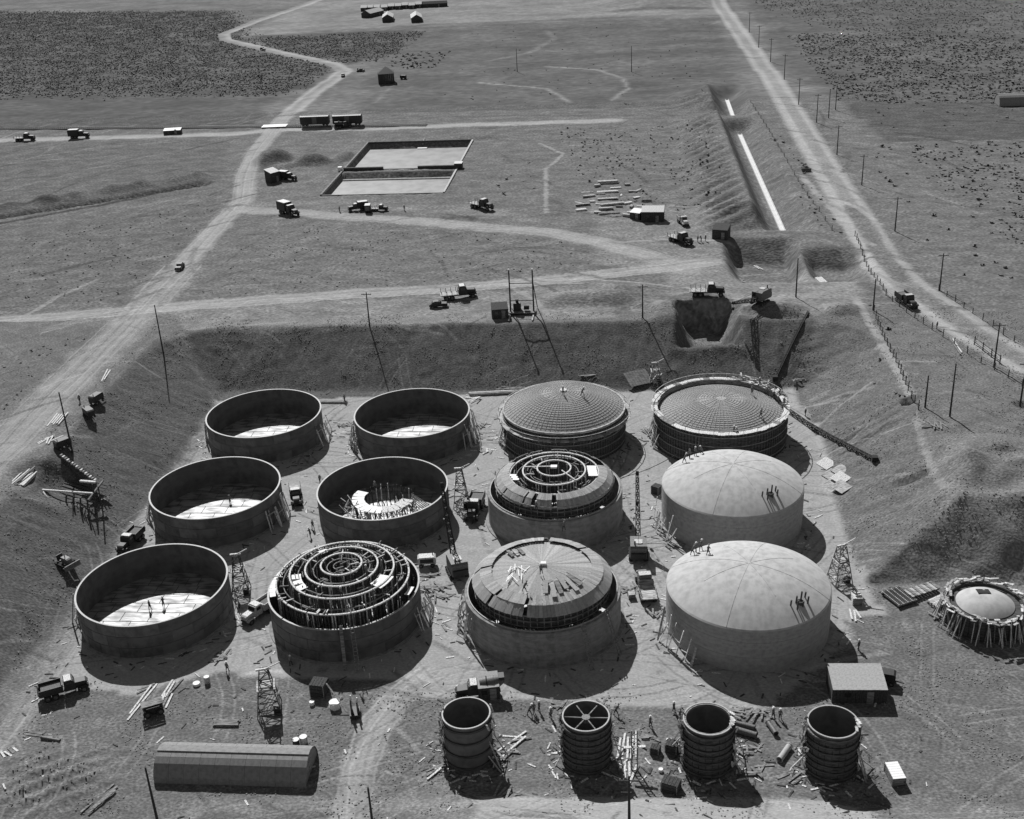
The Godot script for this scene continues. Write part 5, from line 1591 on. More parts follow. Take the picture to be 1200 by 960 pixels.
# ---------------------------------------------------------------- huts and machines
func quonset(x0: float, x1: float, z: float, r: float, label: String, turn := 0.0, y := -99.0) -> void:
	var c := Vector3((x0 + x1) * 0.5, 0, z)
	var t := thing("quonset_hut", label, "hut", Vector3(c.x, (ground_y(c.x, z) if y < -50.0 else y) - 0.05, z), turn)
	var l := x1 - x0
	var n := 11
	var bays := maxi(int(l / 1.9), 2)
	for b in bays:
		for k in n:
			var a0 := PI * k / n
			var a1 := PI * (k + 1) / n
			var p := Vector3(0, r * sin(a0), r * cos(a0))
			var q := Vector3(0, r * sin(a1), r * cos(a1))
			pbox(t, "roof_sheet", Vector3(-l * 0.5 + l * (b + 0.5) / bays, 0, 0) + (p + q) * 0.5, Vector3(p.distance_to(q) + 0.04, l / bays - 0.03, 0.05), M("hut_shell"), along(p, q, Vector3.RIGHT))
	for s in [-1.0, 1.0]:
		var poly := []
		for k in n + 1:
			poly.append(Vector2(r * 0.97 * cos(PI * k / n), r * 0.97 * sin(PI * k / n)))
		part(t, "end_wall", prism(poly, 0.1), M("hut_shell"), Transform3D(Basis(Vector3.UP, PI / 2), Vector3(s * l * 0.49, 0, 0)))
	pbox(t, "ridge_walk", Vector3(0, r + 0.06, 0), Vector3(l, 0.06, 1.1), M("hut_shell"))
	pbox(t, "door", Vector3(l * 0.49 + 0.08, 1.0, 0.2), Vector3(0.06, 2.0, 1.0), M("timber_grey"))

func build_structures() -> void:
	quonset(-32.5, -12.4, 65.0, 3.1, "long half round hut with a dark shell and pale ridge, lower left")
	shed(59.1, 46.9, 0.03, 7.2, 4.4, 2.4, "shed with a pale sloping roof and dark front behind the rightmost small tank", "tar_paper", "sheet_iron", true)
	shed(34.5, -152.6, -0.07, 6.4, 3.4, 3.0, "dark shed with a pale roof on the plain beside lumber", "tar_paper", "pale_paint", true)
	shed(29.9, -154.7, -0.48, 3.2, 2.4, 2.0, "small dark shed with a white roof left of the larger shed", "tar_paper", "white_paint", true)
	shed(-92.9, -207.6, 0.97, 4.0, 3.0, 3.4, "small dark hut with a pale top beside spoil mounds", "tar_paper", "pale_paint", true)
	shed(-158.1, -290.4, 0.15, 7.0, 2.8, 1.6, "long low hut with a white roof beside the railway", "tar_paper", "white_paint", true)
	shed(-1.9, -76.0, 0.17, 3.8, 2.8, 2.3, "dark pump hut at the crest of the far slope", "tar_paper", "tar_paper", true)
	shed(52.7, -134.9, -0.29, 4.2, 3.6, 2.6, "dark square bin at the edge of the smaller excavation", "tar_paper", "tar_paper", true)
	shed(8.8, 49.1, 0.2, 2.9, 2.2, 2.3, "dark tool box with a pale lid behind the leftmost small tank", "tar_paper", "sheet_iron", true)
	# hut with a pointed roof far out on the plain
	var g := Vector2(-89.5, -395.7)
	var t := thing("pointed_hut", "dark square hut with a pointed roof far out beside the zigzag road", "hut", Vector3(g.x, ground_y(g.x, g.y) - 0.1, g.y), 0.2)
	for s in [-1.0, 1.0]:
		for k in 9:
			pbox(t, "wall_board", Vector3(-3.4 + k * 0.85, 2.4, s * 3.8), Vector3(0.8, 4.8, 0.1), M("tar_paper"))
			pbox(t, "wall_board", Vector3(s * 3.8, 2.4, -3.4 + k * 0.85), Vector3(0.1, 4.8, 0.8), M("tar_paper"))
	part(t, "roof", lathe([Vector2(5.8, 4.7), Vector2(0.05, 7.6)], 4), M("tar_paper"), Transform3D(Basis(Vector3.UP, PI / 4), Vector3.ZERO))
	pbox(t, "door", Vector3(0.6, 1.2, 3.88), Vector3(1.2, 2.3, 0.06), M("timber_dark"))
	# camp at the top of the picture
	var camp := [[-150.3, -664.6, 1.21, 18.0, "first barrack of the far camp from the left"], [-134.4, -637.6, 1.73, 20.0, "middle barrack of the far camp, end on"], [-114.3, -632.2, 1.76, 22.0, "right hand barrack of the far camp, end on"]]
	for e in camp:
		shed(e[0], e[1], e[2], e[3], 7.0, 3.0, e[4], "tar_paper", "pale_paint", false, -99.0, "barrack", "barrack")
	var row := [[Vector2(-163.0, -697.1), Vector2(-158.9, -698.3), Vector2(-154.1, -699.4), Vector2(-148.2, -697.5), Vector2(-143.9, -701.2), Vector2(-138.6, -699.8), Vector2(-134.3, -703.2), Vector2(-129.0, -701.6), Vector2(-124.7, -705.3)], [Vector2(-114.3, -707.1)]]
	var ord := ["first", "second", "third", "fourth", "fifth", "sixth", "seventh", "eighth", "ninth"]
	for k in 9:
		shed(row[0][k].x, row[0][k].y, 0.1, 4.6, 5.0, 2.6, "%s small hut from the left in the far camp's back row" % ord[k], "tar_paper", "pale_paint", false, -99.0, "hut", "camp_hut")
	shed(row[1][0].x, row[1][0].y, 0.1, 20.0, 5.0, 2.6, "long dark hut right of the far camp's back row", "tar_paper", "tar_paper", false, -99.0, "hut", "camp_hut")
	var rh := Vector2(178.4, -302.0)
	quonset(rh.x - 9.0, rh.x + 9.0, rh.y, 4.0, "half round hut with a pale end at the upper right edge")
	# hoist frame on the crest of the far slope
	var hf := Vector2(3.2, -77.4)
	var fr := thing("hoist_gantry", "tall two legged hoist gantry at the crest of the far slope beside the pump hut", "hoist", Vector3(hf.x, ground_y(hf.x, hf.y), hf.y))
	for s in [-2.7, 2.7]:
		ptube(fr, "leg", Vector3(s, -0.4, 0), Vector3(s, 10.6, 0), 0.2, M("creosote"), 0.75, 8)
		pbar(fr, "back_stay", Vector3(s, 8.0, 0), Vector3(s * 1.2, 0.0, -4.0), 0.16, 0.16, M("creosote"))
		pbox(fr, "lamp", Vector3(s, 10.7, 0), Vector3(0.4, 0.3, 0.4), M("pale_paint"))
		pbar(fr, "runner", Vector3(s, 0.1, 1.0), Vector3(s, height(hf.x, hf.y + 5.0) - height(hf.x, hf.y) + 0.2, 5.0), 0.3, 0.2, M("timber"))
	for y in [3.2, 7.4]:
		pbox(fr, "crossbeam", Vector3(0, y, 0), Vector3(5.6, 0.14, 0.14), M("creosote"))
	pbox(fr, "platform", Vector3(0, 0.5, -0.4), Vector3(6.2, 0.2, 3.0), M("timber_grey"))
	pbox(fr, "winch_house", Vector3(-1.2, 1.5, -0.8), Vector3(1.7, 1.9, 1.5), M("dark_paint"))
	ptube(fr, "winch_drum", Vector3(0.4, 1.3, -0.4), Vector3(1.6, 1.3, -0.4), 0.5, M("tyre"), 1.0, 12)
	ptube(fr, "stack", Vector3(-1.2, 2.4, -0.8), Vector3(-1.2, 3.3, -0.8), 0.35, M("dark_paint"), 1.0, 10)
	# hopper built into the left slope
	build_hopper()
	build_basins()
	build_railway()

func build_hopper() -> void:
	rng.seed = 50
	var t := thing("timber_hopper", "timber loading hopper let into the left slope of the excavation", "hopper", Vector3(-72.6, 4.0, -1.0), -0.25)
	for k in 16:   # sloping wall of planks, top edge showing as pale ends
		var x := -5.6 + k * 0.62
		pbar(t, "wall_plank", Vector3(x, 4.6 - 0.16 * k, -4.2 + 0.2 * k), Vector3(x + 0.4, 0.4, -3.4 + 0.2 * k), 0.5, 0.12, M("timber_dark"))
		pbox(t, "cap_block", Vector3(x, 4.72 - 0.16 * k, -4.25 + 0.2 * k), Vector3(0.34, 0.3, 0.6), M("timber_pale" if k % 2 else "timber_grey"))
	for k in 9:
		pbar(t, "floor_plank", Vector3(-5.0, 0.6 + 0.2 * k, 3.0 - 0.75 * k), Vector3(5.2, -0.6 + 0.15 * k, 3.2 - 0.75 * k), 0.62, 0.1, M("timber_dark"))
	pbar(t, "edge_beam", Vector3(-4.6, 1.6, 3.4), Vector3(5.4, 1.3, 1.6), 0.3, 0.3, M("timber_pale"))
	pbar(t, "edge_beam", Vector3(-4.6, 1.6, 3.4), Vector3(-1.4, 0.4, 5.4), 0.3, 0.3, M("timber_pale"))
	pbar(t, "edge_beam", Vector3(5.4, 2.4, -1.4), Vector3(5.6, 1.0, 3.6), 0.3, 0.3, M("timber_grey"))
	pbox(t, "chute", Vector3(2.6, 2.2, -0.6), Vector3(3.2, 0.3, 0.5), M("timber_pale"), Basis(Vector3.UP, 0.1))
	for k in 10:
		var x := 1.0 + (k % 5) * 1.5
		var z := 4.2 if k < 5 else 6.0
		pbar(t, "trestle_post", Vector3(x, ground_y(t.position.x + x, t.position.z + z) - 4.1, z), Vector3(x + 0.1, 1.6 - 0.1 * k, z - 0.5), 0.22, 0.22, M("timber_dark"))
	for k in 8:
		pbar(t, "trestle_brace", Vector3(1.0 + k * 0.8, -2.6 + 0.2 * (k % 3), 4.4 + 0.2 * k), Vector3(2.4 + k * 0.8, 0.6, 4.2 + 0.2 * k), 0.16, 0.12, M("timber_dark"))
	for x in [5.8, 7.4]:
		pbar(t, "mast", Vector3(x, -4.0, 0.5 + x * 0.3), Vector3(x + 0.2, 3.6, 0.4 + x * 0.3), 0.18, 0.18, M("timber_dark"))

func build_basins() -> void:
	var t := thing("settling_basin", "pair of walled settling basins holding pale water on the plain", "basin", Vector3(-51.4, PLAIN, -225.5))
	var hx := 19.9
	pbox(t, "side_wall", Vector3(-hx - 0.2, -1.0, 0), Vector3(0.6, 2.9, 75.6), M("timber_grey"))
	pbox(t, "side_wall", Vector3(hx + 0.2, -1.0, 0), Vector3(0.6, 2.9, 75.6), M("concrete"))  # sunlit side, its brightness put into a paler colour than the other walls
	pbox(t, "end_wall", Vector3(0, -1.0, -37.7), Vector3(2 * hx, 3.0, 0.6), M("timber_dark"))
	pbox(t, "end_wall", Vector3(0, -1.1, 37.7), Vector3(2 * hx, 2.6, 0.6), M("timber_grey"))
	pbox(t, "divider", Vector3(-13.0, -0.5, 4.6), Vector3(14.0, 3.0, 1.0), M("timber_dark"))
	pbox(t, "divider", Vector3(0, -1.0, 4.6), Vector3(13.0, 2.4, 1.0), M("timber_dark"))
	pbox(t, "divider", Vector3(13.0, -0.5, 4.6), Vector3(13.6, 3.0, 1.0), M("timber_dark"))
	pbox(t, "weir_apron", Vector3(0, -1.75, 9.0), Vector3(2 * hx - 1.0, 0.4, 6.0), M("concrete_dark"))
	pbox(t, "water", Vector3(0, -2.1, -16.6), Vector3(2 * hx - 0.4, 0.5, 41.4), M("pond_water"))
	pbox(t, "water", Vector3(0, -2.1, 24.8), Vector3(2 * hx - 0.4, 0.5, 25.2), M("pond_water"))
	pbox(t, "inlet_apron", Vector3(1.2, -1.75, -35.6), Vector3(3.6, 0.4, 3.4), M("white_paint"))
	ptube(t, "inlet_pipe", Vector3(1.2, 0.3, -41.0), Vector3(1.2, -0.6, -36.6), 0.35, M("mid_paint"))
	pbox(t, "gate_house", Vector3(hx + 0.6, 1.0, 5.0), Vector3(2.6, 1.8, 3.2), M("tar_paper"))
	pbox(t, "gate_roof", Vector3(hx + 0.6, 1.95, 5.0), Vector3(2.8, 0.1, 3.4), M("pale_paint"))
	pbox(t, "gate_box", Vector3(-hx - 1.2, 0.9, 5.2), Vector3(1.4, 1.2, 1.4), M("white_paint"))

func build_railway() -> void:
	var pts: Array = [Vector2(-308.9, -316.1), Vector2(-218.4, -308.0), Vector2(-163.6, -302.6), Vector2(-118.4, -298.4), Vector2(-74.8, -294.4), Vector2(-53.6, -293.2)]
	var t := thing("railway_track", "single railway track crossing the plain on dark sleepers", "railway", Vector3(pts[0].x, PLAIN, pts[0].y))
	var o := t.position
	var made := 0
	var rest := []
	for k in pts.size() - 1:
		var a := Vector3(pts[k].x, PLAIN + 0.28, pts[k].y) - o
		var b := Vector3(pts[k + 1].x, PLAIN + 0.28, pts[k + 1].y) - o
		var e := (b - a).normalized().cross(Vector3.UP)
		for s in [-0.72, 0.72]:
			pbar(t, "rail", a + e * s + Vector3(0, 0.22, 0), b + e * s + Vector3(0, 0.22, 0), 0.09, 0.16, M("rim_steel"))
		pbar(t, "ballast_bed", a + Vector3(0, -0.15, 0), b + Vector3(0, -0.15, 0), 3.4, 0.4, M("ballast"))
		var n := int(a.distance_to(b) / 0.9)
		for i in n:
			var c := a.lerp(b, (i + 0.5) / n) + Vector3(0, 0.1, 0)
			if k >= 2 and made < 290:
				pbox(t, "sleeper", c, Vector3(0.26, 0.16, 2.5), M("creosote"), along(a, b))
				made += 1
			else:
				rest.append([c, Vector3(0.26, 0.16, 2.5), along(a, b)])
	var far := part(t, "sleepers", boxes(rest), M("creosote"))
	far.set_meta("kind", "stuff")
	# plank crossing where the road goes over the rails
	var cr := Vector2(-117.7, -298.4)
	var c := thing("plank_crossing", "pale plank crossing where the dirt road meets the railway", "crossing", Vector3(cr.x, PLAIN + 0.45, cr.y), 0.05)
	for k in 10:
		pbox(c, "plank", Vector3(-4.6 + k * 1.02, 0.1, 0), Vector3(0.98, 0.12, 5.0), M("white_paint"))
	# two boxcars
	var says := ["left hand dark boxcar standing on the railway", "right hand dark boxcar standing on the railway, truck in front"]
	var spot: Array = [Vector2(-99.9, -296.0), Vector2(-86.4, -295.9)]
	for k in 2:
		var p: Vector2 = spot[k]
		var w := thing("boxcar", says[k], "railway car", Vector3(p.x, PLAIN + 0.58, p.y), 0.04, "boxcars on the railway")
		for s in [-1.0, 1.0]:
			for q in 13:
				pbox(w, "side_board", Vector3(-5.4 + q * 0.9, 2.45, s * 1.4), Vector3(0.86, 2.9, 0.08), M("dark_paint"))
			part(w, "end_wall", prism([Vector2(-1.4, 1.0), Vector2(1.4, 1.0), Vector2(1.4, 3.9), Vector2(0, 4.25), Vector2(-1.4, 3.9)], 0.1), M("dark_paint"), Transform3D(Basis(Vector3.UP, PI / 2), Vector3(s * 5.85, 0, 0)))
			var e := Vector3(0, 3.9, s * 1.55)
			var r := Vector3(0, 4.3, 0)
			for q in 12:
				pbox(w, "roof_board", Vector3(-5.4 + q * 0.98, 0, 0) + (e + r) * 0.5, Vector3(e.distance_to(r), 0.06, 0.96), M("mid_paint"), along(e, r))
			pbox(w, "sliding_door", Vector3(0, 2.4, s * 1.48), Vector3(1.9, 2.7, 0.08), M("mid_paint"))
			var bg := pbox(w, "truck_frame", Vector3(s * 4.2, 0.6, 0), Vector3(2.2, 0.3, 2.0), M("tyre"))
			for ax in [-0.7, 0.7]:
				for side in [-0.75, 0.75]:
					ptube(w, "wheel", Vector3(s * 4.2 + ax, 0.42, side - 0.08), Vector3(s * 4.2 + ax, 0.42, side + 0.08), 0.42, M("rebar"), 1.0, 12)
		pbox(w, "underframe", Vector3(0, 0.85, 0), Vector3(11.6, 0.3, 2.2), M("rebar"))
		pbox(w, "roof_walk", Vector3(0, 4.36, 0), Vector3(11.4, 0.06, 0.5), M("timber"))

# ---------------------------------------------------------------- vehicles and cranes
func build_vehicles() -> void:
	rng.seed = 60
	truck("dump", -51.9, 50.6, 0.51, "dump truck alone at the near left with its long side lit", "dark_paint")
	truck("dump", -29.5, 31.2, -2.1, "dump truck with a white bed between the two near left tanks", "pale_paint")
	truck("flat", -33.0, -5.5, -1.26, "dark truck facing the viewer right of the middle row left tank", "dark_paint")
	truck("dump", 0.7, -0.9, -1.65, "large dark loaded truck between the middle row tanks", "dark_paint", -99.0, 1.15)
	truck("dump", -58.4, 11.0, -1.73, "dark truck behind the near left tank on the pit road", "dark_paint")
	truck("flat", 30.7, 22.7, 1.73, "flatbed truck behind the crane between the right hand tanks", "mid_paint", -99.0, 1.15)
	truck("mixer", 7.1, 49.4, -2.94, "dark mixer truck behind the leftmost small tank", "dark_paint")
	truck("flat", 46.7, -86.3, -0.04, "dark truck at the far rim of the square hole", "dark_paint", -99.0, 1.2)
	truck("dump", 90.8, -80.1, -1.3, "dark truck driving on the highway", "dark_paint", -99.0, 1.1)
	truck("box", -75.8, -165.8, -0.72, "dark truck with a tall box on the service road near the basins", "dark_paint", -99.0, 1.25)
	truck("flat", -16.4, -168.0, -0.64, "dark truck on the service road below the basins", "dark_paint", -99.0, 1.25)
	truck("flat", -12.8, -89.1, 0.26, "dark flatbed truck on the road behind the far slope", "dark_paint", -99.0, 1.3)
	truck("tank", -87.1, -292.8, 0.17, "dark tank truck parked in front of the boxcars", "dark_paint")
	truck("box", -195.9, -287.1, 0.11, "dark covered truck with a white roof on the railway road", "dark_paint", -99.0, 1.2)
	truck("flat", -218.4, -285.1, 0.07, "long dark truck at the left edge of the railway road", "dark_paint", -99.0, 1.25)
	truck("dump", 43.0, -147.7, -1.33, "dark truck with a pale hood right of the pale roofed shed on the plain", "pale_paint", -99.0, 0.95)
	truck("flat", 41.9, -130.2, -0.87, "dark flatbed truck on the service road's right end", "dark_paint", -99.0, 1.2)
	truck("box", -87.8, -209.4, -0.38, "dark truck among the spoil mounds left of the basins", "dark_paint")
	truck("box", -55.7, -169.0, -2.75, "first of three small trucks below the basins, pale topped", "dark_paint", -99.0, 0.9)
	truck("box", -51.9, -168.7, 1.69, "second of three small trucks below the basins, end on", "dark_paint", -99.0, 0.8)
	truck("flat", -48.1, -168.5, -0.07, "third of three small trucks below the basins", "dark_paint", -99.0, 0.8)
	car(-17.3, -82.8, 0.13, "dark sedan on the road behind the far slope", "dark_paint")
	car(-92.7, -115.0, -1.51, "dark car with a pale top on the main dirt road", "dark_paint")
	car(-115.7, -417.1, 1.71, "dark car at the bend of the far road")
	car(-186.5, -519.1, -0.8, "tiny dark car on the far zigzag road")
	tractor(84.4, -206.8, -1.54, "dark crawler tractor on the shoulder of the highway")
	tractor(-65.5, 20.4, -0.51, "crawler tractor on the left slope above the near left tank")
	tractor(-110.0, -431.1, -0.19, "dark tractor beside the far road bend")
	compressor(-79.5, -29.1, 1.29, "dark wheeled compressor beside the left road with a pale boom", "dark_paint")
	compressor(-78.7, -23.2, -0.79, "small dark wheeled machine below the compressor on the left slope", "dark_paint")
	compressor(-5.2, 16.2, -3.0, "dark engine with a pale top between the near row and middle row tanks", "pale_paint")
	compressor(63.4, 44.5, -0.25, "dark small engine right of the pale roofed shed", "dark_paint")
	compressor(-82.6, -403.9, -0.2, "dark cart beside the pointed hut", "dark_paint")
	compressor(-78.2, -10.2, 0.88, "dark trailer with pale timbers at the top of the hopper", "dark_paint")
	crawler_crane(0.2, 18.4, 1.96, 13.0, 1.15, "crawler crane with a pale topped house between the four left centre tanks")
	crawler_crane(29.7, 12.7, 1.59, 12.0, 1.0, "crawler crane with its boom raised between the right centre tanks")
	crawler_crane(57.7, -79.1, -2.25, 9.5, 0.2, "dragline excavator with a long boom at the square hole")
	hoist_tower(-21.4, 53.3, 6.8, 3.4, "lattice tower standing alone before the half round hut", 0.3)
	hoist_tower(-34.2, 24.6, 7.0, 2.8, "lattice tower at the right side of the near left tank", 0.2)
	hoist_tower(-2.0, -3.9, 7.4, 2.8, "lattice tower at the right side of the staging tank", 0.1)
	hoist_tower(61.1, 19.6, 6.6, 3.0, "lattice tower with pale boards right of the near concrete tank", 0.4, true)
	hoist_tower(33.6, -56.3, 4.2, 2.6, "small pale timber tower at the foot of the far slope", 0.1, true)
	# conveyors: long lattice booms lying on the slopes
	slope_lattice([Vector2(68.3, -76.4), Vector2(66.2, -70.4), Vector2(63.9, -66.0), Vector2(61.3, -60.7), Vector2(59.1, -56.2)], 0.36, "dark lattice chute running down the far slope to the far right tank")
	slope_lattice([Vector2(60.2, -43.1), Vector2(63.3, -36.7), Vector2(66.3, -29.5), Vector2(69.4, -21.0), Vector2(72.1, -13.6)], 0.8, "dark lattice boom lying across the right slope")
	# suspended lines
	for e in [[Vector3(27.0, 7.6, -0.5), Vector3(36.5, 9.0, -6.5), "dark hose from the half planked tank to the middle row concrete tank"], [Vector3(28.4, 3.4, 6.0), Vector3(33.0, 3.2, 5.4), "dark cable between the raised crane and the middle row concrete tank"]]:
		var t := thing("cable", e[2], "cable", e[0])
		for k in 6:
			var p: Vector3 = (e[1] - e[0]) * (k / 6.0)
			var q: Vector3 = (e[1] - e[0]) * ((k + 1) / 6.0)
			p.y -= 0.5 * sin(PI * k / 6.0)
			q.y -= 0.5 * sin(PI * (k + 1) / 6.0)
			ptube(t, "length", p, q, 0.06, M("tyre"), 1.0, 6)

func slope_lattice(pts: Array, w: float, label: String) -> void:
	var o := Vector3(pts[0].x, ground_y(pts[0].x, pts[0].y), pts[0].y)
	var t := thing("lattice_boom", label, "boom", o)
	for k in pts.size() - 1:
		var a := Vector3(pts[k].x, height(pts[k].x, pts[k].y) + 0.22, pts[k].y) - o
		var b := Vector3(pts[k + 1].x, height(pts[k + 1].x, pts[k + 1].y) + 0.22, pts[k + 1].y) - o
		lattice_parts(t, a, b, w, w, maxi(int(a.distance_to(b) / 0.8), 2), 0.1, M("creosote"))
	var e: Vector2 = pts[-1]
	pbox(t, "head_drum", Vector3(e.x, height(e.x, e.y) + 0.6, e.y) - o, Vector3(1.1, 0.9, 1.1), M("tyre"))

# ---------------------------------------------------------------- poles and fences
func build_poles() -> void:
	var l := [
		[-76.1, -57.1, 12.5, "tall bare pole at the far left corner of the excavation", 0],
		[-76.5, -9.8, 12.5, "tall bare pole above the hopper on the left slope", 0],
		[-31.7, -71.0, 8.5, "power pole at the crest of the far slope, left of centre", 1],
		[31.0, -73.8, 8.0, "power pole at the crest of the far slope, right of centre", 1],
		[66.8, -86.7, 9.5, "power pole between the square hole and the highway", 0],
		[82.7, -77.0, 7.5, "power pole at the top of the right slope", 0],
		[86.5, -21.4, 10.5, "power pole above the right slope with a pale lamp", 0],
		[83.0, -25.5, 6.5, "short pole with a pale top above the right slope", 0],
		[100.7, -27.5, 9.0, "power pole at the right edge below the highway", 1],
		[100.3, -44.1, 9.5, "power pole on the near side of the highway by its rails", 1],
		[100.2, -90.1, 9.0, "power pole beyond the highway, nearest to the viewer", 1],
		[99.2, -137.5, 9.5, "power pole beyond the highway, second from the viewer", 1],
		[98.7, -186.2, 9.5, "power pole beyond the highway, third from the viewer", 1],
		[97.4, -226.8, 10.0, "power pole beyond the highway, fourth from the viewer", 1],
		[97.6, -277.9, 10.5, "power pole beyond the highway, fifth from the viewer", 1],
		[95.3, -313.0, 10.5, "power pole beyond the highway, sixth from the viewer", 1],
		[96.2, -371.6, 11.0, "power pole beyond the highway, seventh from the viewer", 1],
		[95.0, -418.9, 11.0, "power pole beyond the highway, eighth from the viewer", 1],
		[93.7, -465.2, 11.0, "power pole beyond the highway, ninth from the viewer", 1],
		[93.8, -522.1, 11.0, "power pole beyond the highway, farthest in view", 1],
		[103.3, -286.6, 11.0, "left of two poles standing off the highway pole line", 0],
		[108.0, -300.6, 10.0, "right of two poles standing off the highway pole line", 0],
		[28.1, -404.7, 12.0, "lone pole far out on the smooth plain, right hand one", 0],
		[-27.9, -415.4, 11.0, "lone pole far out on the smooth plain, left hand one", 0],
		[-29.6, 74.6, 8.5, "bare pole before the half round hut at the bottom edge", 0],
		[-1.9, 76.6, 8.0, "bare pole beside the ramp road at the bottom edge", 0],
		[28.4, 77.0, 7.6, "power pole with a crossarm at the bottom edge before the second small tank", 1],
	]
	for e in l:
		power_pole(e[0], e[1], e[2], e[3], 0.0, e[4])
	rng.seed = 70
	fence([Vector2(88.1, -134.3), Vector2(87.2, -108.3), Vector2(87.4, -87.1), Vector2(89.7, -75.7), Vector2(93.0, -65.2), Vector2(95.5, -56.3), Vector2(98.5, -46.7), Vector2(104.7, -31.3)], 3.4, "post and wire fence on the near side of the highway")
	fence([Vector2(100.0, -90.1), Vector2(103.7, -74.2), Vector2(106.9, -61.8), Vector2(111.8, -46.9)], 3.6, "post and wire fence beyond the highway")
	fence([Vector2(82.5, -74.9), Vector2(82.0, -62.5), Vector2(81.9, -47.1), Vector2(81.6, -33.7), Vector2(81.7, -25.1)], 2.6, "row of short fence posts along the crest of the right slope", 1.7)
	fence([Vector2(77.0, -321.0), Vector2(79.0, -256.7), Vector2(80.5, -184.7), Vector2(82.8, -139.4)], 8.0, "sparse fence between the flume trench and the highway", 1.2)
	var g := thing("guard_rail", "pale timber guard rail beside the highway", "rail", Vector3.ZERO)
	var a := Vector2(99.6, -56.3)
	var b := Vector2(102.0, -46.2)
	g.position = Vector3(a.x, ground_y(a.x, a.y), a.y)
	var d := Vector3(b.x - a.x, 0, b.y - a.y)
	for k in 3:
		pbar(g, "rail", Vector3(0, 0.5 + 0.5 * k, 0), d + Vector3(0, 0.5 + 0.5 * k, 0), 0.08, 0.2, M("timber_pale" if k == 1 else "timber_grey"))
	for k in 4:
		pbar(g, "post", d * (k / 3.0) + Vector3(0, -0.3, 0), d * (k / 3.0) + Vector3(0, 1.8, 0), 0.18, 0.18, M("creosote"))
	# concrete flume in the trench
	var says := ["pale concrete flume lying in the long trench", "short pale length of flume beyond the trench crossing"]
	var runs := [[Vector2(69.3, -279.0), Vector2(71.4, -143.5)], [Vector2(69.3, -348.0), Vector2(69.2, -304.0)]]
	for k in 2:
		var p: Vector2 = runs[k][0]
		var q: Vector2 = runs[k][1]
		var t := thing("concrete_flume", says[k], "flume", Vector3(p.x, PLAIN - 4.1, p.y))
		var n := int(p.distance_to(q) / 5.0)
		for i in n:
			var u := (q - p) * (float(i) / n)
			var v := (q - p) * ((i + 0.97) / n)
			pbar(t, "trough_floor", Vector3(u.x, 0.1, u.y), Vector3(v.x, 0.1, v.y), 1.3, 0.2, M("flume_concrete"))
			for s in [-0.72, 0.72]:
				pbar(t, "trough_side", Vector3(u.x + s, 0.3, u.y), Vector3(v.x + s, 0.3, v.y), 0.14, 0.6, M("flume_concrete"))

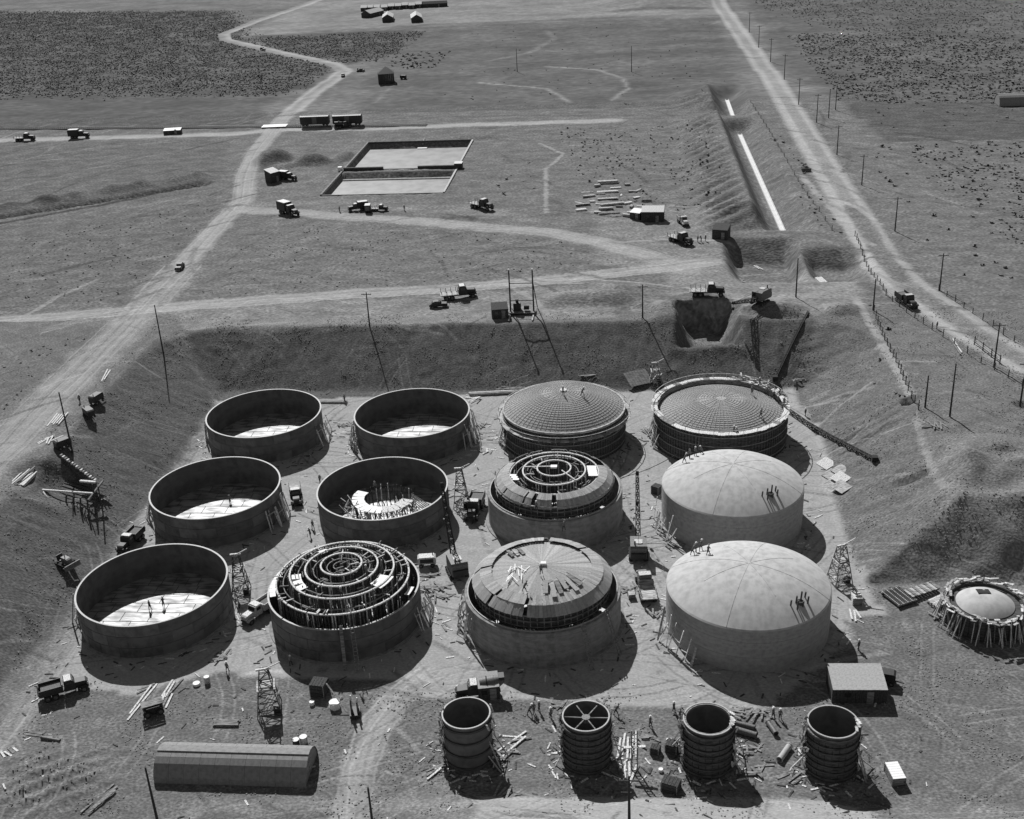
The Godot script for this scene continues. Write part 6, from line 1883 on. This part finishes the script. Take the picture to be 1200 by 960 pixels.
# ---------------------------------------------------------------- lumber, panels, drums and other small things
func build_clutter() -> void:
	rng.seed = 80
	var piles := [
		[20.7, -195.2, 0.13, 7.0, 5, 5, "farthest and tallest lumber stack of the yard on the plain", "timber"],
		[20.9, -183.7, 0.13, 7.0, 4, 3, "pale lumber stack second from the back of the yard", "timber_pale"],
		[21.1, -175.7, 0.13, 6.5, 4, 2, "lumber stack third from the back of the yard", "timber"],
		[22.7, -169.8, 0.29, 8.0, 4, 3, "long lumber stack in the middle of the yard", "timber"],
		[20.8, -164.4, 0.16, 4.5, 4, 4, "short dark lumber stack in the middle of the yard", "timber_grey"],
		[21.9, -159.7, 0.13, 6.5, 3, 2, "lumber stack nearest the road in the yard", "timber_grey"],
		[13.8, -169.5, 0.23, 4.5, 4, 3, "left hand dark lumber stack of the yard", "timber_grey"],
		[15.2, -179.1, 0.23, 4.0, 4, 3, "lumber stack at the left back of the yard", "timber"],
		[13.5, -163.9, 0.32, 3.4, 5, 3, "pale lumber stack at the left front of the yard", "timber_pale"],
		[27.3, -170.4, 0.5, 2.6, 4, 3, "small pale lumber stack right of the yard", "timber_pale"],
		[29.9, -176.9, 0.5, 2.2, 4, 2, "small pale lumber stack at the right back of the yard", "timber_pale"],
		[28.4, -161.0, 0.4, 3.0, 4, 2, "low lumber stack beside the small shed", "timber"],
		[74.5, -100.5, -1.35, 4.0, 6, 3, "white plank stack in the smaller excavation", "timber_pale"],
		[-80.4, 0.2, 1.56, 6.5, 4, 3, "lumber stack beside the left road near the hopper", "timber_pale"],
		[76.5, 24.2, -2.53, 7.0, 7, 3, "pale plank stack beside the domed chamber", "timber"],
		[-1.4, -52.2, 0.11, 11.0, 4, 3, "long lumber stack at the foot of the far slope", "timber_grey"],
		[-36.1, -48.1, -0.01, 7.0, 3, 2, "narrow lumber stack between the two far left tanks", "timber_grey"],
		[-26.6, 56.5, 0.04, 3.6, 4, 2, "flat dark lumber stack left of the lone tower", "timber_grey"],
		[81.1, 23.4, -2.57, 3.4, 4, 2, "short plank stack at the left of the domed chamber", "timber"],
	]
	var extra: Array = [Vector2(17.5, -191.3), Vector2(23.5, -188.6), Vector2(27.0, -192.5), Vector2(18.8, -181.8), Vector2(25.2, -180.3), Vector2(28.6, -184.0), Vector2(16.5, -173.1), Vector2(18.6, -170.1), Vector2(24.8, -166.8), Vector2(28.4, -166.5), Vector2(18.4, -160.8), Vector2(23.9, -156.9), Vector2(27.1, -156.6), Vector2(31.4, -167.2), Vector2(30.4, -184.9), Vector2(14.5, -184.2), Vector2(12.3, -172.5), Vector2(33.0, -172.8)]
	var nth := ["leftmost in the back row,", "middle of the back row,", "rightmost in the back row,", "leftmost in the second row,", "middle of the second row,", "rightmost in the second row,", "left end of the third row,", "second in the third row,", "third in the third row,", "right end of the third row,", "leftmost in the front row,", "middle of the front row,", "rightmost in the front row,", "outlying right hand", "outlying right back", "outlying left back", "outlying left front", "farthest right"]
	for k in extra.size():
		var p: Vector2 = extra[k]
		lumber_pile(p.x, p.y, rng.randf_range(-0.5, 0.5) + (1.4 if k % 5 == 4 else 0.0), rng.randf_range(1.6, 4.2), rng.randi_range(2, 4), rng.randi_range(1, 4), "%s small lumber stack of the yard" % nth[k], ["timber", "timber_pale", "timber_grey"][k % 3])
	for e in piles:
		lumber_pile(e[0], e[1], e[2], e[3], e[4], e[5], e[6], e[7])
	var loose := [
		[-36.8, 49.0, 1.4, 5.0, 3, "pale boards lying just before the near left tank", 0.15],
		[-40.2, 52.7, 1.39, 9.0, 2, "two long pale boards left of the timber cart", 0.06],
		[-40.6, 49.5, 0.69, 3.5, 2, "short pale boards at the shadow edge of the near left tank", 0.1],
		[-36.6, 52.0, 1.64, 4.0, 3, "bundle of pale boards right of the timber cart", 0.1],
		[-81.8, 2.8, 1.46, 11.0, 4, "long pale boards beside the left road", 0.05],
		[-83.9, -21.1, 1.65, 6.0, 5, "pale boards laid by the tall pole on the left slope", 0.05],
		[-83.3, -43.0, 1.72, 7.0, 2, "long pale boards above the compressor beside the left road", 0.04],
		[28.4, 58.9, 1.57, 5.0, 5, "white boards beside the second small tank", 0.2],
		[28.6, 63.6, 1.52, 4.0, 3, "white boards before the second small tank", 0.25],
		[13.8, 58.3, 0.53, 3.5, 4, "crossed pale boards right of the leftmost small tank", 0.8],
		[3.8, 64.6, 0.57, 3.5, 3, "pale boards left of the leftmost small tank", 0.5],
		[13.1, 69.2, 1.24, 4.5, 5, "heaped boards below the leftmost small tank", 0.4],
		[-3.0, 23.0, -1.29, 3.5, 9, "scattered boards between the post filled and planked tanks", 1.4],
		[-4.1, 18.5, -0.56, 3.0, 6, "tangle of boards behind the post filled tank", 1.4],
		[0.1, 33.3, -1.1, 2.6, 2, "two boards left of the planked tank", 0.4],
		[95.4, -55.9, -1.59, 12.0, 2, "long pale boards lying between the slope crest and highway", 0.02],
		[27.9, 22.3, -1.38, 3.0, 7, "scattered boards left of the flatbed truck", 1.4],
		[-27.4, -34.3, -0.82, 3.0, 9, "heap of boards between the two far left tanks", 1.4],
		[-14.8, -13.4, -0.9, 2.4, 4, "boards before the staging tank's left side", 1.0],
		[36.0, 51.8, -0.83, 2.6, 6, "boards behind the third small tank", 1.3],
		[42.5, 52.1, -0.68, 2.6, 6, "boards at the right of the third small tank", 1.2],
		[43.4, 59.1, -1.09, 2.4, 6, "boards and laths before the third small tank", 1.2],
		[45.7, 52.0, -1.16, 2.8, 7, "dark boards between the third and rightmost small tanks", 1.3],
		[48.8, 63.9, 0.9, 2.6, 4, "boards before the rightmost small tank", 0.8],
		[-37.9, 71.7, 0.76, 6.0, 3, "dark timbers in the lower left corner", 0.6],
		[-52.6, 59.8, -0.14, 6.5, 2, "dark beam lying at the left edge of the foreground", 0.03],
		[-54.4, 63.7, -0.71, 1.8, 4, "pale boards at the left edge of the foreground", 0.3],
		[61.7, 28.8, -1.56, 3.0, 3, "pale boards below the lattice tower at the right", 0.3],
		[60.9, -125.2, -1.24, 8.0, 2, "long pale pipe like boards in the smaller excavation", 0.05],
		[55.4, -103.2, -1.07, 5.0, 6, "heaped brush and boards before the smaller excavation", 1.2],
		[58.1, -51.6, -1.24, 3.0, 9, "boards heaped on the ground by the far right tank", 1.2],
		[82.9, -17.5, -1.37, 4.0, 6, "loose boards at the crest of the right slope", 0.6],
		[19.2, -57.7, 0.3, 4.0, 4, "boards on the far slope behind the mesh domed tank", 0.5],
	]
	loose.append_array([
		[-9.1, 10.2, -0.95, 2.6, 8, "tangle of short boards behind the post filled tank's right side", 1.4],
		[-1.3, 25.3, -1.25, 3.0, 6, "crossed boards left of the planked tank's rim", 1.3],
		[-30.9, -37.1, -1.06, 2.4, 7, "heap of short boards at the left foot of the second far tank", 1.4],
		[-2.9, -36.2, -1.15, 2.4, 7, "short boards between the second far tank and the mesh domed tank", 1.3],
		[0.2, -24.7, -1.14, 2.0, 5, "short pale boards left of the mesh domed tank's foot", 1.2],
		[31.9, -34.1, -1.41, 2.2, 6, "short boards between the two far right tanks", 1.3],
		[35.6, 9.4, -1.4, 2.4, 6, "short boards at the left foot of the middle row concrete tank", 1.2],
		[32.7, 29.1, -1.44, 2.6, 7, "scattered boards at the left foot of the near concrete tank", 1.3],
		[24.8, -1.8, -1.22, 2.0, 5, "short boards right of the half planked tank", 1.2],
		[2.5, -54.6, 0.05, 7.0, 6, "long boards strewn along the foot of the far slope", 0.3],
		[-5.4, -49.6, 0.63, 3.0, 7, "pale boards heaped at the foot of the far slope", 0.9],
		[18.1, 51.2, -1.13, 2.2, 5, "short boards behind the second small tank's left side", 1.3],
		[24.0, 51.0, -0.77, 2.2, 5, "short boards behind the second small tank's right side", 1.2],
		[12.1, 61.1, -0.96, 2.4, 6, "dark boards at the right foot of the leftmost small tank", 1.2],
		[30.3, 57.6, -0.89, 2.4, 6, "dark boards between the second and third small tanks", 1.3],
		[44.1, 63.0, -1.02, 2.6, 6, "dark boards between the third and rightmost small tanks near the bank", 1.2],
		[74.2, 28.5, -1.38, 2.2, 5, "short boards at the left foot of the domed chamber", 1.2],
		[-32.0, 41.7, -0.61, 2.2, 6, "litter of short boards right of the near left tank's shadow", 1.4],
		[-81.6, -12.5, 1.56, 4.0, 6, "pale boards heaped around the trailer on the left slope", 0.8],
		[-68.5, 0.4, -0.88, 3.0, 6, "dark boards fallen below the hopper", 1.2],
		[64.0, -56.4, -1.15, 2.4, 6, "short boards right of the far right tank on the slope foot", 1.3],
	])
	for e in loose:
		loose_boards(e[0], e[1], e[2], e[3], e[4], e[5], "timber_pale" if e[5].contains("pale") or e[5].contains("white") else "timber_grey", e[6])
	build_litter()
	# boards heaped on the walkway of the far right tank
	var hp := thing("board_heap", "jumble of pale boards on the walkway of the far right tank", "boards", tank_at(3, 0) + Vector3(0, 7.22, 0))
	for k in 34:
		var a := rng.randf_range(-1.25, 0.15)
		var c := Vector3(cos(a), 0, sin(a)) * rng.randf_range(12.2, 13.2) + Vector3(0, rng.randf_range(0.05, 0.7), 0)
		var b := rng.randf() * TAU
		pbar(hp, "board", c, c + Vector3(cos(b) * 1.3, rng.randf_range(-0.2, 0.5), sin(b) * 1.3), 0.3, 0.08, M(["timber_pale", "timber", "timber_dark"][k % 3]))
	# form panels lying on the right slope
	var spots: Array = [Vector2(64.7, -19.5), Vector2(66.7, -15.2), Vector2(65.0, -14.8), Vector2(66.1, -12.1), Vector2(64.3, -11.1), Vector2(65.8, -9.2)]
	var pn := ["farthest left", "farthest right", "middle left", "middle right", "nearest left", "nearest right"]
	for k in 6:
		var p: Vector2 = spots[k]
		var t := thing("form_panel", "%s pale form panel of the six lying on the right slope" % pn[k], "panel", Vector3(p.x, ground_y(p.x, p.y) + 0.12 + 0.03 * k, p.y), 0.55, "form panels on the right slope")
		t.rotate_object_local(Vector3.BACK, 0.3)
		for q in 7:
			pbox(t, "panel_board", Vector3(0, 0.12, -1.35 + q * 0.45), Vector3(2.5, 0.07, 0.43), M("timber_pale" if k % 3 == 0 else "timber"))
		for q in [-0.9, 0.9]:
			pbox(t, "batten", Vector3(q, 0.04, 0), Vector3(0.15, 0.1, 3.1), M("timber_grey"))
	var bp := Vector2(29.9, -56.4)
	var big := thing("form_panel", "broad dark form panel leaning on the foot of the far slope", "panel", Vector3(bp.x, ground_y(bp.x, bp.y) + 0.5, bp.y), 0.5)
	big.rotate_object_local(Vector3.RIGHT, 0.45)
	for q in 8:
		pbox(big, "panel_board", Vector3(-2.4 + q * 0.68, 0.1, 0), Vector3(0.64, 0.08, 4.2), M("timber_grey"))
	# racks by the domed chamber
	var rk := Vector2(69.3, 24.2)
	var rack := thing("bar_rack", "dark rack of reinforcing bars left of the striped panel", "rack", Vector3(rk.x, 0.1, rk.y), 0.5)
	for q in 12:
		pbar(rack, "bar", Vector3(-1.6 + 0.28 * q, 0.6, -2.0), Vector3(-1.6 + 0.28 * q, 0.5, 2.0), 0.09, 0.09, M("pale_paint" if q % 3 == 0 else "rebar"))
	for s in [-1.9, 1.9]:
		pbox(rack, "rack_beam", Vector3(0, 0.35, s), Vector3(3.6, 0.25, 0.2), M("timber_grey"))
	pbox(rack, "bed", Vector3(0, 0.12, 0), Vector3(3.4, 0.2, 3.9), M("tar_paper"))
	var sp := Vector2(73.0, 22.5)
	var strip := thing("form_panel", "striped curved form panel between the bar rack and plank stack", "panel", Vector3(sp.x, 0.2, sp.y), 0.5)
	for q in 10:
		pbox(strip, "stave", Vector3(-2.4 + q * 0.54, 0.5 + 0.05 * (q % 2), 0), Vector3(0.48, 0.14, 2.1), M("timber_grey" if q % 2 else "timber"))
	for s in [-0.8, 0.8]:
		pbox(strip, "batten", Vector3(0, 0.3, s), Vector3(5.3, 0.3, 0.2), M("timber_dark"))
	# pipes
	var pipes := [[43.3, 56.0, -0.41, 3.4, 0.42, "near dark steel pipe right of the third small tank"], [43.2, 54.5, -0.34, 3.4, 0.36, "far dark steel pipe right of the third small tank"], [48.1, 59.7, 1.05, 3.2, 0.4, "pale pipe lying left of the rightmost small tank"], [47.0, 55.0, -1.23, 2.4, 0.35, "dark pipe between the third and rightmost small tanks"], [-49.8, 60.7, -0.19, 3.0, 0.22, "thin dark pipe at the left edge of the foreground"]]
	for e in pipes:
		var t := thing("steel_pipe", e[5], "pipe", Vector3(e[0], ground_y(e[0], e[1]), e[1]), e[2], "pipes by the small tanks")
		var m := M("sheet_iron") if e[5].begins_with("pale") else M("mid_paint")
		part(t, "barrel", lathe([Vector2(e[4], 0), Vector2(e[4], e[3]), Vector2(e[4] * 0.85, e[3]), Vector2(e[4] * 0.85, 0), Vector2(e[4], 0)], 16), m, Transform3D(Basis(Vector3.BACK, -PI / 2), Vector3(-e[3] * 0.5, e[4], 0)))
		for s in [-0.48, 0.48]:
			part(t, "flange", lathe([Vector2(e[4] * 1.15, -0.05), Vector2(e[4] * 1.15, 0.05), Vector2(e[4] * 0.85, 0.05), Vector2(e[4] * 0.85, -0.05), Vector2(e[4] * 1.15, -0.05)], 16), m, Transform3D(Basis(Vector3.BACK, -PI / 2), Vector3(e[3] * s, e[4], 0)))
	drum(-12.3, 52.5, 0.75, 1.0, "white lidded round tub right of the lone tower", "white_paint")
	drum(-15.7, 52.0, 0.35, 0.5, "small white can left of the round tub", "white_paint")
	drum(-15.8, 60.2, 0.45, 0.9, "dark drum behind the half round hut, left one", "dark_paint")
	drum(-14.9, 59.7, 0.5, 1.0, "pale drum behind the half round hut, right one", "pale_paint")
	drum(-33.6, 48.3, 0.5, 0.4, "white tub on the ground before the near left tank", "white_paint")
	drum(-32.2, 47.7, 0.4, 1.1, "pale upright drum before the near left tank", "pale_paint")
	drum(32.3, 63.3, 0.3, 0.4, "tiny white can right of the second small tank", "white_paint")
	crate(-15.2, 49.4, -0.13, Vector3(2.2, 2.0, 2.0), "black tool chest behind the round tub", "tar_paper")
	crate(61.1, 63.4, -1.41, Vector3(3.0, 1.3, 1.6), "white slatted crate right of the rightmost small tank", "white_paint")
	crate(33.5, 66.4, -0.35, Vector3(2.2, 1.4, 1.6), "dark crate left of the third small tank", "tar_paper")
	crate(33.9, 59.4, -0.36, Vector3(1.6, 1.3, 1.4), "black crate beside the third small tank's props", "tar_paper")
	crate(31.7, 59.9, -0.32, Vector3(1.2, 1.0, 1.0), "small black crate right of the white boards", "tar_paper")
	crate(33.1, -8.6, -0.6, Vector3(1.6, 1.6, 1.4), "dark box left of the middle row concrete tank", "tar_paper")
	crate(62.8, 25.2, -1.51, Vector3(1.8, 1.3, 1.4), "pale box below the lattice tower at the right", "timber_pale")
	crate(28.6, 24.7, -1.38, Vector3(1.2, 0.9, 1.0), "small crate left of the flatbed truck", "timber")
	# cart with a plank table, and upright posts
	var cv := Vector2(-37.6, 54.6)
	var cart := thing("timber_cart", "dark wheeled timber cart with a plank top in the left foreground", "cart", Vector3(cv.x, ground_y(cv.x, cv.y), cv.y), 0.5)
	for k in 4:
		pbox(cart, "top_board", Vector3(0, 1.7 + 0.1 * k, -0.75 + 0.5 * k), Vector3(3.0, 0.08, 0.46), M("timber_grey"))
	for s in [-1.0, 1.0]:
		wheel(cart, s * 0.9, 0.8, 0.5, 0.16)
		wheel(cart, s * 0.9, -0.8, 0.5, 0.16)
		pbar(cart, "post", Vector3(s * 1.2, 0.4, 0.7), Vector3(s * 1.3, 1.7, 0.7), 0.14, 0.14, M("timber_dark"))
		pbar(cart, "post", Vector3(s * 1.2, 0.4, -0.7), Vector3(s * 1.3, 1.7, -0.7), 0.14, 0.14, M("timber_dark"))
	pbox(cart, "engine", Vector3(0, 0.9, 0), Vector3(1.8, 0.9, 1.2), M("dark_paint"))
	var fv := Vector2(-9.1, 54.0)
	var fr := thing("skid_posts", "upright pale posts on a dark skid beside the ramp road", "frame", Vector3(fv.x, ground_y(fv.x, fv.y), fv.y), 0.2)
	for k in 4:
		pbar(fr, "post", Vector3(-0.5 + 0.9 * (k % 2), 0, -0.6 + 1.1 * (k / 2)), Vector3(-0.4 + 0.8 * (k % 2), 3.0 - 0.5 * (k % 2), -0.6 + 1.0 * (k / 2)), 0.2, 0.2, M("timber_pale" if k < 2 else "timber_dark"))
	pbox(fr, "skid", Vector3(0, 0.5, 0), Vector3(1.4, 0.5, 2.0), M("dark_paint"))
	pbar(fr, "leaning_board", Vector3(-3.8, 3.0, -3.8), Vector3(-0.9, 0.1, -0.2), 0.2, 0.08, M("timber"))
	var mv := Vector2(28.4, 63.2)
	var mast := thing("ladder_mast", "tall ladder like timber frame standing among the white boards", "frame", Vector3(mv.x + 0.6, ground_y(mv.x, mv.y), mv.y))
	for s in [-0.35, 0.35]:
		pbar(mast, "upright", Vector3(s, 0, 0), Vector3(s, 5.6, -0.8), 0.16, 0.16, M("timber_grey"))
	for k in 9:
		pbar(mast, "rung", Vector3(-0.4, 0.5 + k * 0.58, -0.08 * k), Vector3(0.4, 0.5 + k * 0.58, -0.08 * k), 0.1, 0.1, M("timber"))
	pbar(mast, "crosspiece", Vector3(-1.3, 3.2, -0.4), Vector3(1.4, 3.5, -0.4), 0.4, 0.12, M("timber_pale"))

func build_litter() -> void:   # offcuts, laths and clods that nobody could count
	var names := ["timber_offcuts", "dark_offcuts", "soil_clods"]
	var says := ["pale timber offcuts strewn over the floor of the excavation", "dark scrap strewn over the floor of the excavation", "clods and stones lying on the floor and banks"]
	var kinds := [M("timber_pale"), M("timber_dark"), M("soil_clod")]
	rng.seed = 90
	for kind in 3:
		var mm := MultiMesh.new()
		mm.transform_format = MultiMesh.TRANSFORM_3D
		if kind < 2:
			mm.mesh = unit_box
		else:
			mm.mesh = lathe([Vector2(0.5, -0.2), Vector2(0.42, 0.22), Vector2(0.2, 0.42), Vector2(0.0, 0.45)], 6)
		var xf := []
		var n: int = [560, 900, 14000][kind]
		while xf.size() < n:
			var p := Vector2(rng.randf_range(-62, 100), rng.randf_range(-54, 74))
			if kind < 2:
				if rng.randf() < 0.6:   # most of it lies round the tanks
					var c := tank_at(rng.randi() % 4, rng.randi() % 3)
					if rng.randf() < 0.35:
						c = Vector3(7.6 + 15.3 * (rng.randi() % 4), 0, 61.3)
					var a := rng.randf() * TAU
					var d := (12.6 if c.z < 50.0 else 3.6) + absf(rng.randfn()) * 1.6
					p = Vector2(c.x + d * cos(a), c.z + d * sin(a))
				elif p.x > 66.0 or pit_base(p.x, p.y) > 0.1:
					continue
			else:
				p = Vector2(rng.randf_range(-84, 112), rng.randf_range(-78, 74))
				if lump_noise.get_noise_2d(p.x * 1.4, p.y * 1.4) < 0.05 or (pit_base(p.x, p.y) < 0.1 and p.y < 48.0 and p.x < 64.0):
					continue
			var inside := false
			for q in 12:
				var c := tank_at(q % 4, q / 4)
				if Vector2(c.x, c.z).distance_to(p) < 12.4:
					inside = true
			for q in 4:
				if Vector2(7.6 + 15.3 * q, 61.3).distance_to(p) < 3.4:
					inside = true
			if inside or Vector2(80.3, 29.6).distance_to(p) < 5.6:
				continue
			var sc := Vector3(rng.randf_range(0.3, 1.5), 0.07, rng.randf_range(0.1, 0.26))
			if kind == 2:
				var g := rng.randf_range(0.1, 0.28)
				sc = Vector3(g, g * rng.randf_range(0.5, 0.9), g * rng.randf_range(0.7, 1.3))
			xf.append(Transform3D(Basis(Vector3.UP, rng.randf() * TAU) * Basis.from_scale(sc), Vector3(p.x, ground_y(p.x, p.y) + 0.05, p.y)))
		mm.instance_count = xf.size()
		for i in xf.size():
			mm.set_instance_transform(i, xf[i])
		var o := MultiMeshInstance3D.new()
		o.name = numbered(names[kind])
		o.multimesh = mm
		o.material_override = kinds[kind]
		add_child(o)
		o.set_meta("kind", "stuff")
		tag(o, says[kind], ["offcuts", "scrap", "clods"][kind])

# ---------------------------------------------------------------- workers
func stand_y(x: float, z: float, given: float) -> float:   # the surface a worker on a tank stands on
	for e in [[3, 1], [3, 2], [2, 0], [3, 0], [2, 1], [2, 2]]:
		var c := tank_at(e[0], e[1])
		var r := Vector2(x - c.x, z - c.z).length()
		if r > 13.2:
			continue
		if e[0] == 3 and e[1] > 0:
			return dome_y(minf(r, 11.6))
		if e == [3, 0]:
			return 7.2 if r > 12.0 else 6.1 + 2.6 * (1.0 - pow(r / 12.0, 2.3))
		if e == [2, 0]:
			return 6.98 + 3.4 * (1.0 - pow(minf(r, 11.5) / 11.7, 2.3))
		return form_height(r) + (0.42 if r > 7.5 and e[1] == 2 else 0.05)
	return given

func build_people() -> void:
	var g := -99.0
	var l := [
		[37.7, 8.2, -3.7, 0.5, 1, "worker bending at the left rim of the middle row concrete dome, leftmost"],
		[38.7, 8.2, -5.3, 2.0, 0, "worker standing at the left rim of the middle row concrete dome, middle one"],
		[39.7, 8.4, -5.9, 1.0, 0, "worker standing at the left rim of the middle row concrete dome, rightmost"],
		[41.0, 8.4, -6.5, 3.0, 2, "worker crouching at the back rim of the middle row concrete dome"],
		[37.8, 8.2, 25.6, 0.5, 1, "worker bending at the left rim of the near concrete dome, leftmost"],
		[38.4, 8.4, 24.9, 2.5, 0, "worker standing at the left rim of the near concrete dome, middle one"],
		[39.1, 8.6, 24.7, 1.2, 1, "worker bending at the left rim of the near concrete dome, rightmost"],
		[40.0, 8.8, 27.2, 1.2, 2, "worker crouching on the near concrete dome apart from the others"],
		[47.5, 7.1, -19.7, 0.3, 0, "worker on the front walkway of the far right tank, left one"],
		[48.2, 7.1, -19.3, 2.4, 1, "worker on the front walkway of the far right tank, right one"],
		[52.0, 7.0, -33.9, 1.0, 0, "worker on the dome of the far right tank near its clutter"],
		[54.1, 7.2, -39.9, 0.2, 0, "worker on the back walkway of the far right tank"],
		[55.4, 7.2, -36.6, 2.2, 1, "worker bending on the right walkway of the far right tank, back one"],
		[56.5, 7.2, -35.8, 1.2, 0, "worker on the right walkway of the far right tank, second"],
		[57.4, 7.2, -33.4, 3.2, 1, "worker bending on the right walkway of the far right tank, third"],
		[57.8, 7.2, -30.2, 1.2, 0, "worker on the right walkway of the far right tank, nearest"],
		[52.9, 6.6, -25.4, 1.2, 2, "worker crouching on the low dome of the far right tank"],
		[15.3, 10.2, -29.2, 0.2, 0, "worker standing behind the crown of the mesh dome"],
		[19.0, 9.8, -29.3, 0.2, 1, "worker bending right of the crown of the mesh dome"],
		[13.2, 9.8, 37.3, 0.2, 1, "worker bending on the planked dome beside the loose boards"],
		[15.4, 10.0, 33.5, 1.2, 0, "worker standing near the crown of the planked dome"],
		[12.9, 9.6, 10.4, 1.2, 0, "worker on the half planked dome form, left one"],
		[17.5, 9.4, 12.9, 1.2, 1, "worker on the half planked dome form, front one"],
		[-13.3, 9.4, 39.5, 1.0, 0, "worker standing among the rings of formwork, centre"],
		[-10.7, 9.2, 33.7, 2.0, 1, "worker bending among the rings of formwork, right"],
		[-17.1, 4.0, -2.0, 2.0, 0, "worker on the pale platform inside the staging tank"],
		[-47.3, 0.3, 30.4, 1.0, 0, "worker on the bare floor of the near left tank, left one"],
		[-45.3, 0.3, 29.7, 2.0, 1, "worker on the bare floor of the near left tank, right one"],
		[-44.9, 0.3, -3.5, 2.0, 2, "worker crouching on the bare floor of the middle row left tank"],
	]
	for k in l.size():
		var e: Array = l[k]
		person(e[0], stand_y(e[0], e[2], e[1]), e[2], e[3], e[4], e[5], k % 3 != 1)
	var on_ground := [
		[14.8, 53.1, 0.4, 1, "worker left of the group between the first and second small tanks"],
		[15.4, 52.7, 1.9, 0, "worker in the middle of the group between the first and second small tanks"],
		[16.1, 52.3, 3.0, 0, "white hatted worker of the group between the first and second small tanks"],
		[17.8, 53.7, 3.0, 0, "worker left of the second small tank"],
		[26.5, 52.7, 0.3, 1, "worker bending right of the second small tank"],
		[31.1, 54.9, 0.3, 0, "worker among the boards right of the second small tank"],
		[34.3, 51.9, 0.3, 0, "white hatted worker behind the third small tank"],
		[35.0, 53.7, 1.3, 1, "worker bending behind the third small tank"],
		[47.4, 52.6, 0.3, 0, "worker between the third and rightmost small tanks, left one"],
		[48.3, 52.8, 1.3, 0, "worker between the third and rightmost small tanks, right one"],
		[38.4, 38.5, 1.3, 0, "worker at the foot of the near concrete tank wall"],
		[-30.0, 45.2, 1.3, 0, "worker right of the near left tank's shadow"],
		[-21.0, 43.4, 1.3, 0, "worker in front of the post filled tank"],
		[-27.3, 4.8, 1.3, 0, "worker at the left side of the staging tank"],
		[-27.0, 7.7, 2.3, 1, "worker bending at the left side of the staging tank"],
		[-30.1, -12.0, 2.3, 0, "worker between the two upper left tanks"],
		[-33.5, -48.5, 2.3, 0, "worker at the foot of the far slope with a white hat"],
		[61.1, 37.3, 2.3, 0, "worker right of the near concrete tank's shadow"],
		[-83.2, -29.1, 2.3, 0, "worker left of the wheeled compressor"],
		[-60.9, -168.4, 2.3, 0, "worker left of the three small trucks"],
		[-40.6, -167.9, 2.3, 0, "worker right of the three small trucks"],
		[94.0, -65.2, 2.3, 0, "worker walking on the highway behind the truck"],
		[46.2, -130.6, 2.3, 0, "worker right of the flatbed truck on the service road, left one"],
		[47.1, -130.6, 2.3, 1, "worker right of the flatbed truck on the service road, middle one"],
		[48.3, -131.3, 2.3, 0, "worker right of the flatbed truck on the service road, right one"],
		[57.6, -87.0, 2.3, 0, "worker behind the dragline excavator"],
		[63.6, -40.7, 2.3, 0, "worker at the foot of the right slope beside the far right tank"],
	]
	for k in on_ground.size():
		var e: Array = on_ground[k]
		person(e[0], g, e[1], e[2], e[3], e[4], k % 3 != 1)

func _ready() -> void:
	var cam := Camera3D.new()
	cam.position = Vector3(29.181, 105.950, 180.593)
	cam.rotation_order = EULER_ORDER_YXZ
	cam.rotation = Vector3(-0.43770, 0.11406, -0.05156)
	cam.fov = 38.1231
	cam.near = 1.0
	cam.far = 9000.0
	add_child(cam)
	cam.current = true
	var env := Environment.new()
	env.tonemap_mode = Environment.TONE_MAPPER_LINEAR
	env.tonemap_exposure = 1.0
	env.background_mode = Environment.BG_SKY
	var sky := Sky.new()
	var sm := ProceduralSkyMaterial.new()
	sm.sky_top_color = Color(0.30, 0.30, 0.30)
	sm.sky_horizon_color = Color(0.55, 0.55, 0.55)
	sm.ground_horizon_color = Color(0.4, 0.4, 0.4)
	sm.ground_bottom_color = Color(0.3, 0.3, 0.3)
	sm.sky_energy_multiplier = 1.2
	sky.sky_material = sm
	env.sky = sky
	env.sdfgi_enabled = true
	env.ssao_enabled = true
	env.ssil_enabled = true
	var we := WorldEnvironment.new()
	we.environment = env
	add_child(we)
	var sun := DirectionalLight3D.new()
	sun.light_energy = 1.6
	sun.light_color = Color(1, 1, 1)
	sun.light_angular_distance = 0.5
	sun.shadow_enabled = true
	add_child(sun)
	# the sun stands beyond the pit, a little to the left, about 41 degrees up
	sun.look_at_from_position(Vector3(-0.282, 0.656, -0.70) * 100.0, Vector3.ZERO)

	unit_box = boxes([[Vector3.ZERO, Vector3.ONE]])
	make_materials()
	build_ground()
	build_scrub()
	build_structures()
	build_tanks()
	build_small_tanks()
	build_poles()
	build_vehicles()
	build_clutter()
	build_people()
	print("built ", Time.get_ticks_msec())
